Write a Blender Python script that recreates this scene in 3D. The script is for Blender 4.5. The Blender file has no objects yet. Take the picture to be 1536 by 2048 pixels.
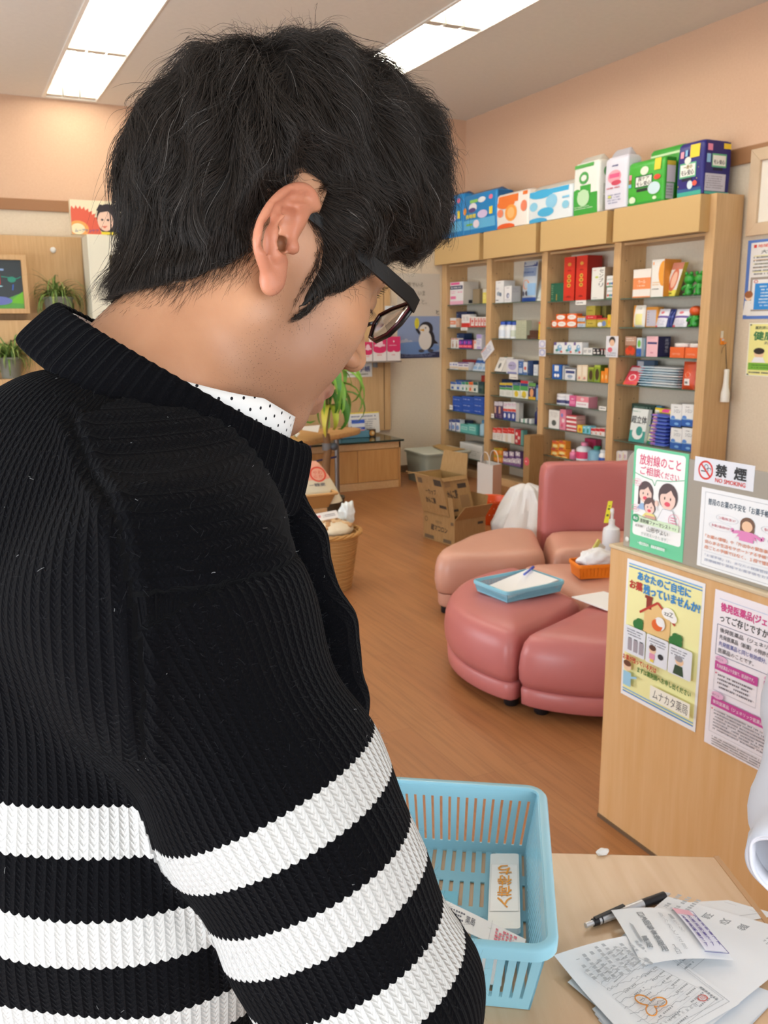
import bpy, bmesh, math, random
import numpy as np
from mathutils import Vector, Matrix, Euler
SC = bpy.context.scene
COL = SC.collection
random.seed(7); RNG = np.random.default_rng(11)
PI = math.pi
# ------------------------------------------------------------------ camera
IMG_W, IMG_H, FPX, CAM_H = 1536, 2048, 1771.47, 1.60
YAW, PITCH, ROLL = math.radians(26.2315), math.radians(-11.8256), math.radians(-0.398)
_f = Vector((math.sin(YAW)*math.cos(PITCH), math.cos(YAW)*math.cos(PITCH), math.sin(PITCH)))
_r0 = Vector((math.cos(YAW), -math.sin(YAW), 0)); _u0 = _r0.cross(_f)
CR = _r0*math.cos(ROLL)+_u0*math.sin(ROLL); CU = -_r0*math.sin(ROLL)+_u0*math.cos(ROLL); CF = _f
CP = Vector((0, 0, CAM_H))
cam = bpy.data.cameras.new('camera'); camo = bpy.data.objects.new('camera', cam); COL.objects.link(camo)
cam.sensor_fit = 'VERTICAL'; cam.sensor_height = 36.0; cam.sensor_width = 27.0
cam.lens = FPX/IMG_H*36.0; cam.clip_start = 0.02; cam.clip_end = 60
camo.matrix_world = Matrix(((CR.x, CU.x, -CF.x, CP.x), (CR.y, CU.y, -CF.y, CP.y), (CR.z, CU.z, -CF.z, CP.z), (0, 0, 0, 1)))
cam.dof.use_dof = True; cam.dof.focus_distance = 0.62; cam.dof.aperture_fstop = 26.0
SC.camera = camo
SC.view_settings.view_transform = 'Standard'; SC.view_settings.look = 'None'
SC.view_settings.gamma = 1.0; SC.view_settings.use_curve_mapping = False
SC.view_settings.exposure = 0.30
SC.cycles.max_bounces = 7; SC.cycles.diffuse_bounces = 4; SC.cycles.glossy_bounces = 3
SC.cycles.transmission_bounces = 5; SC.cycles.transparent_max_bounces = 10
SC.cycles.caustics_reflective = False; SC.cycles.caustics_refractive = False
SC.cycles.use_denoising = True; SC.cycles.sample_clamp_indirect = 6.0
# ------------------------------------------------------------------ daylight and added fill lights out of frame
world = bpy.data.worlds.new('world'); SC.world = world; world.use_nodes = True
bg = world.node_tree.nodes['Background']; bg.inputs[0].default_value = (0.75, 0.86, 1.0, 1); bg.inputs[1].default_value = 1.2
def area_light(name, loc, direction, sx, sy, power, color):
    l = bpy.data.lights.new(name, 'AREA'); l.shape = 'RECTANGLE'; l.size = sx; l.size_y = sy; l.energy = power; l.color = color
    o = bpy.data.objects.new(name, l); COL.objects.link(o); o.location = loc
    o.rotation_euler = Vector(direction).to_track_quat('-Z', 'Y').to_euler(); return o
# the near shop windows are in the left wall and in the wall behind the photographer
WIN_L = (-2.6, 1.2, 1.55)     # middle of the left window opening
area_light('daylight_left', (-2.72, 0.2, 1.45), (1, 0.10, -0.06), 2.9, 2.1, 30, (0.84, 0.92, 1.0))
area_light('ceiling_fill_light', (-2.72, 0.2, 0.9), (1, 0.45, 0.95), 2.8, 1.0, 90, (0.84, 0.92, 1.0))  # fill added to brighten the ceiling, standing in for ground bounce
area_light('daylight_rear', (0.9, -2.12, 1.6), (0.12, 1, 0.25), 2.7, 1.9, 60, (0.88, 0.95, 1.0))
area_light('far_fill_light', (-2.72, 6.0, 1.5), (1, 0.0, 0.30), 4.2, 2.0, 95, (0.88, 0.95, 1.0))  # fill added to brighten the far end, shines through the added window
def ray(px, py): return CF + CR*((px-768)/FPX) - CU*((py-1024)/FPX)
def onz(px, py, z=0.0): d = ray(px, py); return CP + d*((z-CAM_H)/d.z)
def onx(px, py, x): d = ray(px, py); return CP + d*(x/d.x)
def ony(px, py, y): d = ray(px, py); return CP + d*(y/d.y)
def atd(px, py, depth): return CP + ray(px, py)*depth
# ------------------------------------------------------------------ materials
def lin(h):
    if not isinstance(h, str): return tuple(h)[:3]
    h = h.lstrip('#')
    if len(h) == 3: h = ''.join(c*2 for c in h)
    v = [int(h[i:i+2], 16)/255 for i in (0, 2, 4)]
    return tuple(c/12.92 if c <= .04045 else ((c+.055)/1.055)**2.4 for c in v)
_M = {}
def mat(h, rough=.5, metal=0.0, spec=.5, trans=0.0, alpha=1.0, emit=0.0, bump=0.0, bscale=200, coat=0.0, sss=0.0):
    key = (h, rough, metal, spec, trans, alpha, emit, bump, bscale, coat, sss)
    if key in _M: return _M[key]
    m = bpy.data.materials.new('m_'+str(h).strip('#')); m.use_nodes = True
    b = m.node_tree.nodes['Principled BSDF']
    b.inputs['Base Color'].default_value = (*lin(h), 1); b.inputs['Roughness'].default_value = rough
    b.inputs['Metallic'].default_value = metal; b.inputs['Specular IOR Level'].default_value = spec
    b.inputs['Transmission Weight'].default_value = trans; b.inputs['Alpha'].default_value = alpha
    b.inputs['Coat Weight'].default_value = coat
    if sss: b.inputs['Subsurface Weight'].default_value = sss; b.inputs['Subsurface Radius'].default_value = (.012, .005, .003)
    if emit: b.inputs['Emission Color'].default_value = (*lin(h), 1); b.inputs['Emission Strength'].default_value = emit
    if bump:
        n = N(m); t = n.new('ShaderNodeTexNoise', Scale=bscale, Detail=3); n.bump(t.outputs[0], bump, .002)
    _M[key] = m; return m
class N:                                     # short-hand for node trees
    def __init__(s, m): s.m = m; s.t = m.node_tree; s.b = s.t.nodes.get('Principled BSDF')
    def new(s, kind, op=None, **kw):
        n = s.t.nodes.new(kind)
        if op: n.operation = op
        for k, v in kw.items():
            k = k.replace('_', ' ') if k.replace('_', ' ') in n.inputs else k
            if k in n.inputs: n.inputs[k].default_value = v
            else: setattr(n, k, v)
        return n
    def link(s, a, b): s.t.links.new(a, b)
    def math(s, op, a, b=None, c=None):
        n = s.t.nodes.new('ShaderNodeMath'); n.operation = op
        for i, x in enumerate((a, b, c)):
            if x is None: continue
            if isinstance(x, (int, float)): n.inputs[i].default_value = x
            else: s.link(x, n.inputs[i])
        return n.outputs[0]
    def mix(s, fac, a, b, blend='MIX'):
        n = s.t.nodes.new('ShaderNodeMix'); n.data_type = 'RGBA'; n.blend_type = blend
        for x, i in ((fac, 0), (a, 6), (b, 7)):
            if isinstance(x, (int, float)): n.inputs[i].default_value = x
            elif isinstance(x, (tuple, list)): n.inputs[i].default_value = (*x[:3], 1)
            else: s.link(x, n.inputs[i])
        return n.outputs[2]
    def ramp(s, fac, stops):
        n = s.t.nodes.new('ShaderNodeValToRGB'); e = n.color_ramp.elements
        while len(e) < len(stops): e.new(.5)
        for el, (p, c) in zip(e, stops): el.position = p; el.color = (*c[:3], 1)
        s.link(fac, n.inputs[0]); return n.outputs[0]
    def coords(s, kind='Object', scale=(1, 1, 1), rot=(0, 0, 0), loc=(0, 0, 0)):
        t = s.t.nodes.new('ShaderNodeTexCoord'); m = s.t.nodes.new('ShaderNodeMapping'); s.link(t.outputs[kind], m.inputs[0])
        m.inputs['Scale'].default_value = scale; m.inputs['Rotation'].default_value = rot; m.inputs['Location'].default_value = loc
        return m.outputs[0]
    def bump(s, h, strength=.3, dist=.002):
        n = s.t.nodes.new('ShaderNodeBump'); n.inputs['Strength'].default_value = strength; n.inputs['Distance'].default_value = dist
        s.link(h, n.inputs['Height']); s.link(n.outputs[0], s.b.inputs['Normal']); return n
def newmat(name, rough=.5, spec=.5):
    m = bpy.data.materials.new(name); m.use_nodes = True; n = N(m)
    n.b.inputs['Roughness'].default_value = rough; n.b.inputs['Specular IOR Level'].default_value = spec; return m, n
def wood(name, c1, c2, scale=(1, 1, 1), rough=.45):
    m, n = newmat(name, rough, .4)
    co = n.coords('Object', scale); t = n.new('ShaderNodeTexNoise', Scale=6, Detail=6, Roughness=.6); n.link(co, t.inputs[0])
    c = n.ramp(t.outputs[0], [(.3, lin(c1)), (.7, lin(c2))]); n.link(c, n.b.inputs['Base Color']); return m
W_V = wood('beech_upright', '#c69f70', '#d6b283', (9, 9, .5))       # grain runs upwards
W_H = wood('beech_level', '#cca373', '#dab689', (9, .5, 9))         # grain runs along the wall
W_X = wood('beech_cross', '#c39158', '#d5a86e', (.5, 9, 9))
W_D = wood('beech_dark', '#b98a55', '#c99a63', (9, 9, .5))
# ------------------------------------------------------------------ mesh collecting
class MB:
    def __init__(s): s.v = []; s.f = []; s.m = []; s.mats = []; s.uv = None; s.T = None
    def mi(s, m):
        if isinstance(m, str): m = mat(m)
        if m not in s.mats: s.mats.append(m)
        return s.mats.index(m)
    def add(s, vs, fs, m):
        o = len(s.v); i = s.mi(m)
        if s.T is not None: vs = [s.T @ Vector(v) for v in vs]
        s.v += [tuple(v) for v in vs]; s.f += [tuple(o+k for k in f) for f in fs]; s.m += [i]*len(fs); return s
    def box(s, x0, x1, y0, y1, z0, z1, m):
        v = [(x, y, z) for x in (x0, x1) for y in (y0, y1) for z in (z0, z1)]
        return s.add(v, [(0, 1, 3, 2), (4, 6, 7, 5), (0, 4, 5, 1), (2, 3, 7, 6), (0, 2, 6, 4), (1, 5, 7, 3)], m)
    def hexa(s, b, t, m):                    # four bottom corners, four top corners (same turn)
        return s.add(list(b)+list(t), [(3, 2, 1, 0), (4, 5, 6, 7)]+[(i, (i+1) % 4, 4+(i+1) % 4, 4+i) for i in range(4)], m)
    def quad(s, a, b, c, d, m): return s.add([a, b, c, d], [(0, 1, 2, 3)], m)
    def prism(s, pts, z0, z1, m):            # plan outline, counter-clockwise
        n = len(pts); v = [(p[0], p[1], z0) for p in pts]+[(p[0], p[1], z1) for p in pts]
        return s.add(v, [tuple(range(n-1, -1, -1)), tuple(range(n, 2*n))]+[(i, (i+1) % n, n+(i+1) % n, n+i) for i in range(n)], m)
    def rings(s, rs, m, caps=True, closed=True):
        n = len(rs[0]); v = [p for r in rs for p in r]; f = []
        for j in range(len(rs)-1):
            for i in range(n if closed else n-1):
                k = (i+1) % n; f.append((j*n+i, j*n+k, (j+1)*n+k, (j+1)*n+i))
        if caps and closed: f.append(tuple(range(n-1, -1, -1))); f.append(tuple(range((len(rs)-1)*n, len(rs)*n)))
        return s.add(v, f, m)
    def lathe(s, prof, m, c=(0, 0, 0), n=24, caps=True, sx=1, sy=1):
        return s.rings([[(c[0]+r*sx*math.cos(2*PI*i/n), c[1]+r*sy*math.sin(2*PI*i/n), c[2]+z) for i in range(n)] for r, z in prof], m, caps)
    def tube(s, pts, r, m, n=8, caps=True):
        pts = [Vector(p) for p in pts]; rs = []; up = Vector((.13, .31, .94))
        for i, p in enumerate(pts):
            t = (pts[min(i+1, len(pts)-1)]-pts[max(i-1, 0)]).normalized()
            if i == 0:
                a = t.cross(up); a = a if a.length > .05 else t.cross(Vector((1, 0, 0))); a.normalize()
            else: a = (a - t*a.dot(t)).normalized()
            b = t.cross(a); q = r[i] if isinstance(r, (list, tuple)) else r
            rs.append([p+a*(q*math.cos(2*PI*k/n))+b*(q*math.sin(2*PI*k/n)) for k in range(n)])
        return s.rings(rs, m, caps)
    def ball(s, c, r, m, nu=16, nv=10, sc=(1, 1, 1)):
        return s.rings([[(c[0]+r*sc[0]*math.sin(PI*j/nv)*math.cos(2*PI*i/nu), c[1]+r*sc[1]*math.sin(PI*j/nv)*math.sin(2*PI*i/nu), c[2]-r*sc[2]*math.cos(PI*j/nv)) for i in range(nu)] for j in [.02]+list(range(1, nv))+[nv-.02]], m)
    def build(s, name, parent=None, loc=None, bev=0.0, seg=2, smooth=None, sub=0):
        o_loc = Vector(loc) if loc is not None else Vector((0, 0, 0))
        pw = Vector((0, 0, 0)); p = parent
        while p is not None: pw += p.location; p = p.parent
        off = pw + o_loc
        me = bpy.data.meshes.new(name); me.from_pydata([(v[0]-off.x, v[1]-off.y, v[2]-off.z) for v in s.v], [], s.f)
        for m in s.mats: me.materials.append(m)
        me.polygons.foreach_set('material_index', s.m)
        if smooth is None: smooth = 40
        if smooth:
            me.polygons.foreach_set('use_smooth', [True]*len(me.polygons)); me.set_sharp_from_angle(angle=math.radians(smooth))
        me.update()
        o = bpy.data.objects.new(name, me); COL.objects.link(o); o.location = o_loc
        if parent: o.parent = parent
        if bev:
            b = o.modifiers.new('bevel', 'BEVEL'); b.width = bev; b.segments = seg; b.limit_method = 'ANGLE'; b.angle_limit = math.radians(38)
        if sub:
            b = o.modifiers.new('sub', 'SUBSURF'); b.levels = sub; b.render_levels = sub
        return o
def tag(o, label, cat, group=None):
    o['label'] = label; o['category'] = cat
    if group: o['group'] = group
    return o
def thing(name, label, cat, loc, group=None):
    o = bpy.data.objects.new(name, None); COL.objects.link(o); o.location = Vector(loc); o.empty_display_size = .05
    return tag(o, label, cat, group)
def struct(mb, name, **k): o = mb.build(name, **k); o['kind'] = 'structure'; return o
# ------------------------------------------------------------------ flat print: text and shapes laid on a face
_TXT = {}
def text_mesh(body, bold=0.0, res=1):
    key = (body, bold, res)
    if key in _TXT: return _TXT[key]
    c = bpy.data.curves.new('t', 'FONT'); c.body = body; c.resolution_u = res; c.offset = bold; c.fill_mode = 'FRONT'
    o = bpy.data.objects.new('t', c); COL.objects.link(o)
    me = bpy.data.meshes.new_from_object(o.evaluated_get(bpy.context.evaluated_depsgraph_get()))
    v = [(a.co.x, a.co.y) for a in me.vertices]; f = [tuple(p.vertices) for p in me.polygons]
    bpy.data.objects.remove(o); bpy.data.curves.remove(c); bpy.data.meshes.remove(me)
    if v:
        x0 = min(a[0] for a in v); x1 = max(a[0] for a in v); y0 = min(a[1] for a in v); y1 = max(a[1] for a in v)
        v = [((a-x0)/max(x1-x0, 1e-6), (b-y0)/max(y1-y0, 1e-6)) for a, b in v]
        _TXT[key] = (v, f, (x1-x0)/max(y1-y0, 1e-6))
    else: _TXT[key] = ([], [], 1)
    return _TXT[key]
class Face:
    """A rectangle in space: origin o (bottom left as read), unit-long vectors U (to the right), V (up), width w, height h in metres; n is out.
    Print is added in fractions of w and h; every layer lies a hair above the one before."""
    def __init__(s, mb, o, U, V, w, h, eps=.00025, warp=None):
        s.mb = mb; s.o = Vector(o); s.U = Vector(U); s.V = Vector(V); s.w = w; s.h = h; s.n = s.U.cross(s.V).normalized(); s.e = eps; s.k = 0; s.warp = warp
    def pt(s, a, b, k=None):
        p = s.o+s.U*(a*s.w)+s.V*(b*s.h)+s.n*(s.e*(s.k if k is None else k))
        return p+s.n*s.warp(a, b) if s.warp else p
    def poly(s, pts, m): s.k += 1; s.mb.add([s.pt(*p) for p in pts], [tuple(range(len(pts)))], m); return s
    def grid(s, m, nu=8, nv=8):
        s.mb.add([s.pt(i/nu, j/nv) for j in range(nv+1) for i in range(nu+1)], [(j*(nu+1)+i, j*(nu+1)+i+1, (j+1)*(nu+1)+i+1, (j+1)*(nu+1)+i) for j in range(nv) for i in range(nu)], m); return s
    def rect(s, a0, b0, a1, b1, m):
        s.k += 1
        if s.warp:
            nu = max(1, int(abs(a1-a0)*10)); nv = max(1, int(abs(b1-b0)*10))
            s.mb.add([s.pt(a0+(a1-a0)*i/nu, b0+(b1-b0)*j/nv) for j in range(nv+1) for i in range(nu+1)], [(j*(nu+1)+i, j*(nu+1)+i+1, (j+1)*(nu+1)+i+1, (j+1)*(nu+1)+i) for j in range(nv) for i in range(nu)], m)
        else: s.mb.add([s.pt(*p) for p in ((a0, b0), (a1, b0), (a1, b1), (a0, b1))], [(0, 1, 2, 3)], m)
        return s
    def rrect(s, a0, b0, a1, b1, r, m, n=5):      # r in metres
        ra, rb = r/s.w, r/s.h; p = []
        for ca, cb, t in ((a1-ra, b0+rb, -90), (a1-ra, b1-rb, 0), (a0+ra, b1-rb, 90), (a0+ra, b0+rb, 180)):
            p += [(ca+ra*math.cos(math.radians(t+90*i/n)), cb+rb*math.sin(math.radians(t+90*i/n))) for i in range(n+1)]
        return s.poly(p, m)
    def ell(s, ca, cb, ra, rb, m, n=24, t0=0, t1=360):
        return s.poly([(min(max(ca+ra*math.cos(math.radians(t0+(t1-t0)*i/n)), .004), .996), min(max(cb+rb*math.sin(math.radians(t0+(t1-t0)*i/n)), .004), .996)) for i in range(n+(t1-t0 < 360))], m)
    def ring(s, ca, cb, ra, rb, th, m, n=28):
        s.k += 1; k = 1-th; v = []
        for i in range(n):
            t = 2*PI*i/n; v += [s.pt(ca+ra*math.cos(t), cb+rb*math.sin(t)), s.pt(ca+ra*k*math.cos(t), cb+rb*k*math.sin(t))]
        s.mb.add(v, [(2*i, (2*i+2) % (2*n), (2*i+3) % (2*n), 2*i+1) for i in range(n)], m); return s
    def line(s, pts, th, m):                      # th in metres
        s.k += 1
        for (a0, b0), (a1, b1) in zip(pts, pts[1:]):
            dx, dy = (a1-a0)*s.w, (b1-b0)*s.h; L = math.hypot(dx, dy) or 1; ox, oy = -dy/L*th/2/s.w, dx/L*th/2/s.h
            s.mb.add([s.pt(a0+ox, b0+oy), s.pt(a0-ox, b0-oy), s.pt(a1-ox, b1-oy), s.pt(a1+ox, b1+oy)], [(0, 1, 2, 3)], m)
        return s
    def text(s, body, a0, b0, a1, b1, m, bold=0.0, res=1, keep=False, turn=0):
        v, f, asp = text_mesh(body, min(bold, 0), res)
        if not v: return s
        s.k += 1
        if keep:
            W, Hh = (a1-a0)*s.w, (b1-b0)*s.h
            if W/Hh > asp: d = (W-asp*Hh)/2/s.w; a0 += d; a1 -= d
            else: d = (Hh-W/asp)/2/s.h; b0 += d; b1 -= d
        q = {0: lambda x, y: (x, y), 90: lambda x, y: (1-y, x), 180: lambda x, y: (1-x, 1-y), 270: lambda x, y: (y, 1-x)}[turn]
        e = bold*1.1*(b1-b0)*s.h if bold > 0 else 0
        k0 = s.k
        for i_, (da, db) in enumerate([(0, 0)] if e == 0 else [(-e, -e), (e, -e), (-e, e), (e, e)]):
            s.mb.add([s.pt(a0+(a1-a0)*q(x, y)[0]+da/s.w, b0+(b1-b0)*q(x, y)[1]+db/s.h, k0+.2*i_) for x, y in v], f, m)
        return s
    def vtext(s, body, a0, b0, a1, b1, m, bold=0.0):   # written downwards
        n = len(body); hgt = (b1-b0)/n
        for i, ch in enumerate(body): s.text(ch, a0, b1-(i+.92)*hgt, a1, b1-(i+.08)*hgt, m, bold)
        return s
    def lines(s, a0, b0, a1, b1, n, m, fill=.45, rag=.25, seed=1):   # rows of tiny writing too small to read
        rg = random.Random(seed)
        for i in range(n):
            y = b1-(i+.5)*(b1-b0)/n; hh = (b1-b0)/n*fill/2; x = a0; e = a1-(a1-a0)*rg.random()*rag
            s.k += 1
            cw = min(hh*1.7*s.h/s.w, (e-x)/2) if e > x else 0; cnt = 0
            while cw > 0 and x < e and cnt < 60:
                if rg.random() > .1: x2 = min(x+cw*rg.uniform(.7, 1.25), e); s.mb.add([s.pt(x, y-hh), s.pt(x2, y-hh), s.pt(x2, y+hh*rg.uniform(.6, 1)), s.pt(x, y+hh)], [(0, 1, 2, 3)], m)
                x += cw*1.45; cnt += 1
            s.k -= 1
        s.k += 1; return s
# signed-distance sculpting: numpy field -> quads
import openvdb
def sdf_mesh(fn, lo, hi, vox):
    lo = np.array(lo, float); n = np.ceil((np.array(hi)-lo)/vox).astype(int)+1
    ax = [lo[i]+vox*np.arange(n[i]) for i in range(3)]
    d = fn(*np.meshgrid(*ax, indexing='ij')).astype(np.float32)
    g = openvdb.FloatGrid(1.0); g.copyFromArray(np.clip(d, -4*vox, 4*vox)); g.transform = openvdb.createLinearTransform(voxelSize=vox)
    p, q = g.convertToQuads(0.0)
    return p.astype(float)+lo, q.astype(int)
def smin(a, b, k): h = np.clip(.5+.5*(b-a)/k, 0, 1); return b*(1-h)+a*h-k*h*(1-h)
def smax(a, b, k): return -smin(-a, -b, k)
def s_ball(X, c, r): return np.sqrt((X[0]-c[0])**2+(X[1]-c[1])**2+(X[2]-c[2])**2)-r
def s_ell(X, c, r):
    k0 = np.sqrt(sum(((X[i]-c[i])/r[i])**2 for i in range(3))); k1 = np.sqrt(sum(((X[i]-c[i])/r[i]**2)**2 for i in range(3)))+1e-9
    return k0*(k0-1)/k1
def s_cap(X, a, b, r1, r2=None):
    a = np.array(a, float); b = np.array(b, float); d = b-a; L = d@d
    t = np.clip(sum((X[i]-a[i])*d[i] for i in range(3))/L, 0, 1)
    return np.sqrt(sum((X[i]-a[i]-t*d[i])**2 for i in range(3)))-(r1+((r2 if r2 is not None else r1)-r1)*t)
def raw_mesh(name, v, f, m, parent=None, attrs=None, smooth=True):
    me = bpy.data.meshes.new(name); f = np.asarray(f); v = np.asarray(v, float)
    off = np.zeros(3); p = parent
    while p is not None: off += np.array(p.location); p = p.parent
    me.from_pydata((v-off).tolist(), [], f.tolist())
    for mm in (m if isinstance(m, (list, tuple)) else [m]): me.materials.append(mm)
    if smooth: me.polygons.foreach_set('use_smooth', [True]*len(me.polygons))
    for k, a in (attrs or {}).items():
        at = me.attributes.new(k, 'FLOAT', 'POINT'); at.data.foreach_set('value', np.asarray(a, np.float32))
    me.update(); o = bpy.data.objects.new(name, me); COL.objects.link(o)
    if parent: o.parent = parent
    return o
# ================================================================== the room
ZC, XR, YB, YL, XLW, YRW = 3.755, 5.30, 8.70, 9.57, -2.60, -2.00
FLOORM, n = newmat('floor_planks', .38, .45)
co = n.coords('Object', (1, 1, 1), (0, 0, math.radians(90)))
br = n.new('ShaderNodeTexBrick', Scale=1.0, Mortar_Size=.0012, Mortar_Smooth=.2, Bias=0, Brick_Width=1.25, Row_Height=.105); br.offset = .37
br.inputs['Color1'].default_value = (*lin('#a26c42'), 1); br.inputs['Color2'].default_value = (*lin('#aa7548'), 1); br.inputs['Mortar'].default_value = (*lin('#8f5d36'), 1)
n.link(co, br.inputs[0])
co2 = n.coords('Object', (30, 1.6, 1)); t = n.new('ShaderNodeTexNoise', Scale=1.4, Detail=7, Roughness=.62, Distortion=.6); n.link(co2, t.inputs[0])
g = n.ramp(t.outputs[0], [(.3, (.70, .66, .62)), (.55, (1, 1, 1)), (.75, (1.06, 1.03, 1.0))])
n.link(n.mix(.75, br.outputs[0], g, 'MULTIPLY'), n.b.inputs['Base Color'])
def paper(name, c1, c2, sc=60):
    m, n = newmat(name, .8, .2); co = n.coords('Object'); t = n.new('ShaderNodeTexNoise', Scale=sc, Detail=4); n.link(co, t.inputs[0])
    n.link(n.ramp(t.outputs[0], [(.3, lin(c1)), (.7, lin(c2))]), n.b.inputs['Base Color']); n.bump(t.outputs[0], .12, .002); return m
PEACH = paper('peach_wallpaper', '#d6b195', '#dab79b'); CREAM = paper('cream_wallpaper', '#d8c9b2', '#dfd1bb'); CEILM = paper('ceiling_board', '#e2ded6', '#e6e2da', 25)
ZT = 2.72                                                # the wallpapers meet at the brown rail
def wall_two(name, x0, x1, y0, y1):
    mb = MB(); mb.box(x0, x1, y0, y1, 0, ZT, CREAM); mb.box(x0, x1, y0, y1, ZT, ZC, PEACH); return struct(mb, name)
struct(MB().box(XLW-.1, XR+.1, YRW-.1, YL+.1, -.08, 0, FLOORM), 'floor')
ceil = MB()                                              # ceiling board with two long openings for the light troughs
T1 = (1.13, 1.59, 3.2, 9.475); T2 = (3.39, 3.85, 3.0, 7.68)
xs = [XLW-.1, T1[0], T1[1], T2[0], T2[1], XR+.1]
for i in range(5):
    if i in (1, 3):
        T = T1 if i == 1 else T2; ceil.box(xs[i], xs[i+1], YRW-.1, T[2], ZC, ZC+.06, CEILM); ceil.box(xs[i], xs[i+1], T[3], YL+.1, ZC, ZC+.06, CEILM)
    else: ceil.box(xs[i], xs[i+1], YRW-.1, YL+.1, ZC, ZC+.06, CEILM)
struct(ceil, 'ceiling')
wall_two('wall_right', XR, XR+.1, YRW, YL); wall_two('wall_back', XLW, XR, YL, YL+.1)
wall_two('wall_corner', 2.6, XR, YB, YL)
lw = MB()                                                # window wall at the left, with one wide opening and a second added to light the back
for y0, y1, z0, z1 in ((YRW, -1.3, 0, ZC), (1.7, 3.85, 0, ZC), (8.15, YL, 0, ZC), (-1.3, 1.7, 0, .35), (-1.3, 1.7, 2.55, ZC), (3.85, 8.15, 0, .45), (3.85, 8.15, 2.55, ZC)): lw.box(XLW-.1, XLW, y0, y1, z0, z1, CREAM)
struct(lw, 'wall_left')
wf = MB()
for y0, y1, z0, z1 in ((-1.3, -1.24, .35, 2.55), (1.64, 1.7, .35, 2.55), (-1.24, 1.64, .35, .41), (-1.24, 1.64, 2.49, 2.55), (.17, .23, .41, 2.49)): wf.box(XLW-.08, XLW-.02, y0, y1, z0, z1, '#b9b6ae')
struct(wf, 'window_1')
wf = MB()
for y0, y1, z0, z1 in ((3.85, 3.91, .45, 2.55), (8.09, 8.15, .45, 2.55), (3.91, 8.09, .45, .51), (3.91, 8.09, 2.49, 2.55), (5.97, 6.03, .51, 2.49)): wf.box(XLW-.08, XLW-.02, y0, y1, z0, z1, '#b9b6ae')
struct(wf, 'added_window')  # frame of the invented opening for the far fill light
rw = MB()
for x0, x1, z0, z1 in ((XLW, -.5, 0, ZC), (2.3, XR, 0, ZC), (-.5, 2.3, 0, .6), (-.5, 2.3, 2.6, ZC)): rw.box(x0, x1, YRW-.1, YRW, z0, z1, CREAM)
struct(rw, 'wall_rear')
wf = MB()
for x0, x1, z0, z1 in ((-.5, -.44, .6, 2.6), (2.24, 2.3, .6, 2.6), (-.44, 2.24, .6, .66), (-.44, 2.24, 2.54, 2.6), (.87, .93, .66, 2.54)): wf.box(x0, x1, YRW-.08, YRW-.02, z0, z1, '#b9b6ae')
struct(wf, 'window_2')
BRN = mat('#9c6f4a', .5)
struct(MB().box(XR-.022, XR, YRW, YB-.001, ZT, ZT+.115, BRN), 'trim_1', bev=.004)
struct(MB().box(XLW, 2.599, YL-.022, YL, ZT, ZT+.105, BRN), 'trim_2', bev=.004)
BB = mat('#6e5844', .6)
struct(MB().box(XR-.012, XR, YRW, YB-.001, 0, .08, BB), 'baseboard_right')
struct(MB().box(2.6, XR-.013, YB-.012, YB, 0, .08, BB), 'baseboard_corner')
struct(MB().box(XLW, 2.599, YL-.012, YL, 0, .08, BB), 'baseboard_back')
# ---- ceiling light troughs: three tubes side by side, cross ribs with curved reflectors
WHT = mat('#f4f2ea', .4)
TUBE = mat('#fffaee', .4, emit=12.0)
def trough(T, label, sects):
    x0, x1, y0, y1 = T; r = thing('ceiling_light', label, 'ceiling light', ((x0+x1)/2, (y0+y1)/2, ZC), 'recessed ceiling light troughs')
    h = MB(); d = .11
    h.box(x0+.001, x0+.005, y0+.001, y1-.001, ZC-.001, ZC+d, WHT); h.box(x1-.005, x1-.001, y0+.001, y1-.001, ZC-.001, ZC+d, WHT)
    h.box(x0+.005, x1-.005, y0+.001, y0+.005, ZC-.001, ZC+d, WHT); h.box(x0+.005, x1-.005, y1-.005, y1-.001, ZC-.001, ZC+d, WHT); h.box(x0-.004, x1+.004, y0-.004, y1+.004, ZC+d, ZC+d+.004, WHT)
    h.build('housing', r)
    f = MB()
    for a, b, c, e in ((x0-.03, x0, y0-.03, y1+.03), (x1, x1+.012, y0-.03, y1+.03), (x0, x1, y0-.03, y0), (x0, x1, y1, y1+.012)): f.box(a, b, c, e, ZC-.008, ZC-.0005, WHT)
    f.build('trim_flange', r)
    w = (x1-x0)/3
    for a, b in zip(sects, sects[1:]):
        for k in range(3):
            xc = x0+w*(k+.5)
            MB().tube([(xc, a+.05, ZC+.045), (xc, b-.05, ZC+.045)], .017, TUBE, 10).build('tube', r)
    for yy in sects:
        for k in range(3):
            xc = x0+w*(k+.5); c = MB(); yy2 = min(max(yy, y0+.045), y1-.045)
            c.rings([[(xc+s*w*.45, yy2-.04*(1-t*t), ZC+.004+.09*t) for s in (-1, 1)]+[(xc+s*w*.45, yy2+.04*(1-t*t), ZC+.004+.09*t) for s in (1, -1)] for t in (0, .3, .6, .9)], mat('#cfc9bb', .35))
            c.build('end_reflector', r)
    return r
trough(T1, 'long recessed tube light beside the peach back wall, ending near the wall', [3.25, 4.8, 6.35, 7.9, 9.45])
trough(T2, 'long recessed tube light above the medicine shelf aisle, behind the dark curly hair', [3.0, 4.6, 6.15, 7.66])
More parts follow.
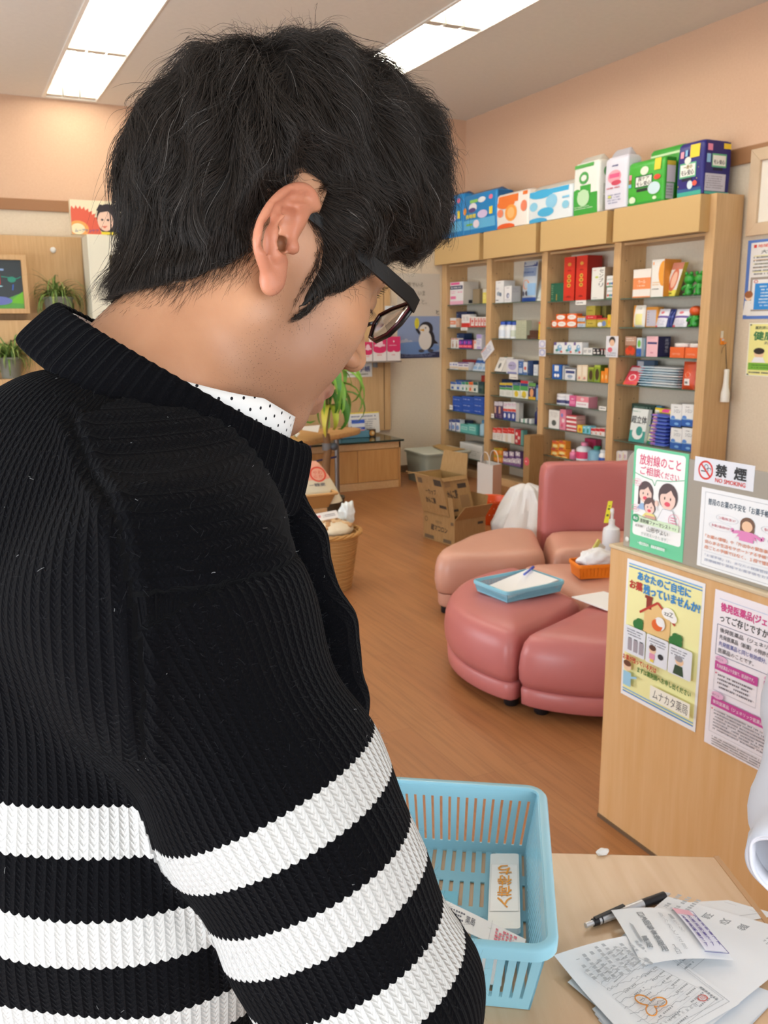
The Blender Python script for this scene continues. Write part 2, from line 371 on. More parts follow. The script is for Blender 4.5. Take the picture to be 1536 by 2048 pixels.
# ================================================================== medicine shelving along the right wall
XF = 5.01
def zA(X, Y): return 870+X*.21486, 520+Y*.21486          # readings on two enlargements of the photograph, turned into its pixels
def zC(X, Y): return 1080+X*.22135, 490+Y*.22135
UP = [8.645, onx(975.5, 700, XF).y, onx(1084, 700, XF).y, onx(1226, 700, XF).y, 4.878]      # middles of the five uprights
UW = [.1, .09, .085, .085, .09]
HX = 4.915
z0h = (onx(1100, 501, HX).z+onx(1396, 463, HX).z)/2; z1h = (onx(1100, 443, HX).z+onx(1397, 386, HX).z)/2
GL, n = newmat('shelf_glass', .05, .5)
n.b.inputs['Base Color'].default_value = (.62, .72, .66, 1); n.b.inputs['Transmission Weight'].default_value = .9; n.b.inputs['IOR'].default_value = 1.2
GEDGE = mat('#566b5d', .2)
LINES = {'A': [(100, 418, 480, 405), (110, 626, 475, 628), (100, 820, 440, 832), (110, 1012, 460, 1042), (95, 1205, 460, 1240), (95, 1390, 455, 1450), (95, 1580, 450, 1642), (95, 1800, 450, 1868)],
 'B': [(555, 405, 1000, 375), (540, 725, 990, 745), (535, 1045, 970, 1082), (520, 1258, 960, 1308), (515, 1465, 955, 1540), (515, 1672, 830, 1730), (515, 1868, 820, 1945)],
 'C': [(90, 510, 660, 487), (95, 745, 640, 745), (85, 980, 620, 1000), (75, 1210, 615, 1245), (55, 1432, 600, 1497), (50, 1650, 590, 1735), (40, 1900, 580, 1996)],
 'D': [(740, 476, 1480, 458), (725, 742, 1450, 745), (710, 1002, 1430, 1026), (705, 1262, 1410, 1312), (665, 1757, 1370, 1875), (640, 2010, 1360, 2150)]}
ZF = {'A': zA, 'B': zA, 'C': zC, 'D': zC}
BAYY = {b: (UP[i+1]+UW[i+1]/2, UP[i]-UW[i]/2) for i, b in enumerate('ABCD')}
BAYN = {'A': 'corner bay', 'B': 'second bay', 'C': 'third bay', 'D': 'end bay'}
SHN = ['top shelf', 'second shelf', 'third shelf', 'fourth shelf', 'fifth shelf', 'sixth shelf', 'seventh shelf', 'lowest shelf']
SZ = {}
unit = thing('medicine_shelf', 'tall light wood shelving with four bays of glass shelves along the right wall', 'shelving', (5.15, 6.8, 0))
for i, (y, w) in enumerate(zip(UP, UW)):
    m = MB(); m.box(XF, XR-.024, y-w/2, y+w/2, 0, z1h-.005 if i < 4 else 2.505, W_V)
    hl = mat('#5e4630', .8)
    for zz in np.arange(.35, 2.2, .16):                   # peg holes for the shelf pins
        for xx in (5.07, 5.22):
            m.add([(xx+.005*math.cos(a), y-w/2-.0006, zz+.005*math.sin(a)) for a in [k*PI/3 for k in range(6)]], [tuple(range(6))], hl) if i < 4 else None
    m.build('upright', unit, bev=.002)
BACKP = paper('shelf_back_board', '#e2d8c5', '#e8decb')
m = MB(); m.box(XR-.0235, XR-.0225, UP[4], UP[0], .02, 2.3, BACKP); m.build('back_board', unit)
m = MB(); m.box(XF+.03, XR-.025, UP[4], UP[0], z0h-.02, z0h, W_H); m.box(XF, XR-.025, UP[4]+.02, UP[0], z1h-.03, z1h-.004, W_H); m.build('top_board', unit)
hb = [8.69]+[onx(p, 470, HX).y for p in (959, 967, 1072, 1081, 1213, 1226, 1397)]
HD = wood('header_laminate', '#c4a069', '#caa770', (.5, .5, .5), .4)
for i in range(4):
    m = MB(); m.box(HX, XF-.001, hb[2*i+1], hb[2*i], z0h, z1h, HD); m.box(HX-.0008, HX, hb[2*i+1]+.001, hb[2*i]-.001, z0h+.001, z1h-.001, mat('#cdac76', .35)); m.build('header_panel', unit, bev=0)
m = MB(); m.box(XF+.02, XR-.03, UP[4], UP[0], 0, .07, W_H); m.build('plinth', unit)
for b in 'ABCD':
    y0, y1 = BAYY[b]; SZ[b] = []
    for (xa, ya, xb, yb) in LINES[b]:
        z = (onx(*ZF[b](xa, ya), XF+.015).z+onx(*ZF[b](xb, yb), XF+.015).z)/2; SZ[b].append(z)
        g = MB(); g.box(XF+.016, XR-.026, y0+.002, y1-.002, z-.008, z, GL); g.box(XF+.014, XF+.016, y0+.002, y1-.002, z-.008, z, GEDGE); g.build('glass_shelf', unit, smooth=0)
# ---- goods
def deco(F, spec):
    for it in [s for s in spec.split(';') if s]:
        p = it.split(','); k = p[0]
        fl = lambda i: float(p[i])
        if k == 'R': F.rect(fl(1), fl(2), fl(3), fl(4), p[5])
        elif k == 'L': F.lines(fl(1), fl(2), fl(3), fl(4), int(p[5]), p[6], seed=len(spec))
        elif k == 'T': F.text(p[1], fl(2), fl(3), fl(4), fl(5), p[6], float(p[7]) if len(p) > 7 else .02)
        elif k == 'V': F.vtext(p[1], fl(2), fl(3), fl(4), fl(5), p[6])
        elif k == 'E': F.ell(fl(1), fl(2), fl(3), fl(4), p[5], 16)
        elif k == 'O': F.ring(fl(1), fl(2), fl(3), fl(4), .3, p[5], 16)
def box_item(name, y0, y1, z, h, xf, d, col, spec='', side='', sidecol=None, rough=.45, lean=0.0, tip=0.0):
    m = MB(); m.box(xf, xf+d, y0, y1, z, z+h, mat(col, rough))
    if 'L,' not in spec and h > .03: spec += ';L,.12,.06,.7,.16,1,#8a8a90'
    if sidecol: m.quad((xf, y0-.0003, z), (xf+d, y0-.0003, z), (xf+d, y0-.0003, z+h), (xf, y0-.0003, z+h), mat(sidecol, rough))
    deco(Face(m, (xf-.0002, y1, z), (0, -1, 0), (0, 0, 1), y1-y0, h), spec)
    if side: deco(Face(m, (xf, y0-.0004, z), (1, 0, 0), (0, 0, 1), d, h), side)
    if lean:                                              # tipped back against what stands behind it
        c, s = math.cos(lean), math.sin(lean); m.v = [((x-xf-d)*c+(q-z)*s+xf+d, y, max(z+.0005, (q-z)*c-(x-xf-d)*s+z)) for x, y, q in m.v]
    if tip: m.v = [(x, y-tip*(q-z), q) for x, y, q in m.v]
    return m.build(name, loc=(xf+d/2, (y0+y1)/2, z), smooth=0)
def bottle_item(name, yc, r, z, h, xc, col, cap, label_col=None, neck=.45, capname='cap', flat=1.0):
    o = MB(); o.lathe([(r*.9, 0), (r, .004), (r, h*.62), (r*.9, h*.7), (r*neck, h*.8), (r*neck, h*.84)], mat(col, .3), (xc, yc, z), 18, sx=flat)
    if label_col: o.lathe([(r+.0006, h*.12), (r+.0006, h*.5)], mat(label_col, .4), (xc, yc, z), 18, caps=False, sx=flat)
    b = o.build(name, loc=(xc, yc, z)); k = MB(); k.lathe([(r*neck*1.12, h*.8), (r*neck*1.12, h*.97), (r*neck*.9, h)], mat(cap, .35), (xc, yc, z), 14, sx=flat); k.build(capname, b); return b
def pouch_item(name, y0, y1, z, h, xf, d, col, spec='', lean=.12, puff=1.0):
    m = MB(); F = []
    def w(a, b): return d*puff*.5*(max(0, math.sin(PI*a))**.6)*(max(0, math.sin(PI*min(b*1.05, 1)))**.5)*(1-.35*b)
    mm = mat(col, .35)
    xb = xf+d*.5
    f1 = Face(m, (xb, y1, z), (0, -1, 0), (math.sin(lean), 0, math.cos(lean)), y1-y0, h, .0003, w); f1.grid(mm, 10, 10); deco(f1, spec)
    f2 = Face(m, (xb+.001, y0, z), (0, 1, 0), (math.sin(lean), 0, math.cos(lean)), y1-y0, h, .0003, lambda a, b: w(a, b)*.8); f2.grid(mm, 10, 10)
    return m.build(name, loc=(xb, (y0+y1)/2, z), smooth=60)
ORD = ['first', 'second', 'third', 'fourth', 'fifth', 'sixth', 'seventh', 'eighth', 'ninth', 'tenth']
CNT = {}
def finish(o, desc, cat, place, group=None, total=1, k=0, towards='from far end'):
    lab = desc+', '+place if total == 1 else f'{ORD[k]} {desc} {towards}, {place}'
    tag(o, lab, cat, group if total > 1 else None)
def span(b, x0, x1, yt, xf):
    Fz = ZF[b]; ya = onx(*Fz(x0, yt), xf).y; yb = onx(*Fz(x1, yt), xf).y; lo, hi = BAYY[b]
    zt = onx(*Fz((x0+x1)/2, yt), xf).z; return max(min(ya, yb), lo+.012), min(max(ya, yb), hi-.012), zt
def shelf_row(b, s, xs, yt, kind, desc, cat='box', name=None, xf=5.05, d=.07, col='#fff', spec='', side='', sidecol=None, yb=None, group=None, cap='#fff', gap=.002, place=None, **kw):
    """One thing for each interval between the readings in xs (None breaks the row)."""
    iv = [(a, c) for a, c in zip(xs, xs[1:]) if a is not None and c is not None]
    pl = place or f'{SHN[s]}, {BAYN[b]}'
    for k, (a, c) in enumerate(iv):
        y0, y1, zt = span(b, a, c, yt, xf); y0 += gap/2; y1 -= gap/2; z = SZ[b][s]+.0005
        if yb is not None: z = max(onx(*ZF[b]((a+c)/2, yb), xf).z, z)
        h = zt-z
        if kind == 'box': o = box_item(name or 'medicine_box', y0, y1, z, h, xf, d, col, spec, side, sidecol, **kw)
        elif kind == 'bottle': r = (y1-y0)/2; o = bottle_item(name or 'bottle', (y0+y1)/2, r, z, h, xf+r, col, cap, **kw)
        elif kind == 'pouch': o = pouch_item(name or 'pouch', y0, y1, z, h, xf, d, col, spec, **kw)
        finish(o, desc, cat, pl, group or f'{desc} on the {pl}'[:60], len(iv), k)
R_ = shelf_row
# -- bay by the corner
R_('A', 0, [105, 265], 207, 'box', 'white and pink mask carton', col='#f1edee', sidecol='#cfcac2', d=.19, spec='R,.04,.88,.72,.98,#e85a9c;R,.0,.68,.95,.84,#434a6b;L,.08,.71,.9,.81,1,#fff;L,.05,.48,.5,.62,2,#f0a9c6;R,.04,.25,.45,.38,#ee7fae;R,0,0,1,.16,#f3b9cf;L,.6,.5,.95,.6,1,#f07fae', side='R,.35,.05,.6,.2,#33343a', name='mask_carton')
R_('A', 0, [352, 415], 270, 'box', 'plain brownish carton behind the mask carton', xf=5.16, d=.1, col='#a08c6e', name='carton')
R_('A', 0, [445, 482], 268, 'box', 'small yellow box beside the upright', col='#e9dc6d', spec='R,0,.75,1,1,#d8d6c8;L,.1,.3,.9,.6,3,#f8f4c0')
R_('A', 1, [150, 296], 482, 'box', 'navy blue display box at the back', xf=5.13, d=.1, col='#22345c', spec='L,.05,.2,.2,.9,5,#8fa5c5', name='display_box')
R_('A', 1, [140, 195], 540, 'box', 'small orange banded white box', d=.05, col='#f4efe9', spec='R,0,.3,1,.72,#f0936a;L,.1,.4,.9,.6,1,#fff')
R_('A', 1, [197, 228], 545, 'box', 'small peach box', d=.05, col='#d9ab8d', spec='L,.1,.3,.9,.7,3,#f0e3d6')
R_('A', 1, [248, 325], 507, 'box', 'tall white box with a red base', d=.08, col='#f4f0ec', spec='R,0,0,1,.33,#d8392f;L,.12,.5,.45,.85,3,#c9a7a0;L,.55,.5,.9,.85,3,#a7a7a0')
R_('A', 1, [325, 365, 400, 425, 452, 478], 530, 'box', 'red striped white box', d=.06, col='#f1ece6', spec='R,0,0,.25,.9,#d9483c;R,.25,.0,1,.15,#d9483c;L,.35,.3,.95,.9,5,#c77;E,.6,.6,.2,.1,#e35a4a')
R_('A', 2, [115, 272], 682, 'box', 'navy blue box at the back', xf=5.14, d=.1, col='#24406e', spec='L,.05,.2,.25,.9,5,#9fb5d5', name='display_box')
R_('A', 2, [150, 184, 220], 728, 'box', 'white box with brown bottle picture', d=.06, col='#f4f1ea', spec='E,.5,.3,.2,.24,#b98a66;R,.4,.5,.6,.75,#c2a284;R,.1,.88,.9,.97,#d76a4a')
R_('A', 2, [222, 265, 305, 345], 742, 'box', 'purple and pink box', d=.07, col='#4a2c7e', spec='R,0,.1,1,.42,#ff5a6e;R,.08,.5,.5,.85,#c94fc0;L,.1,.18,.9,.34,1,#ffd7e0;E,.75,.7,.14,.18,#7f6ad8', sidecol='#34235e')
R_('A', 2, [350, 385], 745, 'box', 'small red and white box', d=.05, col='#efe8e4', spec='R,0,.0,.4,1,#cf5b4d;R,.5,.6,.9,.9,#e39a8a')
R_('A', 2, [387, 434], 692, 'box', 'tall lavender and white box', d=.06, col='#eceaf4', spec='R,0,.72,1,1,#b7a5dd;R,.1,.0,.9,.18,#c8b8e2;L,.1,.3,.9,.65,4,#9a8ec2')
R_('A', 3, [105, 158, 213], 952, 'box', 'low white box with blue eyes print', d=.07, col='#ece9ee', spec='R,0,.1,1,.4,#e5d2b9;E,.3,.68,.16,.1,#6f7fc2;E,.72,.68,.16,.1,#6f7fc2')
R_('A', 3, [215, 265, 314], 952, 'box', 'low white box with purple lid', d=.07, col='#eae6ec', spec='R,0,.82,1,1,#7d5f96;R,.1,.5,.9,.66,#9a8fb0;R,0,0,1,.35,#e6cfae')
R_('A', 3, [255, 385], 930, 'box', 'flat dark red box at the back', xf=5.16, d=.1, col='#9c2c34', spec='L,.1,.4,.9,.7,1,#d99')
R_('A', 3, [335, 380, 424, 465], 895, 'pouch', 'slanted blue and white sachet', cat='sachet', name='sachet', d=.03, col='#cfdcea', spec='R,0,.55,1,.8,#3d6cb4;R,.1,.1,.9,.3,#8fb4da;L,.1,.35,.9,.5,2,#5577aa', lean=.5)
for k, (a, c_, c) in enumerate([(145, '#f0efe8', '#4a6db0'), (198, '#e7eef0', '#2f66c0'), (248, '#eef2f4', '#3a8f86'), (284, '#e9f0e4', '#4b9a58'), (315, '#f2ddc8', '#e8682c'), (357, '#e9efe6', '#2f5b58'), (402, '#3d5a52', '#26424a')]):
    R_('A', 4, [a, [195, 245, 281, 312, 354, 398, 455][k]], 1135, 'box', ['white and blue', 'white with blue top', 'white and teal', 'white and green', 'orange topped', 'white with dark green top', 'dark green'][k]+' eye drop box', d=.05, col=c_, spec=f'R,0,.7,1,1,{c};R,.15,.1,.6,.4,{c};L,.1,.42,.9,.62,2,#889')
R_('A', 4, [150, 300], 1118, 'box', 'long blue box behind the eye drops', xf=5.13, d=.06, col='#3f67a8', spec='L,.05,.6,.95,.9,1,#cde')
R_('A', 4, [430, 470], 1075, 'box', 'upright red box at the back', xf=5.15, d=.05, col='#b8392c')
for lvl, (yt, yb) in enumerate([(1272, 1330), (1330, 1388), (1388, 1446)]):
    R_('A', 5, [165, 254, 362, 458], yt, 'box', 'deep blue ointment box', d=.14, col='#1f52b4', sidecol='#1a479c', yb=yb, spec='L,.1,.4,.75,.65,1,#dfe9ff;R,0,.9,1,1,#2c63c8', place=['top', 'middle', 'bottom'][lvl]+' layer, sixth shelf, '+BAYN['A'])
R_('A', 6, [115, 150, 190, 233], 1485, 'box', 'small white box with a blue round print', d=.06, col='#e8e9ee', spec='R,0,.75,1,1,#3a4c8e;E,.5,.3,.3,.22,#7fa2d8;R,.0,.0,.2,.7,#5c5fa8')
R_('A', 6, [236, 300], 1492, 'box', 'dark slate box at the back', xf=5.15, d=.08, col='#3c4a66')
R_('A', 6, [236, 310, 385], 1530, 'box', 'teal wipes pack', cat='pack', name='wipes_pack', d=.1, col='#69c0b8', sidecol='#57aaa4', spec='R,.1,.35,.9,.75,#a3dcd2;L,.2,.45,.8,.65,1,#2f8f96')
R_('A', 6, [402, 445], 1490, 'bottle', 'slim blue bottle', cat='bottle', col='#9fc4d8', cap='#3f88b8')
R_('A', 7, [232, 440], 1712, 'box', 'white carton with an open dark edged lid', cat='box', name='carton', d=.2, xf=5.03, col='#e4e6e4', spec='L,.1,.2,.9,.6,3,#b4bcba;R,0,.86,1,1,#f0f0ee')
# -- second bay
R_('B', 0, [565, 643], 193, 'box', 'tall white box with small machine pictures', d=.13, col='#eff0f2', sidecol='#d5d5d6', spec='L,.25,.88,.7,.94,1,#778;E,.35,.42,.18,.1,#9aa6b4;E,.6,.38,.14,.09,#6d7c92;R,.05,.1,.4,.14,#667;L,.1,.6,.5,.7,2,#aab', name='inhaler_box')
R_('B', 0, [647, 715], 243, 'box', 'shorter white box with a blue device picture', d=.11, col='#f1f1f3', sidecol='#cfd0d4', spec='L,.3,.85,.7,.93,1,#778;E,.5,.42,.2,.16,#5f6d98;E,.55,.4,.12,.1,#c9cfe0;L,.1,.1,.9,.22,2,#aab', side='L,.1,.6,.9,.9,4,#99a', name='inhaler_box')
R_('B', 0, [785, 915], 8, 'pouch', 'tall grey blue foil pouch with an orange picture', cat='pouch', d=.08, col='#b9c2cc', lean=.05, spec='R,.02,.86,.98,.99,#2b3a7a;R,.05,.62,.95,.84,#7f93b4;E,.42,.42,.24,.12,#e58336;R,.0,.0,1,.1,#2f55a8;E,.2,.2,.12,.06,#445;E,.5,.2,.12,.06,#445;L,.1,.68,.9,.76,1,#3a5a9a;R,.55,.15,.98,.45,#8fb6dc', name='foil_pouch')
R_('B', 0, [925, 1000], 120, 'box', 'pale leaning board', cat='board', name='display_board', xf=5.10, d=.012, col='#e4e8e2', lean=.35)
R_('B', 1, [560, 740], 566, 'box', 'dark green box at the back', xf=5.17, d=.08, col='#1d6b54')
R_('B', 1, [575, 630], 572, 'bottle', 'white bottle with a blue cap and blue label', cat='bottle', name='lotion_bottle', col='#f2f4f6', cap='#2e52b8', label_col='#dfe8f4', neck=.6)
R_('B', 1, [638, 686], 572, 'bottle', 'white bottle with a blue cap standing between two others', cat='bottle', name='lotion_bottle', col='#f2f4f6', cap='#2e52b8', label_col='#eaf0f6', neck=.6)
R_('B', 1, [690, 735], 574, 'bottle', 'white bottle with a blue cap and leaf print label', cat='bottle', name='lotion_bottle', col='#f2f4f6', cap='#2e52b8', label_col='#cfd8c6', neck=.6)
R_('B', 1, [755, 803, 853], 562, 'box', 'pale clear plastic pack', cat='pack', name='clear_pack', d=.06, col='#b9bfa6', rough=.2, spec='L,.2,.2,.8,.8,5,#9ea58c')
R_('B', 1, [858, 880], 700, 'box', 'low dark brown wooden block', cat='block', name='wooden_block', d=.07, col='#4a2f22')
R_('B', 1, [882, 962], 655, 'box', 'dark brown wooden step block', cat='block', name='wooden_block', d=.09, col='#553728', spec='R,.1,.6,.9,.65,#3a241a')
R_('B', 1, [966, 1000], 575, 'box', 'yellow box with a red top', d=.05, col='#f2cd24', spec='R,0,.88,1,1,#d8452c;R,.1,.3,.9,.4,#e8b614')
R_('B', 2, [560, 640], 900, 'box', 'green folder at the back', xf=5.18, d=.04, col='#3f8a6e')
R_('B', 2, [545, 615], 905, 'box', 'tipped back white box with a dark oval picture', d=.03, col='#efeeea', lean=.45, spec='E,.5,.4,.16,.2,#6b6f70;L,.1,.75,.9,.9,2,#aaa')
R_('B', 2, [620, 680], 905, 'box', 'tipped back grey white box', d=.03, col='#d5d4d0', lean=.42, spec='L,.1,.5,.9,.9,4,#999')
R_('B', 2, [667, 774], 925, 'box', 'white box with a purple round print', d=.07, col='#e5e6ee', spec='E,.5,.55,.36,.3,#b7b2d8;R,.1,.0,.9,.12,#8e93c8;L,.2,.5,.8,.65,1,#556')
R_('B', 2, [778, 820], 945, 'box', 'blue and white box', d=.06, col='#3f6cb2', spec='R,.1,.1,.9,.5,#c8d8ee;L,.1,.6,.9,.9,2,#cde')
R_('B', 2, [823, 860], 950, 'box', 'white box with red print', d=.06, col='#eef0f4', spec='R,0,.0,1,.2,#4a77b8;E,.5,.5,.3,.15,#d8675a')
R_('B', 2, [862, 912], 938, 'box', 'navy book like box', d=.09, col='#1f3f6e', spec='L,.1,.1,.4,.9,6,#7f9ac2')
R_('B', 2, [918, 960], 975, 'box', 'white box before the navy one', d=.05, col='#e3e9ef', spec='L,.1,.2,.9,.8,4,#8fa8c4')
R_('B', 3, [580, 725], 1112, 'box', 'navy blue back box', xf=5.15, d=.08, col='#233a60')
R_('B', 3, [602, 660, 722], 1145, 'box', 'yellow topped green and white box', d=.06, col='#eef2ee', spec='R,0,.84,1,1,#e2c43c;R,0,.68,1,.84,#2f4a86;R,0,.5,1,.66,#4fa45a;L,.1,.1,.9,.4,3,#b9c4b6')
R_('B', 3, [727, 793], 1140, 'box', 'green box with a yellow drop', d=.06, col='#f0f2e6', spec='R,0,.8,1,1,#3b5a92;R,0,.48,1,.8,#4ba35c;E,.5,.25,.28,.2,#e8cf3c;L,.1,.86,.9,.95,1,#fff')
R_('B', 3, [797, 868], 1125, 'box', 'green box with a red lid and a yellow drop', d=.06, col='#f0f2e8', spec='R,0,.86,1,1,#d23a4a;R,0,.7,1,.86,#33508c;R,0,.45,1,.7,#57ab5e;E,.5,.22,.3,.2,#e8cf3c')
R_('B', 3, [872, 940], 1145, 'box', 'dark purple box with an orange figure', d=.06, col='#34345e', spec='R,0,.8,1,1,#6fa85a;E,.45,.4,.26,.26,#e8a878;R,0,.0,1,.16,#e0b43c;L,.1,.66,.9,.78,1,#fff')
R_('B', 3, [943, 975], 1165, 'box', 'pale blue box beside the upright', d=.05, col='#8fb0dc', spec='R,0,.8,1,1,#3a5ea6')
R_('B', 4, [552, 590, 632], 1318, 'box', 'dark purple box with a white flash', d=.06, col='#4d3a66', spec='R,0,.75,1,1,#d8d4e0;R,.1,.3,.5,.7,#e3b79a;L,.1,.05,.9,.25,2,#b9a')
R_('B', 4, [636, 678, 716, 755], 1322, 'box', 'white box with red band, blue base', d=.06, col='#eeeef2', spec='R,0,.48,1,.62,#dc5048;R,0,0,1,.46,#34499a;E,.4,.24,.25,.14,#e6e9f4;L,.1,.75,.9,.92,2,#c2a')
R_('B', 4, [757, 785], 1330, 'box', 'pale grey box', d=.05, col='#c9c8c4')
for k, a in enumerate((785, 822, 862)):
    R_('B', 4, [a, a+34], 1478, 'box', ['low white tube box', 'low white box with a green end', 'low white box beside the blue bottle'][k], d=.05, col='#e8ecec', spec=f'R,0,0,.4,1,{["#4d6a66","#5fa58c","#4c5f6c"][k]}')
R_('B', 4, [917, 955], 1372, 'bottle', 'tall dark blue bottle', cat='bottle', col='#1d2560', cap='#2a3474', neck=.4)
R_('B', 5, [528, 576, 625], 1562, 'box', 'red topped white box', d=.07, col='#f3efea', sidecol='#d8d2cc', spec='R,0,.6,1,1,#dc352c;R,.1,.64,.7,.82,#f2a096;L,.1,.1,.9,.5,3,#cba')
R_('B', 5, [629, 680, 740], 1565, 'box', 'taller red topped white box', d=.07, col='#f3efea', spec='R,0,.62,1,1,#d8322c;L,.1,.7,.9,.9,1,#fbb;R,.55,.0,1,.55,#e9dccb')
R_('B', 5, [745, 798], 1580, 'box', 'red patterned box', d=.06, col='#c2303a', spec='E,.3,.7,.2,.12,#f0d8d2;E,.7,.45,.2,.12,#f0d8d2;E,.3,.2,.2,.12,#f0d8d2')
R_('B', 5, [800, 822], 1585, 'box', 'thin teal box', d=.05, col='#6aa39a')
for lvl, (yt, yb) in enumerate([(1752, 1815), (1818, 1884)]):
    R_('B', 6, [548, 590, 630], yt, 'box', 'orange and green tablet box', d=.06, col='#ec8a2e', yb=yb, spec='R,0,.7,1,1,#b9a83a;E,.5,.4,.3,.25,#f3b25a', place=['upper', 'lower'][lvl]+' layer, seventh shelf, '+BAYN['B'])
R_('B', 6, [632, 674, 716, 758, 800], 1848, 'box', 'lilac round print box', d=.07, col='#7a5a92', yb=1930, spec='R,0,.35,1,1,#e9dfe6;E,.5,.62,.36,.3,#f6f2f4;O,.5,.62,.36,.3,#b7a4c4;L,.1,.1,.9,.28,1,#d9c', place='lower layer, seventh shelf, '+BAYN['B'])
R_('B', 6, [636, 678, None, 692, 734, None, 750, 792], 1785, 'box', 'lilac round print box', d=.07, col='#7a5a92', yb=1846, spec='R,0,.35,1,1,#e9dfe6;E,.5,.62,.36,.3,#f6f2f4;O,.5,.62,.36,.3,#b7a4c4', place='upper layer, seventh shelf, '+BAYN['B'])
# -- the bay with the red tall boxes
R_('C', 0, [90, 216], 345, 'box', 'dark green box with gold writing', d=.1, col='#156049', spec='L,.06,.1,.2,.92,7,#9db58e;R,.42,.06,.5,.4,#a98c3e')
for a, c_, t, l in ((222, 320, 108, 'narrower'), (332, 432, 95, 'wider')):
    R_('C', 0, [a, c_], t, 'box', f'tall red gift box with gold characters, the {l} one', name='tonic_box', d=.06 if a < 300 else .16, col='#d6301f', sidecol='#a82318', spec='E,.5,.83,.16,.04,#d89a3a;L,.35,.66,.65,.72,1,#8a1c12;E,.5,.56,.17,.045,#d8a53c;E,.5,.46,.2,.045,#d8a53c;E,.5,.35,.18,.045,#d8a53c;E,.5,.56,.07,.018,#7a3a14;E,.5,.46,.08,.018,#7a3a14;E,.5,.35,.07,.018,#7a3a14;R,.38,.1,.62,.12,#a82418;R,.3,.08,.7,.1,#8a1c12')
R_('C', 0, [472, 588], 203, 'box', 'white carton with brushed black characters', d=.11, col='#f0efe9', sidecol='#a9917a', spec='V,センブリ,.58,.38,.92,.96,#20201f;L,.1,.9,.35,.94,1,#c44;E,.4,.7,.14,.03,#c8cf5a;R,.15,.05,.5,.06,#999')
for lvl, (yt, yb) in enumerate([(278, 378), (382, 485)]):
    R_('C', 0, [604, 668], yt, 'box', f'small white box with coloured dots, {["upper","lower"][lvl]} of two', d=.07, col='#f0f2f2', yb=yb, spec='R,0,0,1,.08,#4aa06a;E,.2,.3,.14,.12,#d65a4a;E,.5,.3,.14,.12,#3a9a8e;E,.8,.3,.14,.12,#3f6cb8;R,.1,.6,.9,.75,#c9d4d2')
for yt, yb, xs, pl in ((625, 682, [146, 232], 'top layer at the far end'), (620, 682, [244, 334], 'top layer beside its twin')):
    R_('C', 1, xs, yt, 'box', 'orange and white plaster box', d=.06, col='#ec6a2c', yb=yb, spec='E,.5,.5,.44,.36,#f7f3ee;L,.2,.45,.8,.6,1,#e0762f', place=pl+', second shelf, '+BAYN['C'])
R_('C', 1, [106, 156, 240, 332], 682, 'box', 'orange and white plaster box', d=.06, col='#ec6a2c', spec='E,.5,.5,.44,.36,#f7f3ee;L,.2,.45,.8,.6,1,#e0762f', place='bottom layer, second shelf, '+BAYN['C'])
for lvl, (yt, yb) in enumerate([(645, 690), (695, 742)]):
    R_('C', 1, [338, 410], yt, 'box', f'flat pale blue box, {["upper","lower"][lvl]} of two', d=.06, col='#c9d3dc', yb=yb, spec='R,0,.7,1,1,#e0852e;L,.1,.2,.9,.6,2,#4d78b8')
R_('C', 1, [415, 512], 672, 'box', 'gold box under a red one', d=.06, col='#b29a34', spec='R,.1,.2,.9,.8,#c4ae4a;L,.2,.35,.8,.6,1,#6e5c14')
R_('C', 1, [415, 512], 636, 'box', 'flat red box on a gold box', d=.06, col='#d3353c', yb=671, spec='L,.2,.3,.8,.7,1,#f6c9c0')
R_('C', 1, [418, 500], 550, 'box', 'olive gold box on top of the pile', d=.06, col='#a79a3e', yb=635, spec='L,.15,.4,.85,.6,1,#6e661c')
R_('C', 1, [512, 540], 550, 'box', 'narrow dark red box at the back', xf=5.14, d=.05, col='#96222e')
R_('C', 1, [516, 608], 660, 'box', 'olive box with a white and blue print', d=.06, col='#b6a23a', spec='E,.3,.3,.24,.26,#e8eaf0;E,.7,.4,.2,.3,#6d86b8;R,0,.85,1,1,#cf3a3a')
R_('C', 1, [545, 600], 548, 'box', 'small brown olive box at the back', xf=5.13, d=.05, col='#8c8244', spec='L,.1,.4,.9,.6,1,#444')
R_('C', 1, [611, 642], 630, 'box', 'yellow box beside the upright', d=.06, col='#f0c63a', spec='E,.5,.4,.3,.2,#e39a2c')
R_('C', 2, [126, 222, 305, 382], 880, 'box', 'white box with a blue swoosh print', d=.07, col='#eff1f3', spec='R,0,.75,.25,1,#6d5a94;E,.55,.5,.22,.3,#7fb2d8;E,.3,.3,.14,.12,#4a9a8e;E,.72,.18,.12,.1,#d86a5a;E,.6,.62,.1,.1,#e8f2f6')
R_('C', 2, [392, 432, 474], 930, 'box', 'low white box with dark letters', d=.05, col='#ecebe8', spec='L,.1,.3,.9,.75,2,#3c4656')
R_('C', 2, [477, 512, 545], 935, 'box', 'low black and white box', d=.05, col='#2b2b2e', spec='R,.15,.2,.85,.45,#e6e3e0;R,.15,.6,.5,.85,#e6e3e0')
R_('C', 2, [547, 575, 603], 940, 'box', 'low black box with a white stripe', d=.05, col='#1f1f22', spec='R,.35,.1,.65,.9,#e9e6e3;R,0,.8,.3,1,#c33')
R_('C', 3, [112, 196], 1082, 'box', 'bright blue box with white figures', d=.08, col='#1d62b8', sidecol='#18529c', spec='R,.25,.55,.7,.95,#eaf0f6;E,.35,.25,.14,.12,#fff;E,.65,.25,.14,.12,#fff')
R_('C', 3, [204, 222], 1090, 'box', 'slim grey box', xf=5.06, d=.06, col='#b7bcbf')
R_('C', 3, [226, 322], 1112, 'box', 'white box with a navy arch', d=.08, col='#eceef2', sidecol='#8f9aa6', spec='R,.08,.55,.92,.78,#3c4d86;E,.5,.3,.25,.14,#9fb0c8;R,0,.92,1,1,#2f3f5e')
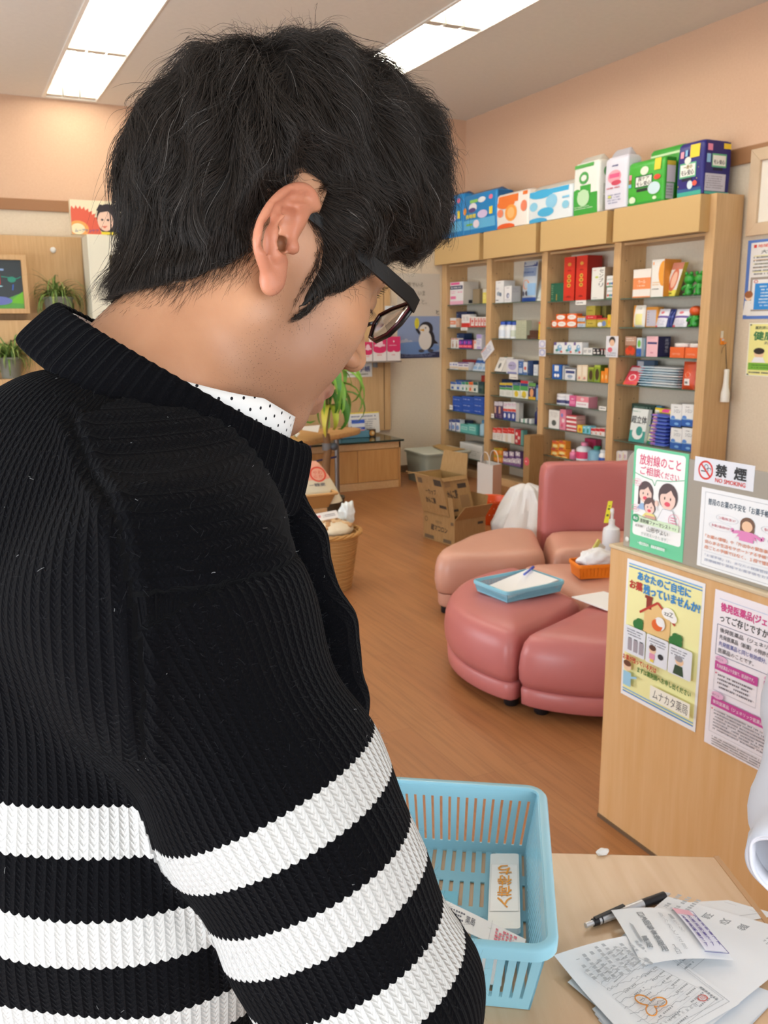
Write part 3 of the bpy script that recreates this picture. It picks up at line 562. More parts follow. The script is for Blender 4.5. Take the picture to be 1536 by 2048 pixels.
R_('C', 3, [336, 382, 432], 1085, 'box', 'cream box with pink lines', d=.08, col='#efdcc0', sidecol='#c9b491', spec='R,.2,.35,.8,.9,#f4e8d2;E,.5,.18,.2,.08,#dc8a7a')
R_('C', 3, [436, 488], 1105, 'box', 'short olive box with a brown picture', d=.07, col='#7d8f2c', spec='E,.5,.45,.32,.34,#4a3722;R,0,.88,1,1,#a9b84a')
R_('C', 3, [492, 548], 1085, 'box', 'taller olive box with a brown picture', d=.08, col='#86a02c', sidecol='#5f7420', spec='E,.5,.45,.32,.34,#4a3722;R,0,.88,1,1,#a9b84a')
R_('C', 3, [551, 583], 1140, 'box', 'short bright orange box', d=.06, col='#f08a22', spec='E,.5,.5,.2,.2,#f6c070')
R_('C', 3, [585, 618], 1112, 'box', 'taller bright orange box beside the upright', d=.07, col='#f29130', spec='E,.5,.4,.22,.15,#f6c88a')
def jar(b, s, x0, x1, yt, desc, col, lab, lid, xf=5.05, cat='jar', square=False):
    y0, y1, zt = span(b, x0, x1, yt, xf); z = SZ[b][s]+.0005; h = zt-z; r = (y1-y0)/2-.002; c = (xf+r, (y0+y1)/2, z)
    m = MB()
    if square: m.box(xf, xf+2*r, y0+.002, y1-.002, z, z+h*.72, mat(col, .4)); F = Face(m, (xf-.0002, y1-.002, z), (0, -1, 0), (0, 0, 1), 2*r, h*.72); deco(F, 'L,.15,.25,.85,.45,2,#f8c9b0')
    else:
        m.lathe([(r*.95, 0), (r, .004), (r, h*.68), (r*.9, h*.74)], mat(col, .35), c, 20); m.lathe([(r+.0006, h*.15), (r+.0006, h*.45)], mat(lab, .4), c, 20, caps=False)
    o = m.build('jar', loc=c); k = MB(); k.lathe([(r*.96, h*.74), (r*.98, h*.76), (r*.98, h*.97), (r*.9, h)], mat(lid, .35), c, 20); k.build('lid', o)
    tag(o, f'{desc}, {SHN[s]}, {BAYN[b]}', cat)
jar('C', 4, 122, 214, 1345, 'white cream jar with a navy label, the one farther in', '#e9eaf0', '#3d3f72', '#f2f2f4')
jar('C', 4, 216, 264, 1350, 'white cream jar with a navy label beside the pink box', '#e9eaf0', '#3d3f72', '#f2f2f4', xf=5.06)
R_('C', 4, [266, 324], 1362, 'box', 'bright pink box', d=.07, col='#e0649a', spec='R,.1,.2,.9,.5,#ec8fb8;L,.2,.6,.8,.8,1,#fff')
R_('C', 4, [327, 440], 1370, 'box', 'pink and white carton', d=.1, col='#f2eef0', sidecol='#d98c9c', spec='R,0,.5,1,1,#ec8f9f;E,.5,.74,.14,.14,#f6d4da;L,.1,.15,.9,.4,1,#c9a')
R_('C', 5, [82, 178], 1492, 'box', 'tall white box with an oval photo print', d=.08, col='#efeeea', sidecol='#cfc6c0', spec='E,.5,.3,.22,.16,#5a5f5c;L,.1,.6,.9,.9,4,#b9b4ae')
R_('C', 5, [182, 235], 1485, 'box', 'pink box with blue flowers', d=.07, col='#e88aa4', spec='E,.35,.7,.2,.1,#8a8fd0;E,.6,.45,.24,.1,#f6dbe2;E,.4,.2,.2,.1,#d85a78')
for lvl, (yt, yb) in enumerate([(1540, 1576), (1578, 1616), (1618, 1656), (1658, 1696)]):
    R_('C', 5, [238, 330], yt, 'box', f'flat red and white box, {["top","upper","lower","bottom"][lvl]} of the stack of four', d=.1, col='#d8525c', yb=yb, sidecol='#d9a7a2', spec='R,0,.25,1,.7,#f3ece8')
R_('C', 5, [338, 384], 1628, 'box', 'small yellow box', d=.06, col='#ecc23c', spec='E,.5,.4,.3,.25,#d8722c')
R_('C', 5, [386, 422, 458], 1636, 'box', 'small aqua box', d=.06, col='#7cc4d8', spec='R,.1,.1,.5,.6,#2f8f7e;L,.1,.7,.9,.9,1,#fff')
R_('C', 5, [461, 500, 540, 588], 1655, 'box', 'small red and white box', d=.06, col='#efe6e0', spec='R,0,.55,1,.95,#c92f3a;R,.1,.1,.3,.4,#e07a50')
for lvl, (yt, yb, xs) in enumerate([(1770, 1835, [108, 170, 232]), (1838, 1900, [100, 165, 236]), (1902, None, [66, 130, 195, 250])]):
    R_('C', 6, xs, yt, 'box', 'orange and yellow box', d=.06, col='#eea13a', yb=yb, spec='R,0,.6,1,.9,#d8632c;E,.5,.3,.36,.22,#f2d890;R,.1,.9,.6,1,#b23a6a', place=f'{["top","middle","bottom"][lvl]} layer, seventh shelf, '+BAYN['C'])
R_('C', 6, [255, 298], 1850, 'bottle', 'small pink bottle', cat='bottle', col='#e682a6', cap='#f2c4d4')
R_('C', 6, [300, 394], 1785, 'bottle', 'large bottle with a pink label and pink cap', cat='bottle', col='#dfe3e8', cap='#ef8fb0', label_col='#e0406e', neck=.4)
R_('C', 6, [398, 508], 1822, 'bottle', 'large pale blue bottle with a green cap', cat='bottle', col='#7aa9c2', cap='#2f9a72', neck=.35)
R_('C', 6, [405, 505], 1752, 'box', 'crimson box at the back', xf=5.20, d=.06, col='#c63a66', spec='R,.1,.3,.9,.6,#d86a8a')
R_('C', 6, [512, 578], 1852, 'bottle', 'white bottle with a blue band', cat='bottle', col='#eef0f2', cap='#dfe5ea', label_col='#3a62b8', neck=.7)
# -- the bay with the green figures
R_('D', 0, [847, 1008], 218, 'box', 'white and orange plaster carton', d=.1, col='#f4eee6', sidecol='#d8c8b4', spec='R,0,.3,1,.7,#f0925a;T,ウール,.3,.5,.7,.62,#fbe3d2;L,.25,.38,.75,.46,1,#fbe3d2;R,0,0,1,.05,#f0925a')
R_('D', 0, [1016, 1128], 130, 'box', 'tall white carton with a large orange circle', d=.17, col='#f4f1ea', sidecol='#eb9c3c', spec='R,.08,.86,.18,.94,#ee9a52;E,.98,.62,.42,.34,#f0a23e;L,.1,.3,.8,.42,2,#e8b87a;L,.1,.18,.7,.25,1,#555')
m = None
R_('D', 0, [1133, 1232], 165, 'box', 'leaning pack with a pale pink window', cat='pack', name='supporter_pack', xf=5.11, d=.04, col='#efe9e0', sidecol='#d9c64a', tip=.36, spec='R,0,0,1,.2,#ece25a;R,0,.8,1,1,#d98a72;E,.5,.5,.3,.3,#f0c2a8;O,.5,.5,.34,.34,#dd7a5a;L,.1,.05,.7,.15,1,#8a7a1a')
def frog(x0, x1, yt, shelf, label, body='#2f9a34', headcol=None, xf=5.06):
    y0, y1, zt = span('D', x0, x1, yt, xf); z = SZ['D'][shelf]+.0005; h = zt-z; w = (y1-y0)/2; c = (xf+w*.8, (y0+y1)/2)
    r = thing('vinyl_figure', label, 'toy figure', (c[0], c[1], z)); g = mat(body, .3); hc = mat(headcol or body, .3)
    b = MB(); b.lathe([(w*.3, 0), (w*.62, h*.08), (w*.66, h*.25), (w*.45, h*.46), (w*.3, h*.5)], g, (*c, z), 18); b.build('body', r)
    hd = MB(); hd.ball((c[0], c[1], z+h*.66), w*.9, hc, 18, 12, (.8, 1, h*.24/w)); hd.build('head', r)
    if not headcol:
        for s in (-1, 1): MB().ball((c[0]-w*.2, c[1]+s*w*.5, z+h*.9), w*.28, hc, 12, 8).build('eye_bump', r)
    for s in (-1, 1):
        MB().tube([(c[0]-w*.2, c[1]+s*w*.5, z+h*.42), (c[0]-w*.5, c[1]+s*w*.8, z+h*.32), (c[0]-w*.75, c[1]+s*w*.6, z+h*.26)], [w*.2, w*.2, w*.17], g, 8).build('arm', r)
        MB().ball((c[0]-w*.35, c[1]+s*w*.4, z+h*.055), w*.34, g, 12, 8, (1.3, 1, h*.055/(w*.34))).build('foot', r)
frog(1276, 1368, 235, 0, 'plain green vinyl frog figure next to the leaning pack, top shelf')
frog(1374, 1462, 225, 0, 'plain green vinyl frog figure beside the shelf upright, top shelf')
R_('D', 1, [820, 930], 545, 'pouch', 'cream and orange fold over pack', cat='pack', name='fold_pack', d=.06, col='#f3efe6', lean=.04, spec='R,0,0,.2,1,#eba03c;R,.35,.1,.85,.6,#f1ea9a;L,.3,.8,.8,.92,2,#887')
R_('D', 1, [935, 1068], 560, 'box', 'orange box with a grey window', d=.06, xf=5.09, col='#e39c40', spec='R,.25,.05,.9,.85,#c3c0cc;L,.3,.2,.45,.8,5,#8a8fae')
for a, c_, n_ in ((1033, 1128, 'farther'), (1188, 1314, 'nearer')):
    R_('D', 1, [a, c_], 570, 'pouch', f'white pouch with a purple stripe, the {n_} one', cat='pouch', d=.04, col='#eceaf2', lean=.3, spec='R,0,.48,1,.6,#6a52a0;E,.45,.78,.16,.08,#e0808a;L,.1,.1,.9,.4,4,#a8a4c2;R,.0,.0,.2,.1,#d64a5a')
R_('D', 1, [1130, 1158, 1184], 572, 'pouch', 'navy pouch standing edge on', cat='pouch', d=.04, col='#27367e', lean=.3, spec='R,.1,.5,.9,.6,#5a6ab0')
frog(1318, 1428, 520, 1, 'green figure with a round orange head, second shelf', headcol='#dc5a26')
R_('D', 2, [772, 872], 828, 'box', 'box with a red fruit photo', d=.06, col='#8a5a40', spec='R,0,.55,1,1,#b9927c;L,.1,.75,.9,.95,2,#f0e6dc;E,.3,.25,.25,.2,#df4a26;E,.7,.25,.25,.2,#df4a26;E,.5,.4,.2,.14,#c93a20')
R_('D', 2, [876, 922], 838, 'box', 'narrow green and blue box', d=.06, col='#cfe0e4', spec='R,0,0,1,.42,#2f5fae;E,.5,.68,.32,.2,#74b84a')
R_('D', 2, [925, 955], 850, 'box', 'slim pale blue box', xf=5.08, d=.06, col='#8fb4c8', spec='R,0,0,1,.4,#5c86a8')
R_('D', 2, [966, 1070], 826, 'box', 'pink box with a navy ribbon print', d=.13, col='#eebcc6', sidecol='#2c2f5a', spec='R,.08,.62,.92,.72,#3a3f74;L,.2,.9,.8,.95,1,#b98;E,.5,.2,.16,.04,#d990a2', side='V,薬用養生,.55,.2,.85,.9,#c9cde0')
jar('D', 2, 1178, 1308, 886, 'square orange jar with white lid, the farther one', '#ea6a34', '#fff', '#f6f1ea', square=True)
jar('D', 2, 1314, 1440, 890, 'square orange jar with white lid beside the upright', '#ea6a34', '#fff', '#f6f1ea', square=True)
R_('D', 3, [742, 866], 1066, 'pouch', 'slanting red and pink plaster pack', cat='pack', name='plaster_pack', d=.03, col='#e0475a', lean=.55, spec='R,0,0,1,.16,#ec7a30;E,.55,.35,.25,.16,#f6e2e4;R,.1,.7,.9,.9,#f3d9dc')
R_('D', 3, [876, 1035], 1042, 'box', 'tall blue pack standing at the back', cat='pack', name='tall_pack', xf=5.16, d=.04, col='#49637e', spec='R,.05,.75,.4,.95,#c8cfd8;R,.1,.3,.9,.4,#b89a3a;L,.1,.5,.9,.7,3,#9db4cc')
def bag_pile(b, s, x0, x1, ytop, nn, col, spec, desc, cat, xf=5.04, d=.18, tilt=.02):
    y0, y1, zt = span(b, x0, x1, ytop, xf); z = SZ[b][s]+.0008; th = (zt-z)/nn; rg = random.Random(nn)
    for k in range(nn):
        m = MB(); a = y0+rg.uniform(0, .02); c_ = y1-rg.uniform(0, .02); zz = z+k*th; x = xf+rg.uniform(0, .02)
        nu = 10; rs = []
        for i in range(nu+1):
            t = i/nu; e = math.sin(PI*min(max(t, .03), .97))**.35; yy = c_+(a-c_)*t; h = th*.47*e+.0012; dd = d*(.9+.1*e); mid = zz+th*.5
            rs.append([(x, yy, mid-.0006-.25*h), (x+.02, yy, mid-h), (x+dd-.02, yy, mid-h), (x+dd, yy, mid), (x+dd-.02, yy, mid+h), (x+.02, yy, mid+h), (x, yy, mid+.0006+.25*h)])
        m.rings(rs, mat(col[k % len(col)], .3))
        F = Face(m, (x+.0008, c_-.02, zz+th*.12), (0, -1, 0), (.12, 0, 1), (c_-a)-.04, th*.76); deco(F, spec)
        o = m.build('refill_pack', loc=(x+d/2, (a+c_)/2, zz), smooth=60)
        tag(o, f'{ORD[k]} {desc} from the bottom of its pile, {SHN[s]}, {BAYN[b]}', cat, f'{desc} pile')
bag_pile('D', 3, 880, 1255, 1098, 8, ['#c9d6dc', '#d8dde0', '#b9ccd8'], 'R,0,.1,.35,.9,#5c9ec0;R,.55,.2,.95,.7,#d9cfc8;L,.35,.3,.6,.7,2,#3b6a86', 'flat blue and silver pack', 'pack')
R_('D', 3, [1268, 1382], 1055, 'pouch', 'red orange stand up pouch with a white label', cat='pouch', d=.06, col='#d9532c', lean=.06, spec='E,.55,.52,.2,.1,#eaa890;R,.3,.14,.72,.38,#efe9e4;R,.35,.2,.6,.28,#777')
R_('D', 3, [1385, 1440], 1120, 'pouch', 'short red orange pouch beside the upright', cat='pouch', d=.05, col='#e2602f', lean=.06, spec='E,.5,.3,.3,.16,#f3e6dc')
R_('D', 4, [832, 1040], 1440, 'box', 'dark green box at the back', xf=5.19, d=.06, col='#2c4a42', spec='L,.1,.85,.9,.97,1,#7a9a8e')
R_('D', 4, [812, 955], 1485, 'box', 'white and teal mask pack', cat='pack', name='mask_pack', d=.04, col='#e7eeec', lean=.12, spec='T,超立体,.02,.56,.98,.78,#26343a,.02;R,0,0,1,.34,#3f9a92;E,.5,.26,.34,.18,#eef3f2;E,.6,.34,.2,.14,#3f9a92;L,.05,.88,.6,.95,1,#7a9')
R_('D', 4, [958, 1010], 1500, 'pouch', 'narrow pouch with orange flowers', cat='pouch', d=.04, col='#dfe2b8', lean=.3, spec='E,.4,.7,.24,.1,#e8943c;E,.6,.4,.24,.1,#d84a3a;R,0,0,1,.1,#3a8a5a')
R_('D', 4, [1050, 1100], 1455, 'box', 'teal blue card at the back', xf=5.2, d=.03, col='#4a86a8')
bag_pile('D', 4, 985, 1170, 1530, 9, ['#4a62c2', '#3a50b0'], 'R,0,.15,.3,.95,#e68ac2;R,.3,.1,.95,.6,#7f9fe8;R,.4,.6,.9,.9,#2b3a90', 'flat violet blue refill pack', 'pack')
R_('D', 4, [1012, 1168], 1478, 'pouch', 'bright yellow and pink pack lying on the violet packs', cat='pack', name='tissue_pack', xf=5.08, d=.06, col='#e9cf3e', yb=1528, lean=.1, spec='R,.55,.3,1,.9,#d83a8a;R,0,.1,.4,.6,#f2f0e0')
for lvl, (yt, yb) in enumerate([(1440, 1640), (1655, None)]):
    R_('D', 4, [1183, 1285, 1392], yt, 'box', 'white and blue deodorizer box', d=.14, col='#edf0f0', yb=yb, sidecol='#262f5c', spec='R,0,0,1,.3,#2f62b4;L,.3,.84,.75,.9,1,#333;T,シロン,.3,.62,.9,.78,#8a949c,.01;E,.25,.38,.2,.1,#5c8fd8;E,.6,.12,.2,.06,#7fb4e8;R,.0,.3,1,.34,#8ab4da', place=f'{["upper","lower"][lvl]} layer, fifth shelf, '+BAYN['D'])
R_('D', 5, [652, 700, 745, 790], 1862, 'box', 'white and purple box', d=.08, col='#e9e4e2', spec='R,0,0,1,.3,#3c3f96;E,.5,.7,.3,.12,#cfb3c2;R,.1,.4,.3,.9,#efe2b8')
# -- price tags on the shelf edges and small cards hung on the uprights
def price_tag(b, s, x0, x1, yt, yb):
    xq = XF+.0125; y0, y1, zt = span(b, x0, x1, yt, xq); zb = onx(*ZF[b]((x0+x1)/2, yb), xq).z; m = MB(); m.box(xq, xq+.0012, y0, y1, zb, max(zt, SZ[b][s]-.001), mat('#f0eee8'))
    Face(m, (xq-.0002, y1, zb), (0, -1, 0), (0, 0, 1), y1-y0, zt-zb).lines(.1, .25, .9, .8, 1, mat('#777'), seed=x0); o = m.build('price_tag', loc=(xq, (y0+y1)/2, zb), smooth=0)
    tag(o, f'small white price tag on the edge of the {SHN[s]}, {BAYN[b]}', 'price tag', 'price tags')
for a in (('A', 1, 240, 302, 630, 656), ('A', 5, 135, 165, 1350, 1393), ('B', 2, 690, 770, 1080, 1110), ('B', 4, 523, 550, 1430, 1470), ('C', 0, 322, 416, 505, 540), ('C', 4, 532, 598, 1458, 1496)): price_tag(*a)
def talker(px, py, pw, ph, label, parts, turn=0.0):
    x = XF-.012; p = onx(px, py, x); q = onx(px+pw, py+ph, x); w = abs(p.y-q.y); h = p.z-q.z; c = Vector((x, (p.y+q.y)/2, (p.z+q.z)/2)); cs, sn = math.cos(turn), math.sin(turn)
    U = Vector((0, -cs, sn)); V = Vector((0, sn, cs)); m = MB(); o = c-U*w/2-V*h/2
    m.hexa([o+Vector((.0015, 0, 0)), o, o+U*w, o+U*w+Vector((.0015, 0, 0))], [o+V*h+Vector((.0015, 0, 0)), o+V*h, o+U*w+V*h, o+U*w+V*h+Vector((.0015, 0, 0))], mat('#e9e8ee'))
    m.box(x+.0015, XF-.0003, c.y-.004, c.y+.004, c.z-.006, c.z+.006, mat('#e9e8ee'))
    F = Face(m, o-Vector((.0002, 0, 0)), U, V, w, h)
    for s in parts: deco(F, s)
    tag(m.build('hanging_card', loc=c, smooth=0), label, 'card')
talker(963, 690, 24, 24, 'tilted white advert card hung on the upright between first and second bay', ['L,.1,.2,.9,.8,4,#7a8ab4;R,.05,.85,.5,.95,#d98a7a'], .6)
talker(1213, 672, 22, 43, 'white advert card with a dark haired woman on the third upright', ['R,.1,0,.9,.45,#dfe3ea;E,.5,.78,.26,.2,#2b2523;E,.5,.68,.2,.16,#ecc3a4;E,.35,.35,.2,.12,#d86a7a;L,.1,.05,.9,.25,2,#889'])
talker(1078, 680, 13, 16, 'upper round lavender sticker card on the second upright', ['E,.5,.5,.45,.45,#c6c3df;E,.5,.5,.25,.25,#e9e8f2'])
talker(1078, 697, 13, 16, 'lower round lavender sticker card on the second upright', ['E,.5,.5,.45,.45,#b9bddf;E,.5,.5,.25,.25,#e9e8f2'])
# ================================================================== packs standing on top of the shelving
ZT2 = max(z1h, 2.506)+.001
def z1(X, Y): return 860+X*.24740, 260+Y*.24740
def z2(X, Y): return 1130+X*.26432, 260+Y*.26432
def rrect_ring(x0, x1, y0, y1, r, z, n=4):
    p = []
    for cx, cy, t in ((x1-r, y0+r, -90), (x1-r, y1-r, 0), (x0+r, y1-r, 90), (x0+r, y0+r, 180)):
        p += [(cx+r*math.cos(math.radians(t+90*i/n)), cy+r*math.sin(math.radians(t+90*i/n)), z) for i in range(n+1)]
    return p
def soft_pack(label, y0, y1, zt, xf, d, col, spec, side='', sidecol=None, fin=.0, fincol=None, puff=.008, cat='diaper pack', name='diaper_pack', z0=ZT2):
    h = zt-z0; m = MB(); mm = mat(col, .32, bump=.15, bscale=35); rs = []
    for t in (0, .015, .08, .3, .6, .85, .95, 1):
        e = puff*math.sin(PI*min(max(t, .0), 1)); s = .012 if t in (0, 1) else 0
        rs.append(rrect_ring(xf-e+s, xf+d+e-s, y0-e*.3+s, y1+e*.3-s, .022, z0+h*t))
    m.rings(rs, mm)
    Fr = Face(m, (xf, y1-.012, z0), (0, -1, 0), (0, 0, 1), (y1-y0)-.024, h, .0004, lambda a, b: puff*math.sin(PI*b)+.0012); Fr.k = 1; deco(Fr, spec)
    if side or sidecol:
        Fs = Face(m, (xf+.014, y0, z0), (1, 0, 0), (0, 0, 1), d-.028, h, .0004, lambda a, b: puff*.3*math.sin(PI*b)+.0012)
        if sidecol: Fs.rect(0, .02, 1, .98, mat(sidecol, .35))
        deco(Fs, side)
    o = m.build(name, loc=(xf+d/2, (y0+y1)/2, z0), smooth=50)
    if fin:
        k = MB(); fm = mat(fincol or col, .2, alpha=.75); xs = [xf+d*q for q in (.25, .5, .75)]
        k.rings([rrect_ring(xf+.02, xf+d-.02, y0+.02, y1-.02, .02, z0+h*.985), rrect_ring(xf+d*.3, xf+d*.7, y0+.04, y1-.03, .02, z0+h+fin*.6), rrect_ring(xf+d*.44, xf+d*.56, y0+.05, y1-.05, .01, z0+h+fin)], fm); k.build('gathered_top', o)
    tag(o, label, cat, 'diaper packs on top of the shelving')
def zz(f, X, Y, x): return onx(*f(X, Y), x)
xf = 4.945
BL = 'R,0,0,1,.12,#0f7fc4;R,0,.12,1,.36,#5fb4e2;E,.3,.66,.13,.12,#f1eef6;E,.28,.6,.12,.06,#5d4a86;R,.2,.78,.45,.86,#8fd06a;E,.58,.82,.12,.07,#eef3fa;E,.86,.84,.06,.06,#e87a9a;T,長時間,.08,.4,.4,.5,#f3e24a,.03;E,.62,.46,.16,.1,#d9c8ee;R,.83,.42,.93,.6,#f0dc4a;E,.05,.6,.05,.09,#f09a3a;E,.42,.24,.1,.1,#f0e2f0;R,.1,.22,.3,.27,#7ab84a'
y1_ = min(zz(z1, -20, 700, xf).y, 8.685); ym = zz(z1, 272, 700, xf).y; y2_ = zz(z1, 540, 650, xf).y
soft_pack('bright blue pack on the shelf top, partly hidden by the hair', ym+.004, y1_, zz(z1, 190, 530, xf).z, xf, .2, '#1787cc', BL, fin=.03, fincol='#1c5f9c')
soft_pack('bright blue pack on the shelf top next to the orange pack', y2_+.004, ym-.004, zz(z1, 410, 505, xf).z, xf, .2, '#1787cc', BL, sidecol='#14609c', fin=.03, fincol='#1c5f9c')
y3_ = zz(z1, 800, 600, xf).y
soft_pack('white pack with orange waves on the shelf top', y3_+.004, y2_-.004, zz(z1, 680, 500, xf).z, xf, .18, '#f4efe8', 'R,.04,.72,.7,.94,#ec7a34;E,.3,.7,.3,.14,#ec7a34;E,.48,.42,.2,.24,#f4a24a;E,.48,.42,.12,.16,#f7c07a;E,.12,.45,.1,.12,#ef8a68;E,.9,.55,.1,.16,#ef8a68;E,.3,.04,.3,.1,#e8622c;R,.85,.86,1,.96,#ec7a34', fin=.02, fincol='#f1e6dc')
y4_ = zz(z1, 1160, 500, xf).y; y4m = zz(z1, 1070, 550, xf).y
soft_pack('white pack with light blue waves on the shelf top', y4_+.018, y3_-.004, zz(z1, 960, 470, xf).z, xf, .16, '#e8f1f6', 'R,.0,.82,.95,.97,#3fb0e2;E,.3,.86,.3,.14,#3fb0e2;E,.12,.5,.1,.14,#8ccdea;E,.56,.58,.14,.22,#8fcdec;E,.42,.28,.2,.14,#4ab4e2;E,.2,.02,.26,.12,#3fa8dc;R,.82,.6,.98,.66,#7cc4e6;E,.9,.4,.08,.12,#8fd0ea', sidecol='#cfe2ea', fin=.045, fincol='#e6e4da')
x5 = 4.95; ya, yb = zz(z1, 1160, 500, x5).y-.004, zz(z1, 1368, 450, x5).y
soft_pack('tall white pack with a green base on the shelf top', yb, ya, zz(z1, 1280, 255, x5).z, x5, .16, '#eef1ea', 'R,0,0,1,.4,#3aa53e;E,.15,.4,.2,.1,#3aa53e;R,.28,.4,.72,.56,#3aa53e;R,.0,.9,.8,.97,#58b055;E,.42,.7,.2,.12,#4aa552;E,.42,.7,.12,.06,#eef1ea;E,.42,.32,.26,.16,#bfe3b8;R,.2,.28,.64,.44,#bfe3b8;L,.05,.1,.85,.17,2,#d6efd2', side='E,.5,.78,.3,.1,#4a9a56;R,.2,.35,.9,.55,#cfd2c6;R,.2,.05,.95,.33,#c6cbbd', fin=.05, fincol='#e9e6da')
x6 = 4.955; ya, yb = zz(z2, 302, 400, x6).y, zz(z2, 472, 400, x6).y
soft_pack('white pack with a pink oval label on the shelf top', yb, ya-.002, zz(z2, 390, 200, x6).z, x6, .14, '#e3e3f0', 'E,.45,.62,.33,.13,#f0a3b0;R,.2,.6,.7,.68,#e2608c;E,.55,.5,.24,.05,#cf4a62;L,.3,.8,.6,.86,1,#3f4a8a;L,.1,.38,.75,.44,1,#cf5a6a;E,.25,.24,.08,.03,#dfe04a;L,.15,.1,.8,.3,4,#8d92b4', fin=.06, fincol='#d6d6e0')
x7 = 4.95; ya, yb = zz(z2, 478, 400, x7).y, zz(z2, 750, 400, x7).y
SG = 'R,.2,.38,.72,.66,#14663a;R,.23,.41,.69,.63,#f1f2ea;T,尿ケア,.3,.53,.62,.62,#3a3f34,.02;T,モレ安心,.25,.42,.68,.52,#23262a,.02;R,.26,.29,.66,.36,#25342c;E,.47,.76,.12,.1,#e9ecd8;R,.02,.6,.1,.72,#e08aa0;R,.02,.42,.1,.54,#7cc0e2;R,.02,.5,.1,.6,#8a6a2a;R,.76,.72,.94,.98,#f0d43c;E,.86,.56,.1,.06,#e24a34;E,.78,.32,.18,.14,#cfe8ee;E,.14,.12,.1,.08,#dff0d0;R,0,0,1,.05,#2f9a3a;E,.8,.1,.06,.04,#dff0d0'
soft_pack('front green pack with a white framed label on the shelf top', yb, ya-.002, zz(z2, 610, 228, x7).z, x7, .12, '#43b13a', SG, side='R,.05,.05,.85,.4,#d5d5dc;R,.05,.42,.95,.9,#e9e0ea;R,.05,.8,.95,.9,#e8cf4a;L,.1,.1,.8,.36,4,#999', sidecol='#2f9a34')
x8 = 5.10; ya, yb = zz(z2, 640, 300, x8).y, zz(z2, 900, 300, x8).y
soft_pack('green pack at the back behind the front green one', yb, ya, zz(z2, 760, 135, x8).z, x8, .17, '#3fa83a', 'R,.0,.86,1,.9,#cfe8b8;R,.1,.7,.2,.82,#26332a', sidecol='#2f9434')
x9 = 4.95; ya, yb = zz(z2, 850, 300, x9).y, zz(z2, 1048, 300, x9).y
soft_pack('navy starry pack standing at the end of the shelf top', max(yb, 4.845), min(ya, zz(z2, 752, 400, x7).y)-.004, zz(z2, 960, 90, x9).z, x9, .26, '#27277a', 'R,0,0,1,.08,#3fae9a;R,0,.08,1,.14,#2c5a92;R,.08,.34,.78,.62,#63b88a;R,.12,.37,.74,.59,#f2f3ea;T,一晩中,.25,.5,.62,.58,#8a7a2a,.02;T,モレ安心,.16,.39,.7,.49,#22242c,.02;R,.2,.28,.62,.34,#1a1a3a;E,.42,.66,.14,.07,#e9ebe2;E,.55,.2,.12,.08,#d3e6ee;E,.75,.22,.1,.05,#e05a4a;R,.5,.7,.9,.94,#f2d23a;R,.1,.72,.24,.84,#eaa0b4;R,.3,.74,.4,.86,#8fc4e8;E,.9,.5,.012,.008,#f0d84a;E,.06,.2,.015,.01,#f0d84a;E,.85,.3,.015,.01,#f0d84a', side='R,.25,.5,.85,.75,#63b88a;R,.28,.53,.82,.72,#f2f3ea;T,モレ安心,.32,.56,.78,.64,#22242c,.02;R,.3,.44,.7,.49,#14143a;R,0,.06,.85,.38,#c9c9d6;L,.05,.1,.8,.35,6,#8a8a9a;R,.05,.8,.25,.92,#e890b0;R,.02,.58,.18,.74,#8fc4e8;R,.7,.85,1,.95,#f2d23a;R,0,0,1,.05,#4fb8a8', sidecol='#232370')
# ================================================================== things on the right wall and on the shelf end
def wall_R(px0, py0, px1, py1, th=.0):     # origin, width, height of a rectangle hung on the right wall
    a = onx(px0, py0, XR-th); b = onx(px1, py1, XR-th); return a, b
a = onx(1496, 400, XR-.03); zb = onx(1500, 472, XR-.03).z; zt = onx(1502, 300, XR-.03).z; y1f = a.y; y0f = y1f-.95
fr = MB(); FW = .085; W_F = wood('frame_wood', '#cbb090', '#d8c0a2', (.5, .5, .5), .5)
for q in ([(y0f, zb), (y1f, zb), (y1f-FW, zb+FW), (y0f+FW, zb+FW)], [(y0f, zt), (y0f+FW, zt-FW), (y1f-FW, zt-FW), (y1f, zt)], [(y0f, zb), (y0f+FW, zb+FW), (y0f+FW, zt-FW), (y0f, zt)], [(y1f, zb), (y1f, zt), (y1f-FW, zt-FW), (y1f-FW, zb+FW)]):
    fr.hexa([(XR-.004, y, z) for y, z in q], [(XR-.034, y, z) for y, z in q], W_F)
r = thing('framed_picture', 'picture in a broad pale wood frame on the right wall', 'picture', (XR, (y0f+y1f)/2, zb))
fr.build('frame', r, bev=.003)
m = MB(); m.box(XR-.012, XR-.004, y0f+FW, y1f-FW, zb+FW, zt-FW, mat('#efe8da', .8)); m.build('mat_board', r)
m = MB(); m.box(XR-.016, XR-.0122, y0f+FW+.12, y1f-FW-.12, zb+FW+.11, zt-FW-.07, mat('#6cc3cc', .6)); F = Face(m, (XR-.0162, y1f-FW-.12, zb+FW+.11), (0, -1, 0), (0, 0, 1), y1f-y0f-2*FW-.24, zt-zb-2*FW-.18); F.rect(0, .32, 1, 1, mat('#4f9fd4', .6)); F.rect(0, .3, 1, .33, mat('#a5d8d2', .6)); m.build('seascape', r)
def wall_sheet(px0, px1, pya, pyb, depth_w, name, label, cat, base, draw, th=.003):
    p = onx(px0, (pya+pyb)/2, XR-th); zt = onx(px0+20, pya, XR-th).z; zb = onx(px0+12, pyb, XR-th).z; m = MB()
    m.box(XR-th, XR-.0006, p.y-depth_w, p.y, zb, zt, mat(base, .6)); F = Face(m, (XR-th-.0002, p.y, zb), (0, -1, 0), (0, 0, 1), depth_w, zt-zb); draw(F)
    return tag(m.build(name, loc=(XR, p.y-depth_w/2, zb), smooth=0), label, cat)
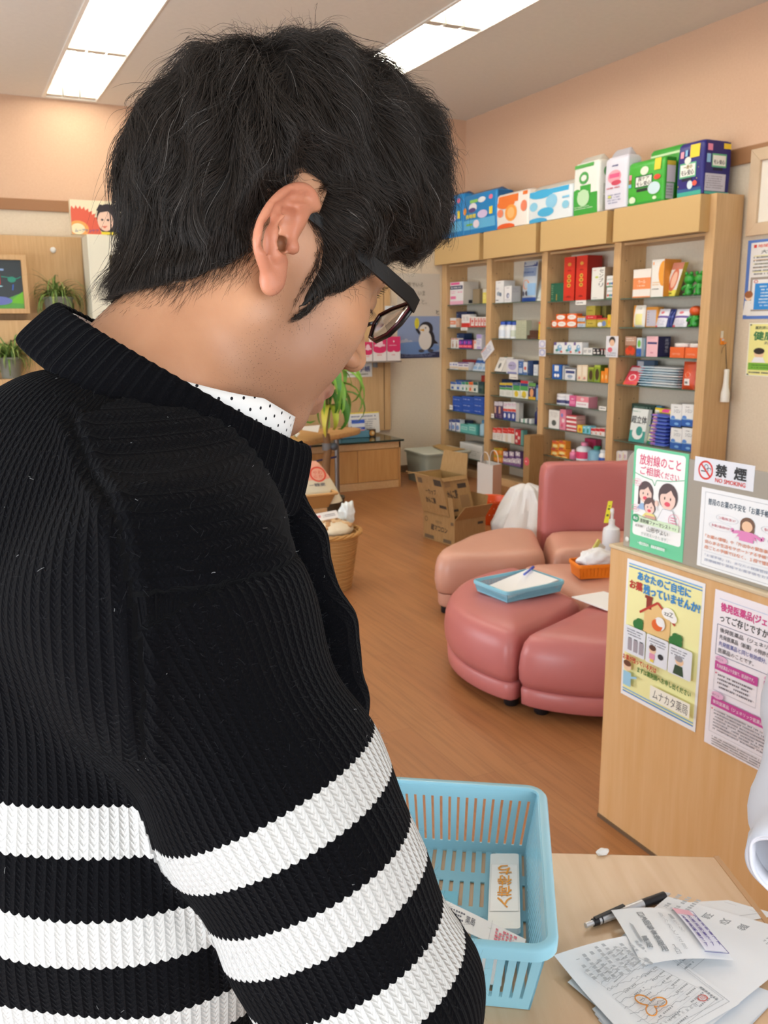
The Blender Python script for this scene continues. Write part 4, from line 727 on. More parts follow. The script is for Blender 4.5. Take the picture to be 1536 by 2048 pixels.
def draw_blue(F):
    w = mat('#eceae6', .6); F.rect(.05, .04, .95, .965, w); F.rect(.09, .9, .13, .94, mat('#d8382e')); F.text('地域医薬品', .15, .9, .5, .94, mat('#d8503e'), .02); F.text('大切なお知らせ', .2, .82, .8, .87, mat('#444'), .01)
    for i in range(5): F.rect(.1, .8-.05*i-.006, .85, .8-.05*i, mat('#e8a83a' if i % 2 else '#e8dc5a'))
    F.lines(.1, .55, .9, .8, 6, mat('#777'), seed=4); F.rect(.08, .1, .95, .53, mat('#a59a90')); F.rect(.11, .12, .93, .5, mat('#f0efee')); F.rect(.15, .12, .93, .45, mat('#2f8fdc'))
    F.lines(.22, .15, .9, .43, 7, mat('#d8ecf8'), seed=5); F.ring(.16, .475, .03, .02, .35, mat('#d8584a'))
    F.poly([(.0, .05), (.11, .05), (.12, .2), (.02, .22)], mat('#f2f0ec')); F.ell(.07, .29, .055, .055, mat('#f2cfae')); F.ell(.07, .315, .06, .045, mat('#a2643c')); F.rect(.02, .2, .1, .235, mat('#f2f0ec')); F.poly([(.1, .2), (.15, .24), (.15, .26), (.1, .23)], mat('#f2f0ec'))
wall_sheet(1491, 0, 480, 638, .62, 'wall_poster', 'blue bordered notice poster below the framed picture', 'poster', '#5a7fc8', draw_blue)
def draw_yel(F):
    F.rect(.02, .02, .98, .98, mat('#f3ee9c', .6)); F.text('薬剤師による', .12, .88, .5, .94, mat('#3f4a3a'), .02); F.text('健康相談', .1, .68, .88, .84, mat('#2f7a4a'), .03); F.text('お気軽に', .3, .6, .75, .66, mat('#555'), .01)
    for x, hr in ((.22, '#2b2420'), (.62, '#4a2f24')):
        F.ell(x, .43, .09, .085, mat('#f0c9a4')); F.ell(x, .475, .1, .06, mat(hr)); F.poly([(x-.13, .26), (x+.13, .26), (x+.08, .36), (x-.08, .36)], mat('#f4f4f4' if x < .4 else '#e89ab0'))
    F.rect(.04, .12, .96, .25, mat('#7ab83c')); F.lines(.1, .14, .9, .23, 2, mat('#4a7a2a'), seed=2); F.lines(.06, .04, .5, .1, 1, mat('#666'), seed=3); F.rect(.5, .03, .95, .1, mat('#f6f6f2'))
    for q in ((.04, .965), (.04, .03)): F.ell(q[0], q[1], .02, .012, mat('#3a3a44'))
wall_sheet(1495, 0, 646, 752, .48, 'wall_poster', 'yellow health consultation poster with two cartoon faces', 'poster', '#f0eedc', draw_yel)
yp = UP[4]-UW[4]/2-.0006                                      # face of the end upright towards the camera
def onp(px, py): return ony(px, py, yp)
hk = onp(1443, 683); r = thing('hook', 'orange adhesive hook on the shelf end panel', 'hook', hk)
m = MB(); t = onp(1446, 662); m.box(hk.x-.012, hk.x+.012, yp-.003, yp, hk.z-.01, t.z, mat('#e6dccb', .4)); m.build('backing', r)
m = MB(); m.box(hk.x-.016, hk.x+.016, yp-.012, yp-.0031, hk.z-.022, hk.z+.024, mat('#f08a1c', .35)); m.tube([(hk.x+.008, yp-.012, hk.z-.014), (hk.x+.012, yp-.024, hk.z-.016), (hk.x+.02, yp-.026, hk.z-.006)], .0045, mat('#f08a1c', .35)); m.box(hk.x-.012, hk.x+.012, yp-.0126, yp-.012, hk.z+.006, hk.z+.02, mat('#d9d9e6')); m.build('body', r, bev=.002)
b0 = onp(1442, 803); b1 = onp(1446, 738); hh = b1.z-b0.z
r = thing('brush_holder', 'white bell shaped handle hanging by a dark cord from the orange hook', 'brush', (b0.x, yp-.026, b0.z))
m = MB(); m.lathe([(.0315, 0), (.033, .006), (.032, hh*.28), (.024, hh*.42), (.02, hh*.6), (.018, hh*.9), (.02, hh*.96), (.016, hh)], mat('#f1efe6', .35), (b0.x, yp-.034, b0.z), 20); m.build('handle', r)
m = MB(); tp = (hk.x+.014, yp-.0262, hk.z-.012)
m.tube([tp, (b1.x-.003, yp-.034, b1.z-.004)], .0016, '#3b2c22', 6); m.tube([tp, (b1.x+.005, yp-.034, b1.z-.004)], .0016, '#3b2c22', 6); m.tube([(tp[0]-.002, tp[1], tp[2]-.01), (hk.x-.006, yp-.02, hk.z-.05), (hk.x-.012, yp-.018, hk.z-.085)], .0014, '#3b2c22', 6); m.build('cord', r)
# ================================================================== reception partition with notices
PX = 1.818; yE = 2.092; ZR = .933
W_P = wood('partition_laminate', '#d9aa72', '#e1b785', (6, 6, .4), .4)
r = thing('partition', 'light wood reception partition at the right, covered with notices', 'partition', (PX+.02, 1.2, 0))
m = MB(); m.box(PX, PX+.045, .35, yE, .0, ZR-.012, W_P); m.build('panel', r, bev=.0015)
m = MB(); m.box(PX-.004, PX+.05, .35, yE+.004, ZR-.012, ZR, mat('#d8c4a2', .35)); m.build('top_rail', r, bev=.003)
m = MB(); m.box(PX-.0045, PX, .35, yE, .0, .012, mat('#6b553f', .6)); m.build('kick_strip', r)
# grey satin screen standing on the partition, its far upper corner rounded
ac, n = newmat('screen_panel', .28, .5); n.b.inputs['Base Color'].default_value = (*lin('#b9b1a3'), 1); n.b.inputs['Transmission Weight'].default_value = .25; n.b.inputs['IOR'].default_value = 1.25
zT = (onx(1300, 900, PX+.02).z+onx(1536, 950, PX+.02).z)/2; yT = onx(1252, 1000, PX+.02).y; xa0, xa1 = PX+.018, PX+.024
pts = [(.35, ZR+.0005), (yT, ZR+.0005)]+[(yT-.05+.05*math.cos(t), zT-.05+.05*math.sin(t)) for t in np.linspace(0, PI/2, 9)]+[(.35, zT)]
m = MB(); nP = len(pts); m.add([(xa0, y, z) for y, z in pts]+[(xa1, y, z) for y, z in pts], [tuple(range(nP)), tuple(range(2*nP-1, nP-1, -1))]+[(i, nP+i, nP+(i+1) % nP, (i+1) % nP) for i in range(nP)], ac)
o = m.build('screen', loc=(PX+.02, 1.2, ZR), smooth=30); tag(o, 'grey translucent screen panel standing on the wood partition', 'screen')
m = MB(); c = onx(1254, 1078, PX+.014); m.lathe([(.007, 0), (.008, .004), (.004, .007)], mat('#e6e3da', .3), (0, 0, 0), 14); m.v = [(xa0-.0005-v[2], c.y+v[1], c.z+v[0]) for v in m.v]; tag(m.build('bolt_cap', loc=(xa0, c.y, c.z)), 'small white round cap at the lower far corner of the screen', 'cap')
def notice(x, corners, name, label, cat, base, draw, th=.0012, warp=None):
    """A sheet on the partition: corners are (px, py) for top far, top near, bottom far, bottom near as read in the photograph, all on the plane x."""
    P = [onx(*c, x) for c in corners]; yf = (P[0].y+P[2].y)/2; yn = (P[1].y+P[3].y)/2; zt = (P[0].z+P[1].z)/2; zb = (P[2].z+P[3].z)/2
    w, h = yf-yn, zt-zb; m = MB(); F = Face(m, (x, yf, zb), (0, -1, 0), (0, 0, 1), w, h, .0003 if warp else .00018, warp)
    bm = mat(base, .55)
    if warp: F.grid(bm, 12, 16)
    else: m.box(x, x+th, yn, yf, zb, zt, bm)
    draw(F); return tag(m.build(name, loc=(x, (yf+yn)/2, zb), smooth=0 if not warp else 60), label, cat)
def head(F, x, y, r, hair, face='#f6d3c4', fringe='bob', mouth='#e8566a', asp=None):
    k = F.w/F.h; rb = r*k
    F.ell(x, y+rb*.15, r*1.12, rb*1.15, mat(hair))
    if fringe == 'long': F.rect(x-r*1.1, y-rb*1.3, x-r*.75, y, mat(hair)); F.rect(x+r*.75, y-rb*.9, x+r*1.1, y, mat(hair))
    F.ell(x, y-rb*.1, r*.9, rb*.92, mat(face))
    F.poly([(x-r*1.0, y+rb*.0), (x-r*.72, y+rb*.3), (x-r*.2, y+rb*.38), (x+r*.35, y+rb*.75), (x+r*.6, y+rb*.4), (x+r*1.0, y+rb*.05), (x+r*1.05, y+rb*.6), (x+r*.6, y+rb*1.1), (x-r*.6, y+rb*1.1), (x-r*1.05, y+rb*.6)], mat(hair))
    for s in (-1, 1): F.ell(x+s*r*.34, y-rb*.02, r*.07, rb*.13, mat('#3a2a28'))
    if mouth: F.ell(x, y-rb*.5, r*.34, rb*.2, mat(mouth), 12)
def draw_green(F):
    F.rrect(.045, .135, .955, .975, .01, mat('#fbfbf8', .5)); P_ = mat('#e0527a')
    F.text('放射線のこと', .12, .83, .88, .93, P_, .012, 2); F.text('ご相談', .14, .735, .52, .815, P_, .012, 2); F.text('ください', .53, .735, .86, .795, P_, .01, 2)
    g = mat('#55b586'); F.line([(.045, .74), (.2, .715), (.38, .7), (.43, .65), (.46, .705), (.7, .72), (.955, .755)], .0022, g)
    head(F, .27, .56, .13, '#5d4b4d', fringe='long'); head(F, .69, .56, .155, '#574648', fringe='x')
    F.poly([(.12, .40), (.42, .40), (.36, .46), (.2, .46)], mat('#9fc0e2')); head(F, .37, .44, .1, '#6a5350'); F.poly([(.24, .34), (.5, .34), (.46, .38), (.3, .38)], mat('#f0e48a'))
    F.poly([(.52, .33), (.88, .33), (.8, .46), (.62, .46)], mat('#f3f4f6')); F.line([(.52, .33), (.62, .455), (.8, .455), (.88, .33)], .0012, mat('#9aa3a8')); F.ell(.5, .49, .03, .03, mat('#f6d3c4')); F.line([(.52, .42), (.5, .47)], .004, mat('#f3f4f6'))
    F.rect(.3, .33, .5, .36, mat('#d9a592'))
    for x, y, a, b in ((.12, .655, .085, .035), (.1, .4, .085, .035), (.84, .37, .1, .06)):
        F.ring(x, y, a, b, .08, mat('#e79ab0')); F.lines(x-a*.6, y-b*.6, x+a*.6, y+b*.6, 2 if a < .1 else 3, mat('#e2688c'), seed=int(x*90))
    F.rect(.08, .27, .93, .335, mat('#d9efcb')); F.ell(.13, .305, .07, .04, mat('#3fa06e')); F.text('私は', .09, .29, .17, .32, mat('#fff'), .02); F.text('放射線ファーマシスト', .22, .278, .8, .318, mat('#4a4a44'), .008, 2); F.text('です', .82, .28, .9, .305, mat('#5b8a6a')); F.lines(.25, .325, .6, .338, 1, mat('#777'), seed=9)
    F.text('薬剤師', .13, .225, .28, .25, mat('#555')); F.text('山形やよい', .36, .205, .76, .255, mat('#3a3a3a'), .006, 2); F.text('がお応えいたします。', .26, .155, .76, .19, mat('#6f8f86')); F.text('一般社団法人　福島県薬剤師会', .2, .06, .72, .09, mat('#fff'), .02)
notice(xa0-.002, [(1271, 891), (1379, 908), (1257, 1092), (1363, 1125)], 'notice_card', 'green bordered radiation advice card with cartoon faces on the screen', 'notice', '#6fcf9f', draw_green, .0018)
def draw_nosmoke(F):
    R = mat('#dd3a34'); K = mat('#1d1d20'); F.ring(.2, .5, .13, .13*F.w/F.h, .2, R)
    F.rect(.12, .43, .24, .47, K); F.line([(.24, .49), (.24, .6), (.29, .6), (.29, .52)], .0016, K); F.ring(.21, .64, .035, .035*F.w/F.h, .25, mat('#5a6a7a')); F.line([(.12, .73), (.28, .27)], .005, R)
    F.text('禁', .38, .34, .56, .82, K, .03, 2); F.text('煙', .69, .34, .88, .82, K, .03, 2); F.text('NO SMOKING', .38, .1, .88, .27, R, .012, 2)
notice(xa0-.0014, [(1391, 912), (1510, 932), (1387, 960), (1506, 984)], 'no_smoking_sign', 'white no smoking sign with a red crossed circle on the screen', 'sign', '#e6e8ee', draw_nosmoke)
def draw_techo(F):
    F.line([(.04, .03), (.04, .95), (.97, .95), (.97, .03), (.04, .03)], .0008, mat('#7f8790')); F.text('普段のお薬の不安を「お薬手帳」で解消しましょう', .07, .8, .93, .88, mat('#2f4a5e'), .012, 2)
    for x, y, a, s in ((.25, .67, .1, 'この薬は何に効くの？'), (.2, .56, .11, '食べ物との飲み合わせは？'), (.66, .66, .12, '他の薬も飲んでいるけど'), (.72, .53, .12, 'この薬は副作用')): F.ring(x, y, a, .05, .05, mat('#c9ccd2')); F.text(s, x-a*.75, y-.018, x+a*.75, y+.018, mat('#cc4a62'), .006)
    F.ell(.43, .66, .062, .09, mat('#7a5a48')); F.rect(.37, .58, .49, .66, mat('#7a5a48')); F.ell(.43, .64, .045, .065, mat('#f2c9a6')); F.poly([(.35, .5), (.51, .5), (.53, .46), (.48, .58), (.38, .58), (.33, .46)], mat('#e58cc0')); F.rect(.37, .46, .49, .57, mat('#e58cc0')); F.line([(.37, .56), (.31, .54), (.3, .58)], .008, mat('#e58cc0')); F.line([(.49, .56), (.56, .52), (.57, .56)], .008, mat('#e58cc0'))
    for i, s in enumerate(('「お薬の情報」や「外出中の緊急事態」にも対応できる', '安心ある生活をサポートする手帳です。それぞれの薬', '局ごとの手帳ではなく、１冊で管理していきましょう')): F.text(s, .07, .385-.07*i, .93, .43-.07*i, mat('#d8743c'), .008, 1)
    F.line([(.06, .215), (.95, .215)], .0006, mat('#c4ccd8')); F.text('「お薬手帳」は、あなたの健康管理をサポートします', .08, .15, .92, .185, mat('#8f9cb8')); F.text('医療機関や薬局でお薬手帳をお見せください', .08, .09, .85, .125, mat('#8f9cb8'))
notice(xa0-.0014, [(1406, 975), (1640, 1021), (1391, 1130), (1640, 1205)], 'notice_sheet', 'white notice sheet about medicine notebooks below the no smoking sign', 'notice', '#f3f5f6', draw_techo)
def draw_house(F):
    Bl = mat('#3b8fd2'); Rd = mat('#c23a2e'); F.rect(.03, .03, .97, .97, mat('#f7f3b0', .6))
    for y in (.945, .965): F.rect(.03, y, .97, y+.009, mat('#4a8fd6' if y < .95 else '#7fb4e6'))
    for y in (.03, .05): F.rect(.03, y, .97, y+.009, mat('#4a8fd6' if y < .04 else '#7fb4e6'))
    F.text('あなたのご自宅に', .16, .875, .84, .935, Bl, .035, 2); F.text('お薬', .06, .8, .23, .86, Rd, .035, 2); F.text('残っていませんか?', .25, .795, .96, .86, Bl, .035, 2)
    F.poly([(.28, .53), (.62, .53), (.62, .68), (.45, .755), (.28, .68)], mat('#f0c988')); F.rect(.3, .7, .37, .78, mat('#8f3426')); F.rect(.28, .77, .38, .79, mat('#8f3426')); F.line([(.22, .655), (.45, .765), (.68, .655)], .007, Rd)
    for x in (.2, .22, .68, .73): F.ell(x, .56 if x < .5 else .55, .06, .035, mat('#2f7a3a')); F.ell(x+.02, .585, .04, .025, mat('#2f7a3a'))
    F.ell(.6, .72, .085, .04, mat('#fbfbf6')); F.ell(.66, .7, .05, .03, mat('#fbfbf6')); F.text('zzZ', .55, .705, .66, .735, mat('#333')); F.ell(.5, .63, .07, .045, mat('#f4f4f2')); F.ell(.47, .615, .07, .04, mat('#e86a2e')); F.ell(.51, .645, .055, .032, mat('#f6f6f4'))
    for i, x in enumerate((.05, .355, .655)):
        F.rrect(x, .335, x+.285, .535, .006, mat('#e9edf4')); F.lines(x+.03, .465, x+.26, .52, 3, mat('#6f7684'), seed=i+3)
        if i == 0:
            for q in (.02, .1, .18): F.rect(x+.03+q, .36, x+.085+q, .445, mat('#a7a0a8')); F.rect(x+.035+q, .447, x+.08+q, .453, mat('#555'))
        elif i == 1: F.ell(x+.09, .435, .045, .028, mat('#f2cfae')); F.ell(x+.09, .45, .045, .02, mat('#5b3a2a')); F.rect(x+.055, .37, x+.125, .41, mat('#e59ab8')); F.rect(x+.065, .35, x+.115, .37, mat('#eed25a')); F.ell(x+.2, .41, .035, .02, mat('#2f2f33'))
        else: F.ell(x+.14, .44, .05, .03, mat('#eec9a4')); F.ell(x+.13, .455, .05, .02, mat('#9a9aa0')); F.poly([(x+.07, .345), (x+.2, .345), (x+.18, .41), (x+.09, .41)], mat('#2f4a32'))
    F.text('お薬が残っている方は', .06, .285, .52, .325, mat('#c2452e'), .03); F.text('まずは薬剤師へお申し出ください', .27, .235, .96, .275, mat('#4a7a2e'), .03)
    F.ell(.13, .245, .055, .035, mat('#f2cfae')); F.ell(.13, .265, .055, .022, mat('#6a3f2a')); F.rect(.08, .1, .19, .205, mat('#9fd0ea')); F.line([(.18, .17), (.27, .19)], .007, mat('#9fd0ea'))
    F.rect(.46, .09, .965, .19, mat('#f7f5e6')); F.text('ムナカタ薬局', .5, .105, .94, .175, mat('#33333a'), -.004, 2)
wv = lambda a, b: .0016+.0010*math.sin(a*3+b*3)
notice(PX-.0004, [(1255, 1116), (1411, 1167), (1243, 1385), (1392, 1466)], 'house_poster', 'yellow leftover medicine poster with a house drawing on the partition', 'poster', '#f4f4f4', draw_house, warp=wv)
def draw_generic(F):
    Mg = mat('#c94a9a'); F.line([(.05, .95), (.96, .95)], .001, mat('#8fb0d8')); F.text('後発医薬品(ジェネリック医薬品)', .07, .87, .95, .93, mat('#d84a8e'), .025, 2); F.text('ってご存じですか？', .07, .81, .55, .86, mat('#333'), .012, 2)
    k = mat('#3f4f78'); F.line([(.05, .6), (.05, .79), (.95, .79), (.95, .6), (.05, .6)], .0012, k)
    for i, s in enumerate(('後発医薬品（ジェネリック医薬品）とは、', '先発医薬品（新薬）の特許が切れた後に販売される', '先発医薬品と同じ有効成分、同じ効能・効果をもつ', '医薬品のことです。')): F.text(s, .08, .745-.043*i, .92 if i < 3 else .42, .775-.043*i, mat('#3a3a40' if i != 2 else '#3a4fa0'), .006)
    for x0, x1, y0, y1, s, j in ((.06, .47, .37, .56, '先発医薬品より安価で、経済的です。', 1), (.53, .95, .37, .56, '効き目や安全性は、先発医薬品と同等です。', 2), (.06, .95, .1, .33, '後発医薬品（ジェネリック医薬品）を処方してもらうには', 3)):
        F.line([(x0, y0), (x0, y1), (x1, y1), (x1, y0), (x0, y0)], .0008, mat('#8a8a94')); F.rect(x0, y1-.055, x1, y1, Mg); F.text(s, x0+.02, y1-.04, x1-.03, y1-.015, mat('#fbe6f2'), .01)
        F.ell(x0+.06, y1+.018, .06, .022, mat('#e9b8d6')); F.text('ポイント', x0+.01, y1+.01, x0+.08, y1+.025, mat('#555')); F.lines(x0+.04, y0+.02, x1-.03, y1-.07, 4 if j < 3 else 7, mat('#6a6a74'), seed=j); F.ell(x0+.02, y1-.075, .008, .005, mat('#d84a6a'))
    F.lines(.1, .02, .9, .085, 4, mat('#666'), seed=8)
wv2 = lambda a, b: .0016+.0010*math.sin(a*3+b*3+1)
notice(PX-.0004, [(1430, 1176), (1640, 1248), (1411, 1478), (1640, 1612)], 'generic_medicine_poster', 'white and magenta generic medicine poster on the partition', 'poster', '#f6f1f6', draw_generic, warp=wv2)
# ================================================================== waiting area: round ottoman, sofa, trays
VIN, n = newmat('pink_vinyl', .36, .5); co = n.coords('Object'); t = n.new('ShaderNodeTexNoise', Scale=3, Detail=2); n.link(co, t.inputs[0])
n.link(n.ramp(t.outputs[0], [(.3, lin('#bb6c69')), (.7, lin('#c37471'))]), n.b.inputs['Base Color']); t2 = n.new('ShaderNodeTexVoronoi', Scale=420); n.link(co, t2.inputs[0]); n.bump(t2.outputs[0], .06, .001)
VIN_LIT, n = newmat('pink_vinyl_lit', .36, .5); co = n.coords('Object'); n.b.inputs['Base Color'].default_value = (*lin('#cd9883'), 1); t2 = n.new('ShaderNodeTexVoronoi', Scale=420); n.link(co, t2.inputs[0]); n.bump(t2.outputs[0], .06, .001)  # same vinyl as the pink one, the lighter look under light put into colour
def offset_poly(P, d):
    n = len(P); out = []
    for i in range(n):
        a, b, c = Vector(P[i-1][:2]), Vector(P[i][:2]), Vector(P[(i+1) % n][:2]); e1 = (b-a).normalized(); e2 = (c-b).normalized()
        n1 = Vector((-e1.y, e1.x)); n2 = Vector((-e2.y, e2.x)); k = n1+n2; k = k/max(k.dot(n1), .35) if k.length > 1e-6 else n1; out.append(b+k*d)
    return out
def densify(P, step=.05):
    out = []
    for i in range(len(P)):
        a, b = Vector(P[i][:2]), Vector(P[(i+1) % len(P)][:2]); m = max(1, int((b-a).length/step)); out += [a.lerp(b, k/m) for k in range(m)]
    return out
def soften(P, it=3):
    for _ in range(it): P = [P[i-1]*.25+P[i]*.5+P[(i+1) % len(P)]*.25 for i in range(len(P))]
    return P
def cushion(name, P, levels, m, parent, soft=3, step=.05):   # levels: (height, how far inside the outline)
    P = soften(densify(P, step), soft); c = sum(P, Vector((0, 0)))/len(P); mb = MB(); mb.rings([[(*(p+(c-p).normalized()*min(d, (c-p).length*.9)), z) for p in P] for z, d in levels], m); return mb.build(name, parent, smooth=70)
def feet(root, spots, r=.032, h=.055):
    for x, y in spots: m = MB(); m.lathe([(r*.8, 0), (r, .008), (r, h)], mat('#17151a', .4), (x, y, 0), 18); m.build('foot', root)
oc = Vector((2.60, 3.14))
ott = thing('round_ottoman', 'round pink vinyl ottoman of three wedges with a blue tray on it', 'ottoman', (oc.x, oc.y, 0))
A0 = [205, 325, 85+360]
for k in range(3):
    a0, a1 = A0[k], (A0+[205+360])[k+1]
    def wedge(R, g=.004):
        c = oc+Vector((math.cos(math.radians((a0+a1)/2)), math.sin(math.radians((a0+a1)/2))))*g*1.2
        return [c]+[c+Vector((math.cos(math.radians(t)), math.sin(math.radians(t))))*R for t in np.linspace(a0+.35, a1-.35, 30)]
    W = wedge(.66)
    cushion('seat_cushion', W, [(.128, .045), (.135, .022), (.17, .004), (.22, 0), (.275, .006), (.315, .02), (.342, .045), (.356, .08), (.364, .14), (.372, .25)], [VIN, VIN_LIT, VIN][k], ott, 1, .035)
    W = wedge(.64, .008); cushion('skirt', W, [(.05, .012), (.056, .004), (.12, .0), (.132, .012)], VIN, ott, 1, .035)
feet(ott, [oc+Vector((math.cos(math.radians(t)), math.sin(math.radians(t))))*.56 for t in (198, 213, 300, 330, 90, 60)])
sofa = thing('sofa', 'low salmon pink vinyl sofa with one upright backrest, behind the ottoman', 'sofa', (3.2, 4.2, 0))
SL = [(2.97, 3.93), (3.28, 4.48), (3.20, 4.585), (3.06, 4.605), (2.79, 4.535), (2.467, 4.301), (2.34, 4.17), (2.36, 4.10)]
d_ = Vector((.94, -.34)).normalized(); A = Vector((2.985, 3.925)); B = Vector((3.245, 4.36)); D = A+d_*1.0; C = B+d_*1.0
SR = [A, D, C, B]
for P, nm in ((SL, 'end_seat'), (SR, 'seat')):
    cushion(nm, P, [(.128, .03), (.14, .012), (.2, 0), (.27, .004), (.32, .018), (.348, .045), (.358, .085), (.363, .14)], VIN_LIT, sofa, 3 if nm == 'end_seat' else 1)
    cushion('skirt', P, [(.05, .035), (.06, .026), (.126, .024)], VIN_LIT, sofa, 3 if nm == 'end_seat' else 1)
nb = Vector((.34, .94)).normalized(); b0 = B+nb*.012; b1 = C+nb*.012
BK = [b0, b1, b1+nb*.15, b0+nb*.15]
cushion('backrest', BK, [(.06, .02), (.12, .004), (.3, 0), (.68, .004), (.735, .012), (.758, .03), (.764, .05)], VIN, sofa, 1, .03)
feet(sofa, [(2.455, 4.185), (3.05, 4.02), (3.1, 4.5), (3.75, 3.75), (3.98, 4.05)])
# ---- slotted plastic trays
def tray(name, label, o, U, V, w, d, z, h, col, root_cat='tray', taper=.012, slots=True, slot=.005, pitch=.012, rim=.009, alpha=.85, floor_slots=True, ztop=None):
    U = Vector(U).normalized(); V = Vector(V).normalized(); o = Vector(o); pl, n = newmat(name+'_plastic', .25, .5)
    n.b.inputs['Base Color'].default_value = (*lin(col), 1); n.b.inputs['Transmission Weight'].default_value = 1-alpha; n.b.inputs['IOR'].default_value = 1.15; n.b.inputs['Subsurface Weight'].default_value = .0
    r = thing(name, label, root_cat, (o.x+U.x*w/2+V.x*d/2, o.y+U.y*w/2+V.y*d/2, z)); th = .0022
    def P(a, b, c): e = taper*(1-c/h); q = o+U*(e+(w-2*e)*a)+V*(e+(d-2*e)*b); return Vector((q.x, q.y, z+c))
    def wall(a0, b0, a1, b1, length, inn):       # slotted wall from corner to corner
        mb = MB(); inn = Vector((inn.x, inn.y, 0))*th; n_ = max(1, int(length/pitch)); zs = [0, h*.16, h*.84, h]
        for zl, zh in ((zs[0], zs[1]), (zs[2], zs[3])):
            q = [P(a0, b0, zl), P(a1, b1, zl), P(a1, b1, zh), P(a0, b0, zh)]; mb.hexa(q, [p+inn for p in q], pl)
        f = 1-slot/pitch
        for i in range(n_):
            t0, t1 = i/n_, (i+f)/n_
            if i == n_-1: t1 = 1
            q = [P(a0+(a1-a0)*t0, b0+(b1-b0)*t0, zs[1]), P(a0+(a1-a0)*t1, b0+(b1-b0)*t1, zs[1]), P(a0+(a1-a0)*t1, b0+(b1-b0)*t1, zs[2]), P(a0+(a1-a0)*t0, b0+(b1-b0)*t0, zs[2])]; mb.hexa(q, [p+inn for p in q], pl)
        mb.build('side_wall', r, smooth=0)
    wall(0, 0, 1, 0, w, V); wall(1, 0, 1, 1, d, -U); wall(1, 1, 0, 1, w, -V); wall(0, 1, 0, 0, d, U)
    fl = MB(); rows = 4 if floor_slots else 1; zz_ = .0005
    for j in range(rows):
        b0, b1 = j/rows, (j+1)/rows; e = .28/rows if floor_slots else 0
        q = [P(0, b0, zz_), P(1, b0, zz_), P(1, b0+e, zz_), P(0, b0+e, zz_)] if floor_slots else [P(0, 0, zz_), P(1, 0, zz_), P(1, 1, zz_), P(0, 1, zz_)]
        fl.hexa(q, [p+Vector((0, 0, .002)) for p in q], pl)
        if floor_slots:
            n_ = int(w/(pitch*1.25))
            for i in range(n_):
                t0, t1 = i/n_, (i+.62)/n_; q = [P(t0, b0+e, zz_), P(t1, b0+e, zz_), P(t1, b1, zz_), P(t0, b1, zz_)]; fl.hexa(q, [p+Vector((0, 0, .002)) for p in q], pl)
    fl.build('base', r, smooth=0)
    pts = []; ro = .02
    for (a, b), t in (((0, 0), 180), ((1, 0), 270), ((1, 1), 0), ((0, 1), 90)):
        c = P(a, b, h)+(U*(ro if a == 0 else -ro)+V*(ro if b == 0 else -ro)).to_3d()
        for k in range(6): tt = math.radians(t+18*k); pts.append(c+(U*(ro+rim*.4)*math.cos(tt)+V*(ro+rim*.4)*math.sin(tt)).to_3d())
    mb = MB(); rs = []
    for i, p in enumerate(pts):
        tn = (pts[(i+1) % len(pts)]-pts[i-1]).normalized(); out = tn.cross(Vector((0, 0, 1)))
        rs.append([p+out*rim*.5+Vector((0, 0, -.012)), p+out*rim*.55, p+out*rim*.3+Vector((0, 0, .004)), p-out*rim*.4+Vector((0, 0, .004)), p-out*rim*.5, p-out*rim*.1+Vector((0, 0, -.003)), p+out*rim*.3+Vector((0, 0, -.012))])
    rs.append(rs[0]); mb.rings(rs, pl, caps=False); mb.build('rim', r, smooth=60)
    return r, P
zo = .3725
tr, TP = tray('slotted_tray', 'shallow light blue slotted tray holding white papers, on the ottoman', onz(1014, 1208, zo).xy, (.994, .10), (-.10, .994), .345, .245, zo, .052, '#93d2e6', slot=.004, pitch=.0095)
def sheet(name, label, pts, cat, col='#f7f8f8', th=.0012, draw=None, group=None):   # four corners in order, bottom left first
    m = MB(); up = Vector((0, 0, th)); p = [Vector(q) for q in pts]; m.hexa(p, [q+up for q in p], mat(col, .6))
    if draw: U = (p[1]-p[0]); V = (p[3]-p[0]); draw(Face(m, p[0]+up*1.15, U.normalized(), V.normalized(), U.length, V.length))
    c = sum(p, Vector())/4; return tag(m.build(name, loc=c, smooth=0), label, cat, group)
def TQ(a, b, c): return TP(a, b, c)
for i in range(3): sheet('paper_sheet', ['bottom white sheet in the blue tray on the ottoman', 'middle white sheet in the blue tray on the ottoman', 'top white sheet in the blue tray on the ottoman'][i], [TQ(.06, .08+.01*i, .012+.0018*i), TQ(.98-.01*i, .10, .050+.0018*i), TQ(.93, .93, .056+.0018*i), TQ(.10+.02*i, .92, .014+.0018*i)], 'paper')
c = TQ(.82, .74, .062); r = thing('pen', 'blue capped pen lying on the papers in the ottoman tray', 'pen', c)
m = MB(); m.tube([c+Vector((-.05, -.035, .004)), c+Vector((.03, .02, .008))], .0055, '#5a6fd0', 10); m.build('barrel', r)
m = MB(); m.tube([c+Vector((.03, .02, .008)), c+Vector((.055, .038, .009))], .007, '#3b56c4', 10); m.build('cap', r)
ot, OP = tray('small_tray', 'orange plastic tray with crumpled white plastic bag on the ottoman', onz(1158, 1160, zo).xy, (.95, -.30), (.30, .95), .20, .14, zo, .07, '#f08428', taper=.01, slot=.002, pitch=.02, floor_slots=False, alpha=.95)
PLB, n = newmat('thin_white_plastic', .3, .5); n.b.inputs['Base Color'].default_value = (.95, .95, .96, 1); n.b.inputs['Transmission Weight'].default_value = .1; n.b.inputs['IOR'].default_value = 1.1
